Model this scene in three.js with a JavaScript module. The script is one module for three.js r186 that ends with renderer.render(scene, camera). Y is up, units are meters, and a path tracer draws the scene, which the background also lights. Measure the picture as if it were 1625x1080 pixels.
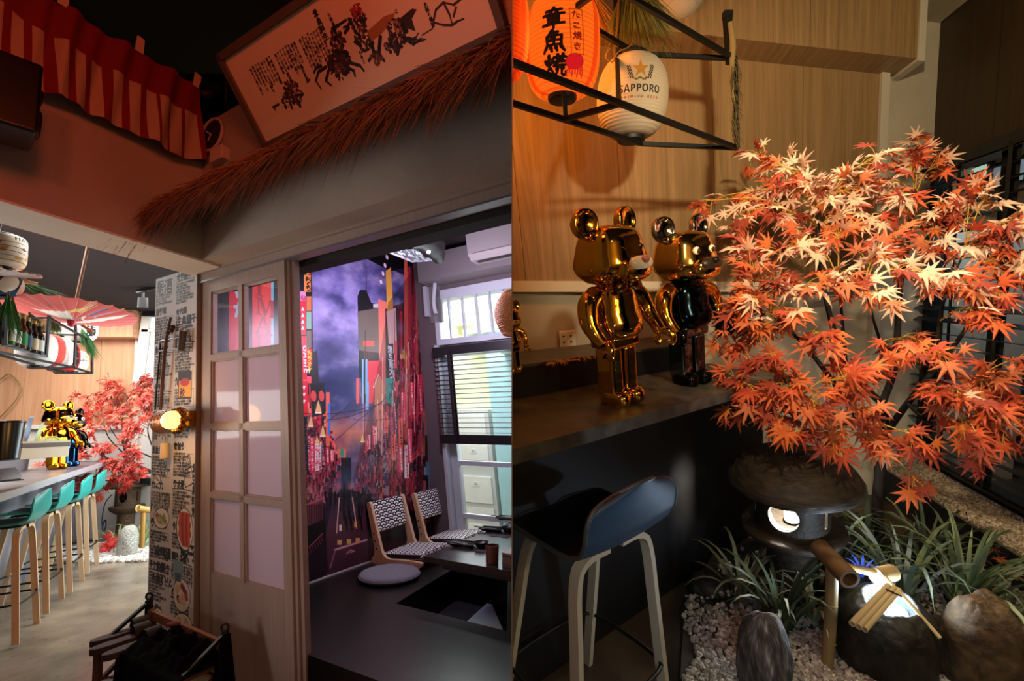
import * as THREE from 'three';
import { mergeGeometries, toCreasedNormals, mergeVertices } from 'three/addons/utils/BufferGeometryUtils.js';
import { RoundedBoxGeometry } from 'three/addons/geometries/RoundedBoxGeometry.js';
import { ConvexGeometry } from 'three/addons/geometries/ConvexGeometry.js';
import { MarchingCubes } from 'three/addons/objects/MarchingCubes.js';
import { Brush, Evaluator, SUBTRACTION } from 'three-bvh-csg';
import { ImprovedNoise } from 'three/addons/math/ImprovedNoise.js';
import { RectAreaLightUniformsLib } from 'three/addons/lights/RectAreaLightUniformsLib.js';

// ------------------------------------------------------------------ camera, background, exposure
const W = 1625, H = 1080, F = 760, CX = 812.5, CY = 540, HZ = 677;      // HZ: where the left room's horizon lies
const scene = new THREE.Scene();
scene.background = new THREE.Color(0x000000);
const PITCH = Math.atan((HZ - CY) / F);
const camera = new THREE.PerspectiveCamera(2 * Math.atan(H / 2 / F) * 180 / Math.PI, W / H, 0.05, 60);
const EYE = new THREE.Vector3(0, 1.4, 0);
camera.position.copy(EYE); camera.rotation.set(PITCH, 0, 0); camera.updateMatrixWorld(true);
const renderer = new THREE.WebGLRenderer({ antialias: true });
renderer.toneMapping = THREE.LinearToneMapping; renderer.toneMappingExposure = 1.0;
renderer.shadowMap.enabled = true;
RectAreaLightUniformsLib.init();

// ------------------------------------------------------------------ vectors, rays, the two rooms' axes
const V = (x, y, z) => new THREE.Vector3(x, y, z);
const add = (...v) => v.reduce((s, x) => s.add(x), V(0, 0, 0));
const mul = (v, k) => v.clone().multiplyScalar(k);
const sub = (a, b) => a.clone().sub(b);
const lerp = THREE.MathUtils.lerp, clamp = THREE.MathUtils.clamp;
const turn = (v) => v.clone().applyQuaternion(camera.quaternion);
const ray = (u, v) => turn(V((u - CX) / F, -(v - CY) / F, -1));
const at = (u, v, d) => add(EYE, mul(ray(u, v), d));                    // the point d metres deep that is seen there
const dirOf = (u, v) => ray(u, v).normalize();
class Plane { constructor(p, n) { this.p = p.clone(); this.n = n.clone().normalize(); }
  hit(u, v) { const r = ray(u, v); return add(EYE, mul(r, sub(this.p, EYE).dot(this.n) / r.dot(this.n))); }
  shift(k) { return new Plane(add(this.p, mul(this.n, k)), this.n); } }
const span = (p, a, b) => new Plane(p, a.clone().cross(b));
function room(eye, u1, u2, horizon, up) {
  const n = turn(V(0, F, horizon - CY)); n.z === 0 || 0;
  const nn = turn(V(0, F, (CY - horizon))).normalize();
  return { n: nn, e1: dirOf(u1, horizon), e2: dirOf(u2, horizon), up: up.normalize(), dir: (u) => dirOf(u, horizon), level: (h) => new Plane(add(EYE, mul(nn, h - eye)), nn) };
}
const L = room(1.4, -500, 1190, HZ, turn(V(352 - CX, 540 + 3470, -F)));
const R = room(1.5, 970, 4800, 460, turn(V(CX - 1230, 4500 - CY, F)));
function rig(S, forward, up = S.up) {            // orientation of a thing: y up along the room's verticals, z towards 'forward'
  const y = up.clone().normalize(), z = forward.clone().addScaledVector(y, -forward.dot(y)).normalize(), x = y.clone().cross(z);
  return new THREE.Quaternion().setFromRotationMatrix(new THREE.Matrix4().makeBasis(x, y, z));
}

// ------------------------------------------------------------------ random numbers and noise
const rng = (seed) => () => { seed = (seed + 0x6d2b79f5) | 0; let t = Math.imul(seed ^ (seed >>> 15), 1 | seed); t = (t + Math.imul(t ^ (t >>> 7), 61 | t)) ^ t; return ((t ^ (t >>> 14)) >>> 0) / 4294967296; };
const noise3 = new ImprovedNoise();
const fbm = (x, y, z, o = 4) => { let s = 0, a = 0.5, k = 1; for (let i = 0; i < o; i++) { s += a * noise3.noise(x * k, y * k, z * k); a *= 0.5; k *= 2.03; } return s; };

// ------------------------------------------------------------------ geometry helpers
function geo(pos, uv, idx) {
  const g = new THREE.BufferGeometry();
  g.setAttribute('position', new THREE.Float32BufferAttribute(pos, 3));
  g.setAttribute('uv', new THREE.Float32BufferAttribute(uv, 2));
  if (idx) g.setIndex(idx);
  g.computeVertexNormals();
  return g;
}
const clean = (g) => { let r = g.index ? g.toNonIndexed() : g; const o = new THREE.BufferGeometry(); for (const k of ['position', 'normal', 'uv']) { if (!r.attributes[k] && k === 'uv') o.setAttribute('uv', new THREE.Float32BufferAttribute(new Float32Array(r.attributes.position.count * 2), 2)); else o.setAttribute(k, r.attributes[k]); } return o; };
const join = (list) => { list = list.flat(9); return list.length === 1 ? list[0] : mergeGeometries(list.map(clean)); };
function slab(o, A, B, C) {                       // a solid with three edges A, B, C from corner o (they need not be square); uv in metres
  const c = (i, j, k) => add(o, mul(A, i), mul(B, j), mul(C, k)), pos = [], uv = [];
  const flip = A.clone().cross(B).dot(C) < 0;
  const face = (p, s, t) => {
    const ls = s.length(), lt = t.length(), q = [p, add(p, s), add(p, s, t), add(p, t)], w = [[0, 0], [ls, 0], [ls, lt], [0, lt]];
    for (const i of flip ? [0, 2, 1, 0, 3, 2] : [0, 1, 2, 0, 2, 3]) { pos.push(q[i].x, q[i].y, q[i].z); uv.push(w[i][0], w[i][1]); }
  };
  face(c(0, 0, 1), A, B); face(c(1, 0, 0), mul(A, -1), B); face(c(1, 0, 1), mul(C, -1), B); face(c(0, 0, 0), C, B); face(c(0, 1, 1), A, mul(C, -1)); face(c(0, 0, 0), A, C);
  return geo(pos, uv);
}
function prism(pts, off, uvOf) {                  // a flat outline given by points in space, given thickness along 'off'
  const n = sub(pts[1], pts[0]).cross(sub(pts[2], pts[0])); let m = V(0, 0, 0);
  for (let i = 0; i < pts.length; i++) m.add(pts[i].clone().cross(pts[(i + 1) % pts.length]));
  m.normalize(); const X = sub(pts[1], pts[0]).normalize(), Y = m.clone().cross(X);
  const p2 = pts.map((p) => new THREE.Vector2(sub(p, pts[0]).dot(X), sub(p, pts[0]).dot(Y)));
  const tri = THREE.ShapeUtils.triangulateShape(p2, []), pos = [], uv = [], out = m.dot(off) < 0;     // off points to the back
  const put = (p, w) => { pos.push(p.x, p.y, p.z); uv.push(...w); };
  const uvw = (i) => uvOf ? uvOf(i) : [p2[i].x, p2[i].y];
  for (const t of tri) { const f = out ? t : [t[0], t[2], t[1]]; for (const i of f) put(pts[i], uvw(i)); for (const i of [f[0], f[2], f[1]]) put(add(pts[i], off), uvw(i)); }
  for (let i = 0; i < pts.length; i++) {
    const j = (i + 1) % pts.length, a = pts[i], b = pts[j], c = add(b, off), d = add(a, off), l = a.distanceTo(b), h = off.length();
    const q = [[a, [0, 0]], [b, [l, 0]], [c, [l, h]], [d, [0, h]]];
    for (const k of out ? [0, 2, 1, 0, 3, 2] : [0, 1, 2, 0, 2, 3]) put(...q[k]);
  }
  return geo(pos, uv);
}
const box = (w, h, d, x = 0, y = 0, z = 0, r = Math.min(w, h, d) * 0.12) => { const g = r > 0 ? new RoundedBoxGeometry(w, h, d, 2, r) : new THREE.BoxGeometry(w, h, d); g.translate(x, y, z); return g; };
const cyl = (r0, r1, h, x = 0, y = 0, z = 0, n = 24) => { const g = new THREE.CylinderGeometry(r1, r0, h, n); g.translate(x, y, z); return g; };
const lathe = (pts, n = 40) => new THREE.LatheGeometry(pts.map((p) => new THREE.Vector2(p[0], p[1])), n);
const curve = (pts) => new THREE.CatmullRomCurve3(pts, false, 'centripetal');
const tube = (pts, r, n = 8, seg) => { const c = pts.length > 2 ? curve(pts) : new THREE.LineCurve3(pts[0], pts[1]); return caps(new THREE.TubeGeometry(c, seg ?? Math.max(1, (pts.length - 1) * 5), r, n, false), c, r, n); };
function caps(g, c, r, n) {
  const out = [g];
  for (const [t, s] of [[0, -1], [1, 1]]) { const d = new THREE.CircleGeometry(r, n); d.lookAt(mul(c.getTangentAt(t), s)); d.translate(...c.getPointAt(t).toArray()); out.push(d); }
  return join(out);
}
function taper(pts, radii, n = 7, steps = 4) {    // a tube whose radius changes along it
  const c = pts.length > 2 ? curve(pts) : new THREE.LineCurve3(pts[0], pts[1]), N = (pts.length - 1) * steps, fr = c.computeFrenetFrames(N, false), pos = [], uv = [], idx = [];
  for (let i = 0; i <= N; i++) {
    const t = i / N, k = t * (radii.length - 1), j = Math.min(radii.length - 2, Math.floor(k)), r = lerp(radii[j], radii[j + 1], k - j), p = c.getPointAt(t);
    for (let a = 0; a <= n; a++) { const w = a / n * Math.PI * 2, q = add(p, mul(fr.normals[i], Math.cos(w) * r), mul(fr.binormals[i], Math.sin(w) * r)); pos.push(q.x, q.y, q.z); uv.push(a / n, t); }
  }
  for (let i = 0; i < N; i++) for (let a = 0; a < n; a++) { const p = i * (n + 1) + a, q = p + n + 1; idx.push(p, p + 1, q, q, p + 1, q + 1); }
  return geo(pos, uv, idx);
}
function bar(p, q, w, h = w, up = V(0, 1, 0)) {   // a square bar from p to q
  const d = sub(q, p), t = d.clone().normalize(), x = t.clone().cross(Math.abs(t.dot(up)) > 0.95 ? V(1, 0, 0) : up).normalize(), y = x.clone().cross(t);
  return slab(add(p, mul(x, -w / 2), mul(y, -h / 2)), mul(x, w), mul(y, h), d);
}
const shapeOf = (pts) => new THREE.Shape(pts.map((p) => new THREE.Vector2(p[0], p[1])));
const extrude = (shape, depth, bevel = 0, o = {}) => new THREE.ExtrudeGeometry(shape, { depth, bevelEnabled: bevel > 0, bevelSize: bevel, bevelThickness: bevel, bevelSegments: 2, curveSegments: 16, ...o });
function grid(nu, nv, f, closeU = false) {        // a sheet of points f(u, v) -> Vector3
  const pos = [], uv = [], idx = [];
  for (let j = 0; j <= nv; j++) for (let i = 0; i <= nu; i++) { const p = f(i / nu, j / nv); pos.push(p.x, p.y, p.z); uv.push(i / nu, j / nv); }
  for (let j = 0; j < nv; j++) for (let i = 0; i < nu; i++) { const a = j * (nu + 1) + i, b = a + nu + 1; idx.push(a, a + 1, b, b, a + 1, b + 1); }
  return geo(pos, uv, idx);
}
const moved = (g, p, q, s = 1) => { const h = g.clone(); h.applyMatrix4(new THREE.Matrix4().compose(p, q ?? new THREE.Quaternion(), V(s, s, s))); return h; };
const eul = (x, y, z) => new THREE.Quaternion().setFromEuler(new THREE.Euler(x, y, z));


function cut(g, p, n) {                           // what of a solid lies on the side of the plane at p that n points away from
  const s = clean(g), P = s.attributes.position.array, Q = s.attributes.normal.array, U = s.attributes.uv.array, pos = [], nor = [], uv = [];
  for (let t = 0; t < P.length / 9; t++) {
    let poly = [0, 1, 2].map((k) => { const i = t * 3 + k; return [P[i * 3], P[i * 3 + 1], P[i * 3 + 2], Q[i * 3], Q[i * 3 + 1], Q[i * 3 + 2], U[i * 2], U[i * 2 + 1]]; });
    const out = [], d = poly.map((v) => (v[0] - p.x) * n.x + (v[1] - p.y) * n.y + (v[2] - p.z) * n.z);
    for (let i = 0; i < 3; i++) { const j = (i + 1) % 3; if (d[i] <= 0) out.push(poly[i]); if ((d[i] <= 0) !== (d[j] <= 0)) { const k = d[i] / (d[i] - d[j]); out.push(poly[i].map((x, a) => lerp(x, poly[j][a], k))); } }
    for (let i = 1; i + 1 < out.length; i++) for (const v of [out[0], out[i], out[i + 1]]) { pos.push(v[0], v[1], v[2]); nor.push(v[3], v[4], v[5]); uv.push(v[6], v[7]); }
  }
  const o = new THREE.BufferGeometry(); o.setAttribute('position', new THREE.Float32BufferAttribute(pos, 3)); o.setAttribute('normal', new THREE.Float32BufferAttribute(nor, 3)); o.setAttribute('uv', new THREE.Float32BufferAttribute(uv, 2)); return o;
}
const cutL = (g) => cut(Array.isArray(g) ? join(g) : g, V(-0.003, 0, 0), V(1, 0, 0)), cutR = (g) => cut(Array.isArray(g) ? join(g) : g, V(0.003, 0, 0), V(-1, 0, 0));

// ------------------------------------------------------------------ materials and textures
const mat = (color, roughness = 0.7, o = {}) => new THREE.MeshStandardMaterial({ color, roughness, side: THREE.DoubleSide, ...o });
const phys = (color, roughness = 0.7, o = {}) => new THREE.MeshPhysicalMaterial({ color, roughness, side: THREE.DoubleSide, ...o });
function canvas(w, h, draw, o = {}) {
  const c = document.createElement('canvas'); c.width = w; c.height = h;
  const g = c.getContext('2d'); draw(g, w, h);
  const t = new THREE.CanvasTexture(c); t.colorSpace = o.data ? THREE.NoColorSpace : THREE.SRGBColorSpace;
  t.wrapS = t.wrapT = o.clamp ? THREE.ClampToEdgeWrapping : THREE.RepeatWrapping;
  if (o.size) t.repeat.set(1 / o.size[0], 1 / o.size[1]);               // real size of one repeat, for uv in metres
  return t;
}
function pixelMap(w, h, fn, o = {}) {             // fn(x, y) -> [r, g, b] 0..255 in sRGB
  const d = new Uint8Array(w * h * 4);
  for (let y = 0; y < h; y++) for (let x = 0; x < w; x++) { const c = fn(x / w, y / h), i = (y * w + x) * 4; d[i] = c[0]; d[i + 1] = c[1] ?? c[0]; d[i + 2] = c[2] ?? c[0]; d[i + 3] = 255; }
  const t = new THREE.DataTexture(d, w, h, THREE.RGBAFormat); t.colorSpace = o.data ? THREE.NoColorSpace : THREE.SRGBColorSpace;
  t.wrapS = t.wrapT = THREE.RepeatWrapping; t.magFilter = THREE.LinearFilter; t.minFilter = THREE.LinearFilter; t.needsUpdate = true;
  if (o.size) t.repeat.set(1 / o.size[0], 1 / o.size[1]);
  return t;
}
const per = (fn, w, h) => (x, y) => {              // make a noise repeat without a seam
  const a = fn(x, y), b = fn(x - w, y), c = fn(x, y - h), d = fn(x - w, y - h), s = x / w, t = y / h;
  return (a * (1 - s) + b * s) * (1 - t) + (c * (1 - s) + d * s) * t;
};
const tint = (c, k) => [clamp(c[0] * k, 0, 255), clamp(c[1] * k, 0, 255), clamp(c[2] * k, 0, 255)];

// ------------------------------------------------------------------ things, parts and the setting
const taken = {};
function numbered(n) { const k = taken[n] = (taken[n] ?? -1) + 1; return k ? n + '_' + String(k).padStart(3, '0') : n; }
function tag(o, label, category, group, kind) { if (label) o.userData.label = label; if (category) o.userData.category = category; if (group) o.userData.group = group; if (kind) o.userData.kind = kind; return o; }
const shade = (m) => { m.castShadow = m.receiveShadow = true; return m; };
function thing(name, label, category, p = V(0, 0, 0), q, group) {
  const o = new THREE.Group(); o.name = numbered(name); scene.add(o); o.position.copy(p); if (q) o.quaternion.copy(q); return tag(o, label, category, group);
}
function mesh(name, g, m, parent = scene, label) {  // geometry in its parent's axes
  const o = shade(new THREE.Mesh(Array.isArray(g) ? join(g) : g, m)); o.name = parent === scene ? numbered(name) : name; parent.add(o); if (label) o.userData.label = label; return o;
}
function part(name, g, m, parent, label) {        // geometry in world axes, hung on a parent that stands unturned
  g = (Array.isArray(g) ? join(g) : g); const o = parent; let p = V(0, 0, 0); for (let q = o; q && q !== scene; q = q.parent) p.add(q.position);
  if (p.lengthSq()) { g = g.clone(); g.translate(-p.x, -p.y, -p.z); } return mesh(name, g, m, parent, label);
}
function struct(name, g, m) { const o = mesh(name, g, m); o.userData.kind = 'structure'; return o; }
function copyOf(o, p, q, label, group) { const c = o.clone(); c.name = numbered(o.name.replace(/_\d{3}$/, '')); scene.add(c); if (p) c.position.copy(p); if (q) c.quaternion.copy(q); c.userData = { ...o.userData }; tag(c, label, null, group); return c; }
// ------------------------------------------------------------------ lights (the lamps that show in the picture carry their own further down)
const camPt = (x, y, d) => add(EYE, turn(V(x, y, -d)));
function point(p, color, k, size = 4) { const l = new THREE.PointLight(color, k, 0, 2); l.position.copy(p); l.castShadow = true; l.shadow.radius = size; scene.add(l); return l; }
function area(p, to, w, h, color, k) { const l = new THREE.RectAreaLight(color, k, w, h); l.position.copy(p); l.lookAt(to); scene.add(l); return l; }
function spot(p, to, color, k, angle, penumbra, size = 3) { const l = new THREE.SpotLight(color, k, 0, angle, penumbra, 2); l.position.copy(p); l.target.position.copy(to); l.castShadow = true; l.shadow.radius = size; scene.add(l); scene.add(l.target); return l; }
const rgb = (r, g, b) => new THREE.Color().setRGB(r, g, b);
// left room: red lamp high in the front room, daylight over the bar and through the windows, an added unseen light from the left
point(V(-0.6, 3.3, -0.35), rgb(1, 0.13, 0.045), 3.2, 10);
spot(V(-0.9, 3.0, 0.3), V(-2.5, 2.6, -2.4), rgb(1, 0.16, 0.06), 3.2, 0.6, 1, 8);
area(V(-4.9, 2.9, -4.6), V(-4.9, 0, -4.6), 2.6, 2.4, rgb(1, 0.96, 0.92), 11);
area(V(-2.75, 1.5, -5.2), V(-6, 1.0, -4.6), 1.6, 1.6, rgb(0.82, 0.92, 1), 8);
area(V(-6.3, 1.1, -2.6), V(-2.2, 2.2, -2.3), 1.4, 1.2, rgb(1, 0.97, 0.94), 14);  // added unseen source, brightens the soffit from below
area(V(-0.62, 3.28, -5.6), V(-0.5, 0, -5.65), 1.1, 0.6, rgb(0.92, 1, 0.96), 75);
point(V(-0.62, 2.45, -3.75), rgb(0.88, 0.74, 1), 5, 10);
area(V(-0.32, 1.75, -5.05), V(-0.9, 1.0, -3.6), 0.7, 1.5, rgb(0.84, 0.92, 1), 3.2);
spot(V(-2.75, 0.9, -0.35), V(-1.15, 1.3, -2.4), rgb(1, 0.83, 0.8), 7, 0.55, 1, 12);  // added unseen spot on the door, cone kept below the poster
// right room: a warm ceiling spotlight over the viewer, another over the maple, a warm panel and lights added behind the viewer for the bears to mirror, a faint fill
spot(camPt(0.55, 0.85, 0.6), at(1320, 380, 2.75), rgb(1, 0.8, 0.48), 12.5, 0.8, 0.55, 1.5);
spot(at(1500, -220, 1.6), at(1560, 950, 1.95), rgb(1, 0.86, 0.64), 7, 0.34, 0.6, 1.5);
point(V(1.7, 1.9, 1.0), rgb(1, 0.74, 0.4), 3, 8);  // added to brighten the unseen walls that the bears reflect
spot(at(1360, -330, 1.75), at(1385, 560, 2.35), rgb(1, 0.78, 0.5), 12, 0.5, 0.6, 2);
area(camPt(1.7, 0.45, -0.5), at(1000, 480, 1.9), 0.9, 0.5, rgb(1, 0.7, 0.3), 3.2);
area(camPt(1.3, 0.4, -0.6), camPt(1.4, 0.5, -2), 0.8, 0.8, rgb(1, 0.7, 0.36), 4);  // added, lights the wall behind the viewer for reflections
spot(camPt(0.3, -0.2, 0.2), at(1330, 900, 2), rgb(0.8, 0.9, 1), 1.6, 0.75, 0.8, 10);
// ------------------------------------------------------------------ surface textures (colour and grain only)
const N = (x, y, s = 0) => noise3.noise(x, y, s);
function woodMap(w, h, c0, c1, size, seed, across = 26) {  // grain runs along v
  const f = per((x, y) => { const warp = N(x * 6, y * 1.5, seed) * 0.06; const a = N((x + warp) * across, y * 2.2, seed + 3), b = N((x + warp) * across * 4.3, y * 5, seed + 7), c = N(x * across * 15, y * 30, seed + 1); return 0.5 + 0.42 * a + 0.3 * b + 0.16 * c; }, 1, 1);
  return pixelMap(w, h, (x, y) => { const k = clamp(f(x, y), 0, 1); return [lerp(c0[0], c1[0], k), lerp(c0[1], c1[1], k), lerp(c0[2], c1[2], k)]; }, { size });
}
function speckMap(w, h, c, amount, fine, size, seed, coarse = 5) {
  const r = rng(seed * 77 + 5), f = per((x, y) => fbm(x * coarse, y * coarse, seed, 5), 1, 1);
  return pixelMap(w, h, (x, y) => tint(c, 1 + amount * f(x, y) * 2 + fine * (r() - 0.5)), { size });
}
const T = {
  wallWood: woodMap(512, 1024, [110, 88, 58], [190, 156, 112], [0.9, 2.4], 2, 22),
  barWood: woodMap(512, 512, [176, 124, 88], [222, 172, 134], [0.9, 1.8], 5, 18),
  paleWood: woodMap(256, 256, [196, 156, 116], [232, 200, 162], [0.12, 0.5], 9, 8),
  doorWood: woodMap(256, 512, [138, 120, 110], [174, 156, 146], [0.3, 1.2], 12, 14),
  concrete: (() => { const f = per((x, y) => fbm(x * 7, y * 7, 4.4, 6), 1, 1), s = per((x, y) => N(x * 60, y * 9, 1.7), 1, 1), r = rng(91); return pixelMap(1024, 1024, (x, y) => { let k = 0.92 + 0.8 * f(x, y) + 0.05 * s(x, y) + 0.1 * (r() - 0.5); if (N(x * 90, y * 90, 8) > 0.62) k *= 0.72; return tint([142, 128, 110], k); }, { size: [2.4, 2.4] }); })(),
  plaster: speckMap(256, 256, [224, 218, 210], 0.06, 0.03, [1.4, 1.4], 3),
  redPlaster: speckMap(256, 256, [172, 156, 144], 0.12, 0.03, [1.8, 1.8], 6, 3),
  darkWood: woodMap(256, 512, [34, 28, 28], [66, 56, 56], [0.6, 1.6], 15, 16),
  blackTop: speckMap(256, 256, [70, 66, 60], 0.5, 0.25, [0.5, 0.5], 8, 6),
  greyTop: speckMap(256, 256, [92, 84, 88], 0.35, 0.08, [0.8, 0.8], 18, 5),
  stone: speckMap(256, 256, [112, 100, 86], 0.55, 0.3, [0.25, 0.25], 21, 7),
  rough: (() => { const f = per((x, y) => fbm(x * 12, y * 12, 2.2, 5), 1, 1); return pixelMap(256, 256, (x, y) => { const k = 128 + 200 * f(x, y); return [k, k, k]; }, { data: true, size: [0.3, 0.3] }); })(),
};
const M = {
  plaster: mat(0xffffff, 0.9, { map: T.plaster }), whitePaint: mat(0xd9d5cc, 0.6), redWall: mat(0xffffff, 0.85, { map: T.redPlaster }),
  concrete: mat(0xffffff, 0.26, { map: T.concrete }), black: mat(0x0b0b0c, 0.55), blackGloss: mat(0x08080a, 0.22), ceilingBlack: mat(0x0c0b0c, 0.95),
  wallWood: mat(0xffffff, 0.5, { map: T.wallWood }), barWood: mat(0xffffff, 0.5, { map: T.barWood }), paleWood: mat(0xffffff, 0.5, { map: T.paleWood }),
  doorWood: mat(0xffffff, 0.5, { map: T.doorWood }), darkWood: mat(0xffffff, 0.42, { map: T.darkWood }), blackTop: mat(0xffffff, 0.42, { map: T.blackTop }), greyTop: mat(0xffffff, 0.4, { map: T.greyTop }),
  iron: mat(0x101010, 0.5, { metalness: 0.3 }), chrome: mat(0xd8d8dc, 0.12, { metalness: 1 }), gold: mat(0xd79a28, 0.07, { metalness: 1 }), steel: mat(0x9a9a9e, 0.3, { metalness: 1 }),
  glass: phys(0xffffff, 0.02, { transmission: 1, thickness: 0, ior: 1.45 }),
};
// ------------------------------------------------------------------ drawn lettering (brush strokes; no font here has these characters)
const GLYPH = {};
const G_ = (ch, s) => { GLYPH[ch] = s.split(';').map((l) => l.trim().split(' ').map((p) => p.split(',').map(Number))); };
G_('章', '50,1 50,11;18,14 84,11;36,18 41,29;66,17 59,29;6,34 95,31;28,42 29,70;28,42 73,41 72,70;29,55 72,54;29,69 72,68;5,82 96,79;50,69 51,100');
G_('魚', '42,0 24,22;38,11 66,10 52,24;20,26 21,68;20,26 82,25 80,67;21,46 80,45;50,26 50,66;20,67 82,66;16,76 6,96;36,77 41,95;58,77 64,94;80,75 95,95');
G_('焼', '10,25 16,46;44,20 35,44;27,3 27,50 4,97;27,56 43,82;50,15 98,14;64,3 63,32;86,2 85,31;74,14 74,32;46,36 99,34;48,52 99,50;66,52 62,76 44,97;81,51 81,86 87,93 99,90 99,78');
G_('た', '8,28 56,22;36,4 12,92;56,46 90,42;54,68 60,86 94,86'); G_('こ', '20,24 76,21 64,36;16,66 25,84 84,83'); G_('き', '14,26 82,17;14,46 84,37;42,4 72,64;25,66 32,90 76,91');
G_('ケ', '34,4 12,46;28,24 92,24;62,24 54,68 26,98'); G_('ゲ', '34,4 12,46;28,24 86,24;62,24 54,68 26,98;80,2 87,14;93,0 99,11'); G_('ラ', '20,10 80,10;12,34 86,34 76,66 30,98'); G_('カ', '10,30 86,30 80,90 64,84;48,4 42,54 12,96'); G_('オ', '8,30 94,30;62,4 62,94 48,88;60,34 12,82');
G_('う', '36,6 64,16;20,38 60,30 78,48 70,74 36,98'); G_('つ', '8,38 56,24 90,46 78,74 40,86'); G_('ど', '24,6 40,46;78,24 28,56 24,82 84,90;84,2 92,14'); G_('ん', '46,4 12,94 40,56 54,88 92,60'); G_('居', '20,8 84,8 84,28 20,28;20,8 18,60 4,96;52,32 52,62;26,46 96,46;34,64 84,64 84,96 34,96 34,64');
G_('酒', '10,10 22,20;4,36 16,46;6,94 24,60;36,12 98,12;44,30 44,94 92,94 92,30 44,30;58,12 58,44 46,58;76,12 76,52 90,52;44,72 92,72'); G_('餃', '28,2 4,34;28,8 50,28;16,40 16,96 46,84;16,40 42,40 42,64 18,64;18,52 42,52;76,4 76,18;54,22 99,22;66,32 54,50;84,32 98,48;90,50 52,97;60,52 98,96'); G_('子', '20,10 78,10 52,36;50,36 52,92 38,84;6,50 96,50');
G_('生', '30,6 14,40;22,26 86,26;54,2 54,92;20,58 84,58;4,93 98,93'); G_('冷', '8,18 22,32;4,90 24,58;62,2 34,42;62,6 98,40;52,42 78,42;42,60 90,60 66,84;58,78 82,98'); G_('麺', '8,16 50,16;28,4 28,56;6,38 52,38;28,40 8,66;30,46 50,60;14,66 2,92 98,94;58,10 98,10;78,10 72,26;60,26 60,80 96,80 96,26 60,26;72,26 72,80;84,26 84,80'); G_('料', '22,4 22,96;6,18 14,34;40,16 30,34;2,46 44,46;22,48 4,78;24,52 42,72;60,16 70,28;56,40 68,52;52,70 98,60;84,4 84,98');
const POOL = Object.keys(GLYPH);
function glyph(g, ch, x, y, w, h, lw, col) {       // brush-like strokes: each line swells a little at its start
  g.strokeStyle = col; g.lineCap = 'round'; g.lineJoin = 'round';
  for (const s of GLYPH[ch]) { for (const [k, f] of [[1, 1], [0.55, 1.35]]) { g.lineWidth = lw * f; g.beginPath(); s.forEach(([a, b], i) => { const X = x + a / 100 * w, Y = y + b / 100 * h; i ? g.lineTo(k === 1 ? X : lerp(x + s[0][0] / 100 * w, X, i === 1 ? 0.35 : 0.35), k === 1 ? Y : lerp(y + s[0][1] / 100 * h, Y, 0.35)) : g.moveTo(X, Y); }); g.stroke(); } }
}
const column = (g, text, x, y, s, lw, col, gap = 1.08) => [...text].forEach((c, i) => glyph(g, c, x, y + i * s * gap, s, s, lw, col));
const randText = (r, n) => Array.from({ length: n }, () => POOL[Math.floor(r() * POOL.length)]).join('');
function rowsOf(g, r, x, y, w, h, s, lw, col, vertical) {
  if (vertical) for (let a = x; a + s <= x + w; a += s * 1.18) { const n = (h * (0.65 + 0.35 * r())) / (s * 1.08); column(g, randText(r, Math.floor(n)), a, y, s, lw, col); }
  else for (let b = y; b + s <= y + h; b += s * 1.22) { const n = Math.floor(w * (0.6 + 0.4 * r()) / (s * 1.05)); [...randText(r, n)].forEach((c, i) => glyph(g, c, x + i * s * 1.05, b, s, s, lw, col)); }
}
// ================================================================== LEFT ROOM: shell
const UP = L.up, E1 = L.e1, E2 = L.e2, EY = V(0, 1, 0);                  // E1: away to the left along the sliding-door wall; E2: away to the right along the mural
const floorL = L.level(0), pillarBase = floorL.hit(307, 1065);
const A1 = span(pillarBase, E1, UP);                                    // plane of the sliding door and the pillar's printed face
const A0 = new Plane(add(pillarBase, mul(E2, -0.12)), A1.n);            // face of the bulkhead with the poster
const cornerC = A0.hit(320, 412), HB = cornerC.y;                       // where the two bulkheads meet, and their lower edge
const HTOP = 4.35, HWALL = 3.36, HP = 0.27, HCB = 2.95, HC = 3.3;                     // upper black ceiling; tatami platform; ceiling over the bar; ceiling over the tatami
const upTo = (p, h) => add(p, mul(UP, (h - p.y) / UP.y));               // follow the room's verticals to a height
const rise = (h) => mul(UP, h / UP.y);
const meet = (p, d, q, e) => { const det = d.x * -e.z + e.x * d.z, t = ((q.x - p.x) * -e.z + e.x * (q.z - p.z)) / det; return add(p, mul(d, t)); };
const structL = (n, g, m) => struct(n, cutL(g), m);
struct('floor', slab(V(-9, -0.12, 1.6), V(9 - 0.003, 0, 0), V(0, 0, -8.4), V(0, 0.12, 0)), M.concrete);
// thin partition added to divide the two rooms and stop light leaking across
{
  const s = shapeOf([[-7.75, -1.5], [1.6, -1.5], [1.6, 5.5], [-7.75, 5.5]]); s.holes.push(new THREE.Path([[-1.25, 0.72], [0.14, 1.22], [0.14, 1.56], [-1.25, 2.8]].map((p) => new THREE.Vector2(...p))));   // x of the shape is the room's z; the opening is where the viewer stands
  struct('wall_partition_added', new THREE.ExtrudeGeometry(s, { depth: 0.003, bevelEnabled: false }).rotateY(-Math.PI / 2).translate(0.0015, 0, 0), mat(0x8a8074, 0.9));
}
struct('wall_front', slab(V(-6.5, -0.1, 1.6), V(6.497, 0, 0), V(0, 0, 0.1), V(0, 4.6, 0)), mat(0x5a4a42, 0.8));
// bulkhead over the sliding door (poster wall)
structL('wall_poster', slab(cornerC, mul(E1, -3.2), mul(E2, 0.12), rise(HWALL - HB)), M.redWall);
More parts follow.
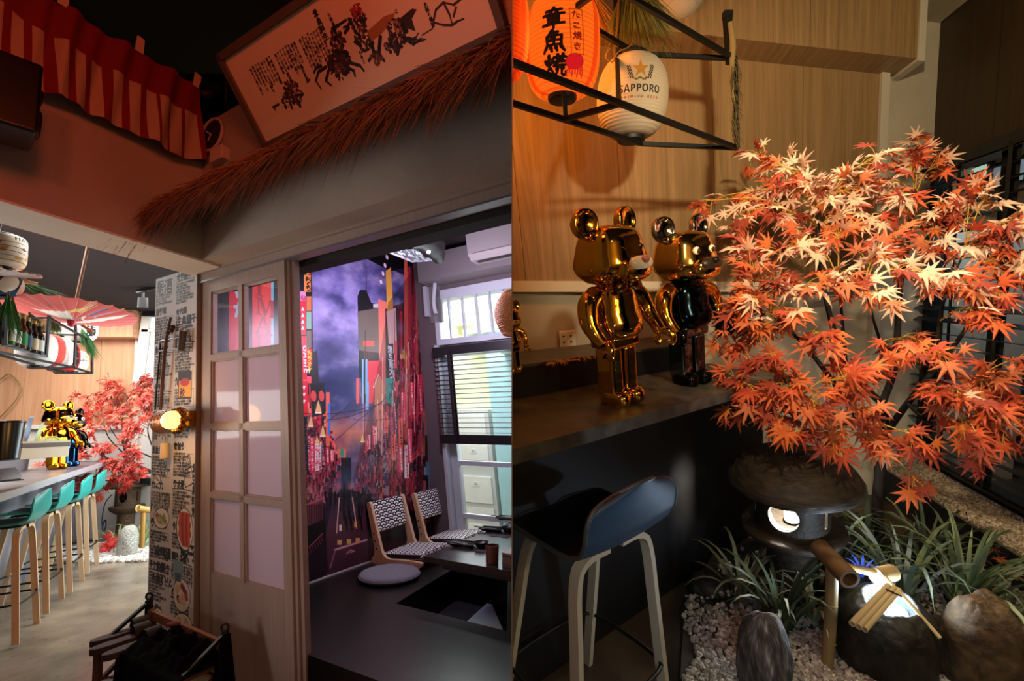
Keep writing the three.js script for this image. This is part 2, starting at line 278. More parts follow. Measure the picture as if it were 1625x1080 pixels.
// bulkhead over the way to the bar (red wall) and its white soffit
const BLEN = 3.4, BTH = 0.34;
struct('wall_bunting', slab(cornerC, mul(E2, -BLEN), mul(E1, BTH), rise(HWALL - HB)), M.redWall);
struct('trim_soffit', slab(add(cornerC, mul(E2, -BLEN), V(0, -0.012, 0)), mul(E2, BLEN + 0.12), mul(E1, BTH), V(0, 0.012, 0)), M.plaster);
struct('ceiling', slab(V(-6.5, HTOP, 1.6), V(6.5 - 0.003, 0, 0), V(0, 0, -5.2), V(0, 0.1, 0)), M.ceilingBlack);
// pillar under the corner, its printed face is hung on it further down
const pW = A1.hit(248, 443), pTopR = A1.hit(313.5, 427);
const pillarW = pW.distanceTo(pTopR);
struct('wall_pillar', slab(add(pillarBase, mul(E2, 0.012)), mul(E1, pillarW), mul(E2, 0.3), rise(2.47)), M.plaster);
// header over the sliding door: two boards and a bright track line
const hdr = (h0, h1, off, th, m, name) => structL(name, slab(upTo(add(pillarBase, mul(E2, off)), h0), mul(E1, -3.2), mul(E2, th), rise(h1 - h0)), m);
const hRail = A1.hit(812, 309).y;
hdr(hRail + 0.06, HB + 0.03, -0.005, 0.09, M.doorWood, 'trim_header');
hdr(hRail + 0.008, hRail + 0.06, 0.012, 0.07, M.doorWood, 'trim_header');
hdr(hRail - 0.002, hRail + 0.008, 0.004, 0.05, mat(0x8d8a90, 0.35, { metalness: 0.6 }), 'trim_track');
hdr(hRail - 0.01, HC + 0.05, 0.125, 0.1, mat(0x1c1613, 0.8), 'trim_header');
// tatami platform with its leg pit
const plat = L.level(HP), MU0 = plat.hit(481, 929), WD0 = plat.hit(679, 853);
const MU = span(MU0, E2, UP), WD = span(WD0, E1, UP);
const pf0 = V(pillarBase.x, HP, pillarBase.z).add(mul(E2, 0.05)), PX = V(-0.003, HP, 0), PZ = V(0, 0, 1);
const cFront = meet(pf0, E1, MU0, E2), cBack = meet(WD0, E1, MU0, E2), cBackR = meet(WD0, E1, PX, PZ), cFrontR = meet(pf0, E1, PX, PZ);
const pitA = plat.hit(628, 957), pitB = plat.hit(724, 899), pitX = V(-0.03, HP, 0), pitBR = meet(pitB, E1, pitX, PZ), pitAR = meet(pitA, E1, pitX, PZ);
{
  const s = new THREE.Shape([cFront, cBack, cBackR, cFrontR].map((p) => new THREE.Vector2(p.x, -p.z)));
  s.holes.push(new THREE.Path([pitA, pitB, pitBR, pitAR].map((p) => new THREE.Vector2(p.x, -p.z))));
  const g = new THREE.ExtrudeGeometry(s, { depth: HP - 0.01, bevelEnabled: false }); g.rotateX(-Math.PI / 2); g.translate(0, 0.01, 0);
  const t = T.darkWood.clone(); t.repeat.set(0.6, 1.4); t.rotation = 1.05;
  struct('floor_platform', g, mat(0x565254, 0.33, { map: t }));
}
struct('floor_pit', prism([pitA, pitB, pitBR, pitAR].map((p) => V(p.x, 0.015, p.z)), V(0, -0.01, 0)), mat(0x050507, 0.9));  // near-black colour puts the shade of the pit into its floor
struct('wall_mural', slab(cFront, sub(cBack, cFront), mul(E1, 0.12), rise(HC - HP)), mat(0x2a2a33, 0.8));
// window wall: x runs right from the far corner, y up, z out of the room
const WX = mul(E1, -1), WY = UP, WZ = E2;
const wdc = (u, v) => { const p = WD.hit(u, v), y = (p.y - HP) / UP.y, q = sub(p, add(cBack, mul(UP, y))); return [q.dot(WX), y]; };
const WP = (x, y, z = 0) => add(cBack, mul(WX, x), mul(WY, y), mul(WZ, z));
const wBox = (x0, x1, y0, y1, z0, z1) => slab(WP(x0, y0, z0), mul(WX, x1 - x0), mul(WZ, z1 - z0), mul(WY, y1 - y0));
const wallPaint = mat(0x5e5456, 0.8);
struct('ceiling', slab(WP(-0.6, 3.12, 0.16), mul(WX, 1.4), mul(WZ, 1.0), V(0, 0.06, 0)), mat(0x2a2a2c, 0.9));  // added roof over the alley, keeps its light from leaking upward
structL('wall_window', [wBox(-0.15, 0.24, -0.2, 3.2, 0, 0.2), wBox(0.24, 2, 2.6, 3.2, 0, 0.2), wBox(0.24, 2, 1.97, 2.03, 0, 0.16)], wallPaint);
structL('trim_box', [wBox(0.22, 2, 2.66, 2.95, -0.22, 0), wBox(0.2, 0.36, 2.25, 2.66, -0.03, 0)], mat(0x6e6869, 0.7));
structL('ceiling', [prism([cFront, cBack, cBackR, cFrontR].map((p) => upTo(p, HC)).map((p, i) => i > 1 ? V(0.3, p.y, p.z) : p), V(0, 0.06, 0))], mat(0x2c2624, 0.7));
structL('trim_ceiling', [0, 1, 2].map((k) => slab(add(upTo(cBack, HC - 0.05), mul(E2, -0.5 - 0.42 * k)), mul(WX, 2.2), mul(E2, 0.08), rise(0.05))), mat(0x241e1d, 0.6));
// bar zone behind the pillar: wood wall, white wall below and beside it, ceiling, window
const BWZ = -6.45, bw = (u, v) => new Plane(V(0, 0, BWZ), V(0, 0, 1)).hit(u, v);
const BWR = bw(222, 600), hRailB = bw(150, 674).y, hStep = bw(185, 538).y;
const lean = (p, h) => upTo(p, h);
const bwSlab = (u0, u1, h0, h1, z0, th) => { const y = (h0 + h1) / 2, x0 = V(bw(u0, 600).x - UP.x / UP.y * 1.9, 0, BWZ + z0), w = bw(u1, 600).x - bw(u0, 600).x; return slab(add(x0, rise(h0)), V(w, 0, 0), V(0, 0, -th), rise(h1 - h0)); };
struct('wall_back', bwSlab(-260, 262, 0, HCB, -0.03, 0.15), M.whitePaint);
{
  const w = struct('wall_wood', bwSlab(-260, 217, hRailB, HCB, 0, 0.03), M.barWood);
  for (const [u0, u1] of [[-200, -80], [-80, 40], [40, 160], [160, 217]]) part('panel', bwSlab(u0 + 0.4, u1 - 0.4, hRailB, hStep, 0.012, 0.012), M.barWood, w);
  for (const [u0, u1] of [[-200, -60], [-60, 80], [80, 227]]) part('panel', bwSlab(u0 + 0.4, u1 - 0.4, hStep, HCB, 0.2, 0.2), M.barWood, w);
}
struct('trim_rail', bwSlab(-260, 217, hRailB - 0.05, hRailB, 0.03, 0.03), M.whitePaint);
struct('trim_post', bwSlab(217, 221, 0, hStep, 0.05, 0.06), M.whitePaint);
struct('ceiling', slab(V(-8.5, HCB, -2.2), V(6.0, 0, 0), V(0, 0, -4.6), V(0, 0.08, 0)), mat(0x1e1b1b, 0.9));
struct('trim_beam', slab(add(cornerC, mul(E1, BTH), V(0, HCB - HB - 0.16, 0)), mul(E2, -2.6), mul(E1, 0.3), V(0, 0.16, 0)), mat(0x0e0d0e, 0.9));
// ================================================================== builders used in both rooms
function makeStool(label, p, q, o = {}) {          // y up, the back is at -z
  const t = thing('bar_stool', label, 'stool', p, q, o.group), wood = o.wood, shellM = o.shell, backM = o.back ?? o.shell, fix = o.fix ?? ((g) => g);
  const put = (n, g, m, l) => mesh(n, fix(Array.isArray(g) ? join(g) : g), m, t, l);
  const W0 = 0.43, D0 = 0.38, H0 = 0.73, th = 0.012;
  const prof = (b) => { const P = [[0.19, -0.012], [0.14, 0.004], [0.0, 0.0], [-0.11, 0.002], [-0.16, 0.02], [-0.19, 0.07], [-0.205, 0.13], [-0.215, 0.19]]; const k = b * (P.length - 1), i = Math.min(P.length - 2, Math.floor(k)), f = k - i; return [lerp(P[i][0], P[i + 1][0], f), lerp(P[i][1], P[i + 1][1], f)]; };
  const sh = (d) => grid(26, 40, (a, b) => { const [z, y] = prof(b), s = a * 2 - 1, back = clamp((b - 0.6) / 0.4, 0, 1), e = b < 0.14 ? Math.sqrt(Math.max(0.12, 1 - Math.pow(1 - b / 0.14, 2))) : 1, eb = b > 0.7 ? Math.pow(Math.max(0.0, 1 - Math.pow((b - 0.7) / 0.3, 3.5)), 0.5) * 0.55 + 0.45 : 1; const w = W0 / 2 * Math.min(e, eb) * (1 + 0.02 * back); return V(s * w, H0 + y + 0.016 * s * s * (1 - back) + d * (1 - back) + 0.03 * (1 - s * s) * back * back, z + 0.035 * s * s * back + d * back); });
  put('seat_shell', sh(0.006), shellM); put('shell_back', sh(-0.006), backM, o.backLabel);
  const rim = []; { const loop = []; const g = sh(0).attributes.position, nu = 27; for (let j = 0; j <= 40; j += 2) loop.push(V(g.getX(j * nu), g.getY(j * nu), g.getZ(j * nu))); for (let i = 3; i < 26; i += 3) loop.push(V(g.getX(40 * nu + i), g.getY(40 * nu + i), g.getZ(40 * nu + i))); for (let j = 40; j >= 0; j -= 2) loop.push(V(g.getX(j * nu + 26), g.getY(j * nu + 26), g.getZ(j * nu + 26))); for (let i = 24; i > 1; i -= 3) loop.push(V(g.getX(i), g.getY(i), g.getZ(i))); rim.push(new THREE.TubeGeometry(new THREE.CatmullRomCurve3(loop, true, 'centripetal'), 160, 0.0072, 6, true)); }
  put('shell_rim', rim, o.rim ?? shellM);
  for (const [sx, sz] of [[1, 1], [-1, 1], [1, -1], [-1, -1]]) {            // a strip of bent plywood: under the seat, round the bend and down, splayed
    const path = [[0.03, H0 - 0.022], [0.115, H0 - 0.024], [0.158, H0 - 0.045], [0.176, H0 - 0.1], [0.188, H0 - 0.25], [0.222, 0.0]], w = 0.036, d = 0.02, c = curve(path.map(([x, y]) => V(x, y, 0))), N0 = 30, pos = [], uv = [], idx = [];
    for (let i = 0; i <= N0; i++) { const f = i / N0, pt = c.getPointAt(f), tn = c.getTangentAt(f), nx = -tn.y, ny = tn.x, zz = lerp(0.1, 0.185, clamp(1 - pt.y / H0, 0, 1)); [[-1, -1], [1, -1], [1, 1], [-1, 1], [-1, -1]].forEach(([a, b], k) => { pos.push(sx * (pt.x + nx * a * d / 2), pt.y + ny * a * d / 2, sz * (zz + b * w / 2)); uv.push(k * 0.03, f * 0.8); }); }
    for (let i = 0; i < N0; i++) for (let k = 0; k < 4; k++) { const a = i * 5 + k, b = a + 5; sx * sz > 0 ? idx.push(a, b, a + 1, a + 1, b, b + 1) : idx.push(a, a + 1, b, b, a + 1, b + 1); }
    const e = N0 * 5; idx.push(e, e + 1, e + 2, e, e + 2, e + 3);
    let g = geo(pos, uv, idx); g = toCreasedNormals(g, 0.6); put('leg', g, wood);
  }
  const fr = []; { const y = 0.24, x = 0.203, z = 0.155, P = [V(x, y, -z), V(x, y, z), V(x - 0.03, y, z + 0.02), V(-x + 0.03, y, z + 0.02), V(-x, y, z), V(-x, y, -z), V(-x + 0.03, y, -z - 0.02), V(x - 0.03, y, -z - 0.02)]; fr.push(new THREE.TubeGeometry(new THREE.CatmullRomCurve3(P, true, 'centripetal', 0.5), 80, 0.007, 6, true)); }
  put('foot_ring', fr, M.iron);
  put('under_plate', box(0.2, 0.012, 0.22, 0, H0 - 0.012, 0, 0.004), M.black);
  return t;
}
const superE = (rx, ry, rz, e1, e2, nu = 48, nv = 32) => grid(nu, nv, (a, b) => { const th = a * Math.PI * 2, ph = (b - 0.5) * Math.PI, S = (w, e) => Math.sign(Math.sin(w)) * Math.pow(Math.abs(Math.sin(w)), e), C = (w, e) => Math.sign(Math.cos(w)) * Math.pow(Math.abs(Math.cos(w)), e); return V(rx * C(ph, e1) * S(th, e2), ry * S(ph, e1), rz * C(ph, e1) * C(th, e2)); });
function makeBear(label, p, q, H0, c, o = {}) {     // a glossy toy bear, 1 high before scaling, facing +z
  const t = thing('bear_figure', label, 'toy bear', p, q, o.group), S = (g) => { g = Array.isArray(g) ? join(g) : g; g = g.clone(); g.scale(H0, H0, H0); return o.fix ? o.fix(g) : g; }, put = (n, g, m, par = t, l) => mesh(n, S(g), m, par, l);
  // head with cheeks that swell below
  const hd = superE(0.158, 0.145, 0.15, 0.62, 0.72); { const P = hd.attributes.position; for (let i = 0; i < P.count; i++) { const y = P.getY(i), k = y < 0.02 ? 1 + 0.1 * Math.sin(clamp((0.02 - y) / 0.14, 0, 1) * Math.PI) : 1 - 0.08 * clamp((y - 0.02) / 0.12, 0, 1); P.setXYZ(i, P.getX(i) * k, y + 0.765, P.getZ(i) * k); } hd.computeVertexNormals(); }
  const head = put('head', hd, c.head);
  put('muzzle', superE(0.1, 0.062, 0.07, 0.8, 0.9, 32, 20).translate(0, 0.695, 0.145), c.head, head);
  put('snout_patch', superE(0.078, 0.036, 0.03, 0.9, 0.9, 28, 14).translate(0, 0.718, 0.192), mat(c.snout ?? 0xd8cdb4, 0.35), head, 'pale muzzle patch');
  put('nose', superE(0.024, 0.017, 0.018, 1, 1, 16, 12).translate(0, 0.738, 0.222), mat(c.nose ?? 0xb86a68, 0.3), head, c.noseLabel);
  for (const s of [-1, 1]) { const e = put('eye', new THREE.SphereGeometry(c.eyeR ?? 0.014, 18, 14).scale(1, 1, 0.6).translate(s * 0.062, 0.795, 0.146), mat(c.eye ?? 0x120a06, 0.15), head); if (c.pupil) put('pupil', new THREE.SphereGeometry(0.014, 14, 10).scale(1, 1, 0.5).translate(s * 0.058, 0.793, 0.146 + (c.eyeR ?? 0.014) * 0.52), mat(c.pupil, 0.15), head); }
  for (const s of [-1, 1]) {
    const ear = lathe([[0.001, 0.004], [0.045, 0.008], [0.058, 0.024], [0.066, 0.03], [0.074, 0.022], [0.076, 0.004], [0.07, -0.014], [0.045, -0.022], [0.001, -0.024]], 36); ear.rotateX(Math.PI / 2); ear.rotateY(s * 0.12); ear.translate(s * 0.142, 0.925, -0.02); put('ear', ear, c.ear, head);
  }
  // body
  const bd = superE(0.128, 0.145, 0.115, 0.55, 0.75); { const P = bd.attributes.position; for (let i = 0; i < P.count; i++) { const y = P.getY(i), k = 1 + 0.14 * clamp(-y / 0.145, -0.9, 0.75); P.setXYZ(i, P.getX(i) * k, y + 0.485, P.getZ(i) * k + (y < 0 ? 0.012 : 0)); } bd.computeVertexNormals(); }
  put('torso', bd, c.body);
  put('neck_ring', cyl(0.07, 0.075, 0.03, 0, 0.622, 0, 28), c.body);
  put('hip', new RoundedBoxGeometry(0.2, 0.07, 0.17, 3, 0.018).translate(0, 0.335, 0.0), c.leg);
  for (const s of [-1, 1]) {
    const arm = taper([V(s * 0.128, 0.575, 0), V(s * 0.185, 0.54, 0.015), V(s * 0.212, 0.46, 0.04), V(s * 0.2, 0.39, 0.075 + (o.reach && s > 0 ? 0.03 : 0)), V(s * 0.19, 0.355, 0.1 + (o.reach && s > 0 ? 0.04 : 0))], [0.05, 0.052, 0.047, 0.036, 0.032], 20, 8);
    const a = put('arm', [arm, new THREE.SphereGeometry(0.05, 20, 14).translate(s * 0.128, 0.575, 0)], c.arm);
    // a clip-shaped hand: an open ring of two jaws
    const hx = s * 0.186, hy = 0.325, hz = 0.125 + (o.reach && s > 0 ? 0.045 : 0); const ring = new THREE.TorusGeometry(0.036, 0.02, 14, 30, Math.PI * 1.55); ring.rotateZ(-Math.PI * 0.27); ring.rotateY(s > 0 ? -1.1 : -2.0); ring.translate(hx, hy, hz); put('hand', ring, c.hand ?? c.arm, a);
    const leg = new RoundedBoxGeometry(0.088, 0.26, 0.12, 4, 0.02); leg.translate(s * 0.054, 0.175, 0); const l = put('leg', leg, c.leg);
    put('foot', superE(0.054, 0.046, 0.088, 0.7, 0.85, 30, 16).translate(s * 0.056, 0.04, 0.03), c.foot ?? c.leg, l);
  }
  put('bow', [superE(0.05, 0.03, 0.02, 1, 1, 18, 10).rotateZ(0.3).translate(-0.045, 0.618, 0.112), superE(0.05, 0.03, 0.02, 1, 1, 18, 10).rotateZ(-0.3).translate(0.045, 0.618, 0.112), new THREE.SphereGeometry(0.02, 12, 10).translate(0, 0.618, 0.118)].slice(0, o.bow ? 3 : 0).concat(o.bow ? [] : [cyl(0.074, 0.074, 0.008, 0, 0.64, 0, 28)]), o.bow ? mat(0x6a4a20, 0.3, { metalness: 1 }) : c.body);
  return t;
}
function drilled(r0, h, holes, th) {                // a stone ring with holes cut through: [angle, height, radius, squareHalfWidth]
  const ev = new Evaluator(); ev.attributes = ['position', 'normal']; ev.useGroups = false; const br = (g, f) => { if (f) f(g); const b = new Brush(clean(g)); b.updateMatrixWorld(); return b; };
  let a = br(new THREE.CylinderGeometry(r0, r0, h, 56), (g) => g.translate(0, h / 2, 0)); a = ev.evaluate(a, br(new THREE.CylinderGeometry(r0 - th, r0 - th, h + 0.1, 56), (g) => g.translate(0, h / 2, 0)), SUBTRACTION);
  for (const [w, y, q, k] of holes) a = ev.evaluate(a, br(k ? new THREE.BoxGeometry(k * 2, q * 2, 0.2) : new THREE.CylinderGeometry(q, q, 0.2, 32).rotateX(Math.PI / 2), (g) => g.translate(0, y, r0).rotateY(w)), SUBTRACTION);
  const g = clean(a.geometry); const P = g.attributes.position, u = []; for (let i = 0; i < P.count; i++) u.push(Math.atan2(P.getX(i), P.getZ(i)) * r0 * 2, P.getY(i) * 2); g.setAttribute('uv', new THREE.Float32BufferAttribute(u, 2)); return toCreasedNormals(g, 0.5);
}
function makeStoneLantern(label, p, q, k, stone, glow, o = {}) {   // a mushroom-capped stone lantern, 0.9 high before scaling
  const t = thing('stone_lantern', label, 'stone lantern', p, q), S = (g) => (Array.isArray(k) ? g.scale(k[0], k[1], k[0]) : g.scale(k, k, k));
  const rough = (g, a = 0.006) => { const P = g.attributes.position; g.computeVertexNormals(); const n = g.attributes.normal; for (let i = 0; i < P.count; i++) { const x = P.getX(i), y = P.getY(i), z = P.getZ(i), f = a * fbm(x * 14, y * 14, z * 14, 4); P.setXYZ(i, x + n.getX(i) * f, y + n.getY(i) * f, z + n.getZ(i) * f); } g.computeVertexNormals(); return g; };
  const sm = (pts, n = 72, sub_ = 8) => { const c = new THREE.SplineCurve(pts.map((v) => new THREE.Vector2(...v))); return new THREE.LatheGeometry(c.getPoints(pts.length * sub_), n); };
  mesh('column', S(rough(sm([[0.15, 0], [0.158, 0.03], [0.142, 0.2], [0.138, 0.33], [0.15, 0.4]]))), stone, t);
  mesh('platform', S(rough(sm([[0.12, 0.36], [0.18, 0.385], [0.255, 0.43], [0.285, 0.465], [0.272, 0.488], [0.2, 0.492], [0.05, 0.494]]))), stone, t);
  const ch = drilled(0.2, 0.27, [[o.angle ?? 0, 0.13, 0.082], [(o.angle ?? 0) + 1.25, 0.13, 0.07, 0.014], [(o.angle ?? 0) - 1.25, 0.13, 0.07, 0.014], [(o.angle ?? 0) + Math.PI, 0.13, 0.06]], 0.05); ch.translate(0, 0.485, 0); mesh('fire_chamber', S(ch), stone, t);
  const cap = mesh('cap', S(rough(sm([[0.02, 0.735], [0.2, 0.74], [0.33, 0.75], [0.355, 0.775], [0.335, 0.83], [0.27, 0.895], [0.16, 0.94], [0.06, 0.96], [0.001, 0.965]]), 0.009)), stone, t);
  mesh('finial', S(rough(sm([[0.05, 0.953], [0.066, 0.975], [0.06, 1.0], [0.03, 1.025], [0.001, 1.032]]))), stone, cap);
  if (glow) mesh('inner_lamp', S(lathe([[0.001, 0.505], [0.04, 0.505], [0.045, 0.58], [0.035, 0.64], [0.001, 0.645]], 20)), mat(0xffffff, 0.4, { emissive: 0xfff0d0, emissiveIntensity: glow }), t);
  return t;
}
// maple leaf with seven pointed lobes, slightly folded and drooping; x across, y to the tip
function leafGeo(seed, fold = 0.16) {
  const r = rng(seed), L0 = [[-2.5, 0.36], [-2.0, 0.62], [-1.3, 0.82], [-0.64, 0.95], [0, 1.05], [0.64, 0.95], [1.3, 0.82], [2.0, 0.62], [2.5, 0.36]].slice(1, 8), pos = [], uv = [], idx = [];
  const P = (a, d, h) => { const x = Math.sin(a) * d, y = Math.cos(a) * d; pos.push(x, y, h - 0.3 * fold * d * d); uv.push(0.5 + x * 0.5, 0.5 + y * 0.5); return pos.length / 3 - 1; };
  const c = P(0, 0, 0.02); let prev = P(-2.75, 0.16, 0);
  L0.forEach(([a, d], i) => { a += (r() - 0.5) * 0.14; d *= 0.9 + 0.2 * r(); const tip = P(a, d, -0.12 * d * (0.5 + r())), m1 = P(a - 0.16, d * 0.52, -0.03), m2 = P(a + 0.16, d * 0.52, -0.03), mid = P(a, d * 0.5, fold * 0.35), nx = i < 6 ? P((a + L0[i + 1][0]) / 2, 0.28, -0.02) : P(2.75, 0.16, 0); idx.push(c, mid, prev, prev, mid, m1, m1, mid, tip, mid, m2, tip, mid, nx, m2, c, nx, mid); prev = nx; });
  return geo(pos, uv, idx);
}
function orient(g, p, dir, nrm, s) {               // a leaf at p pointing along dir with its face towards nrm
  const y = dir.clone().normalize(), z = nrm.clone().addScaledVector(y, -nrm.dot(y)).normalize(), x = y.clone().cross(z);
  return new THREE.Matrix4().makeBasis(mul(x, s), mul(y, s), mul(z, s)).setPosition(p);
}
function bladeGeo(l, w, bend, seed, twist = 0.6) {  // a strap-like grass blade rising along y and bending over towards z
  const n = 7, pos = [], uv = [], idx = [], r = rng(seed), tw = (r() - 0.5) * twist;
  let y = 0, z = 0; for (let i = 0; i <= n; i++) { const t = i / n, a = bend * t * t * 1.6, ww = w * (t < 0.25 ? 0.75 + t : Math.pow(1 - t, 0.6) * 1.05 + 0.02), c = Math.cos(tw * t), s = Math.sin(tw * t); for (const k of [-1, 0, 1]) { pos.push(k * ww * c, y - (k === 0 ? 0.25 * ww : 0) * Math.sin(a), z + k * ww * s + (k === 0 ? 0.25 * ww : 0)); uv.push(k * 0.5 + 0.5, t); } y += l / n * Math.cos(a); z += l / n * Math.sin(a); }
  for (let i = 0; i < n; i++) for (let k = 0; k < 2; k++) { const a = i * 3 + k, b = a + 3; idx.push(a, a + 1, b, b, a + 1, b + 1); }
  return geo(pos, uv, idx);
}
function makeGrass(label, p, q, S, o) {
  const t = thing('grass_clump', label, 'grass clump', p, q, 'artificial grass clumps'), r = rng(o.seed), shapes = [0, 1, 2, 3, 4, 5].map((i) => bladeGeo(o.h * (0.7 + 0.12 * i), o.w, 0.5 + 0.28 * i, o.seed + i));
  for (let i = 0; i < o.n; i++) { const m = mesh('blade', shapes[Math.floor(r() * 6)], o.mats[Math.floor(r() * o.mats.length)], t); const a = r() * 6.283, lean = 0.1 + 0.5 * r(); m.position.set(Math.sin(a) * o.h * 0.1 * r(), 0, Math.cos(a) * o.h * 0.1 * r()); m.rotation.set(0, a, 0); m.quaternion.multiply(eul(lean, 0, 0)); m.scale.setScalar(0.7 + 0.5 * r()); }
  mesh('base', superE(o.h * 0.11, o.h * 0.06, o.h * 0.11, 1, 1, 14, 8), o.mats[0], t);
  return t;
}
function boulder(rx, ry, rz, seed, o = {}) {       // a stone: a pinched ball with lumps
  const g = superE(rx, ry, rz, o.e1 ?? 0.8, o.e2 ?? 0.9, o.n ?? 64, o.m ?? 44), P = g.attributes.position, d = Math.min(rx, ry, rz);
  for (let i = 0; i < P.count; i++) { const v = V(P.getX(i), P.getY(i), P.getZ(i)), u = v.clone().divide(V(rx, ry, rz)).normalize(); let k = 1 + (o.lump ?? 0.16) * fbm(u.x * 1.4 + seed, u.y * 1.4, u.z * 1.4, 3) + (o.fine ?? 0.03) * fbm(u.x * 9, u.y * 9, u.z * 9 + seed, 4); if (o.shape) k *= o.shape(u); v.multiplyScalar(k); P.setXYZ(i, v.x, v.y, v.z); }
  const uv = g.attributes.uv; for (let i = 0; i < uv.count; i++) uv.setXY(i, uv.getX(i) * (rx + rz) * 3, uv.getY(i) * ry * 3);
  g.computeVertexNormals(); return g;
}
function pebbles(name, label, pts, size, colors, seed, p0 = V(0, 0, 0)) {
  const r = rng(seed), g = new THREE.DodecahedronGeometry(1, 0); { const P = g.attributes.position; for (let i = 0; i < P.count; i++) { const x = P.getX(i), y = P.getY(i), z = P.getZ(i), f = 1 + 0.25 * N(x * 2, y * 2, z * 2 + seed); P.setXYZ(i, x * f, y * f * 0.72, z * f * 0.88); } g.computeVertexNormals(); }
  const im = new THREE.InstancedMesh(g, mat(0xffffff, 0.75), pts.length), m = new THREE.Matrix4(), c = new THREE.Color();
  pts.forEach((p, i) => { const s = size * (0.6 + 0.8 * r()); m.compose(p, eul(r() * 6, r() * 6, r() * 6), V(s, s * (0.7 + 0.5 * r()), s)); im.setMatrixAt(i, m); c.set(colors[Math.floor(r() * colors.length)]).multiplyScalar(0.75 + 0.4 * r()); im.setColorAt(i, c); });
  im.name = numbered(name); shade(im); scene.add(im); tag(im, label, 'pebbles', null, 'stuff'); return im;
}
function paperLantern(name, label, p, q, r0, h, map, o = {}) {   // ribbed paper lantern, p is its middle
  const t = thing(name, label, 'lantern', p, q, o.group), fix = o.fix ?? ((g) => g), n = 200, pts = [];
  for (let i = 0; i <= n; i++) { const k = i / n, y = (k - 0.5) * h, e = o.square ?? 2.6, w = Math.pow(Math.max(0, 1 - Math.pow(Math.abs(k * 2 - 1), e)), 1 / e); pts.push([Math.max(r0 * (0.34 + 0.66 * w), 0.01) + r0 * 0.012 * Math.abs(Math.sin(k * Math.PI * (o.ribs ?? 22))), y]); }
  const paper = lathe(pts, 56).rotateY(Math.PI); { const u = paper.attributes.uv; for (let i = 0; i < u.count; i++) u.setXY(i, u.getX(i), u.getY(i)); }
  mesh('paper', fix(paper), o.mat, t);
  for (const s of [-1, 1]) mesh('cap', fix(join([lathe([[0.001, 0], [r0 * 0.36, 0], [r0 * 0.4, 0.008], [r0 * 0.4, 0.04], [r0 * 0.36, 0.045], [r0 * 0.3, 0.03], [0.001, 0.03]], 30).translate(0, s * h / 2 - 0.02, 0)])), M.black, t);
  if (o.handle !== 0) mesh('hanger', fix(new THREE.TorusGeometry(r0 * 0.22, 0.004, 6, 20, Math.PI).translate(0, h / 2 + 0.02, 0)), M.iron, t);
  return t;
}
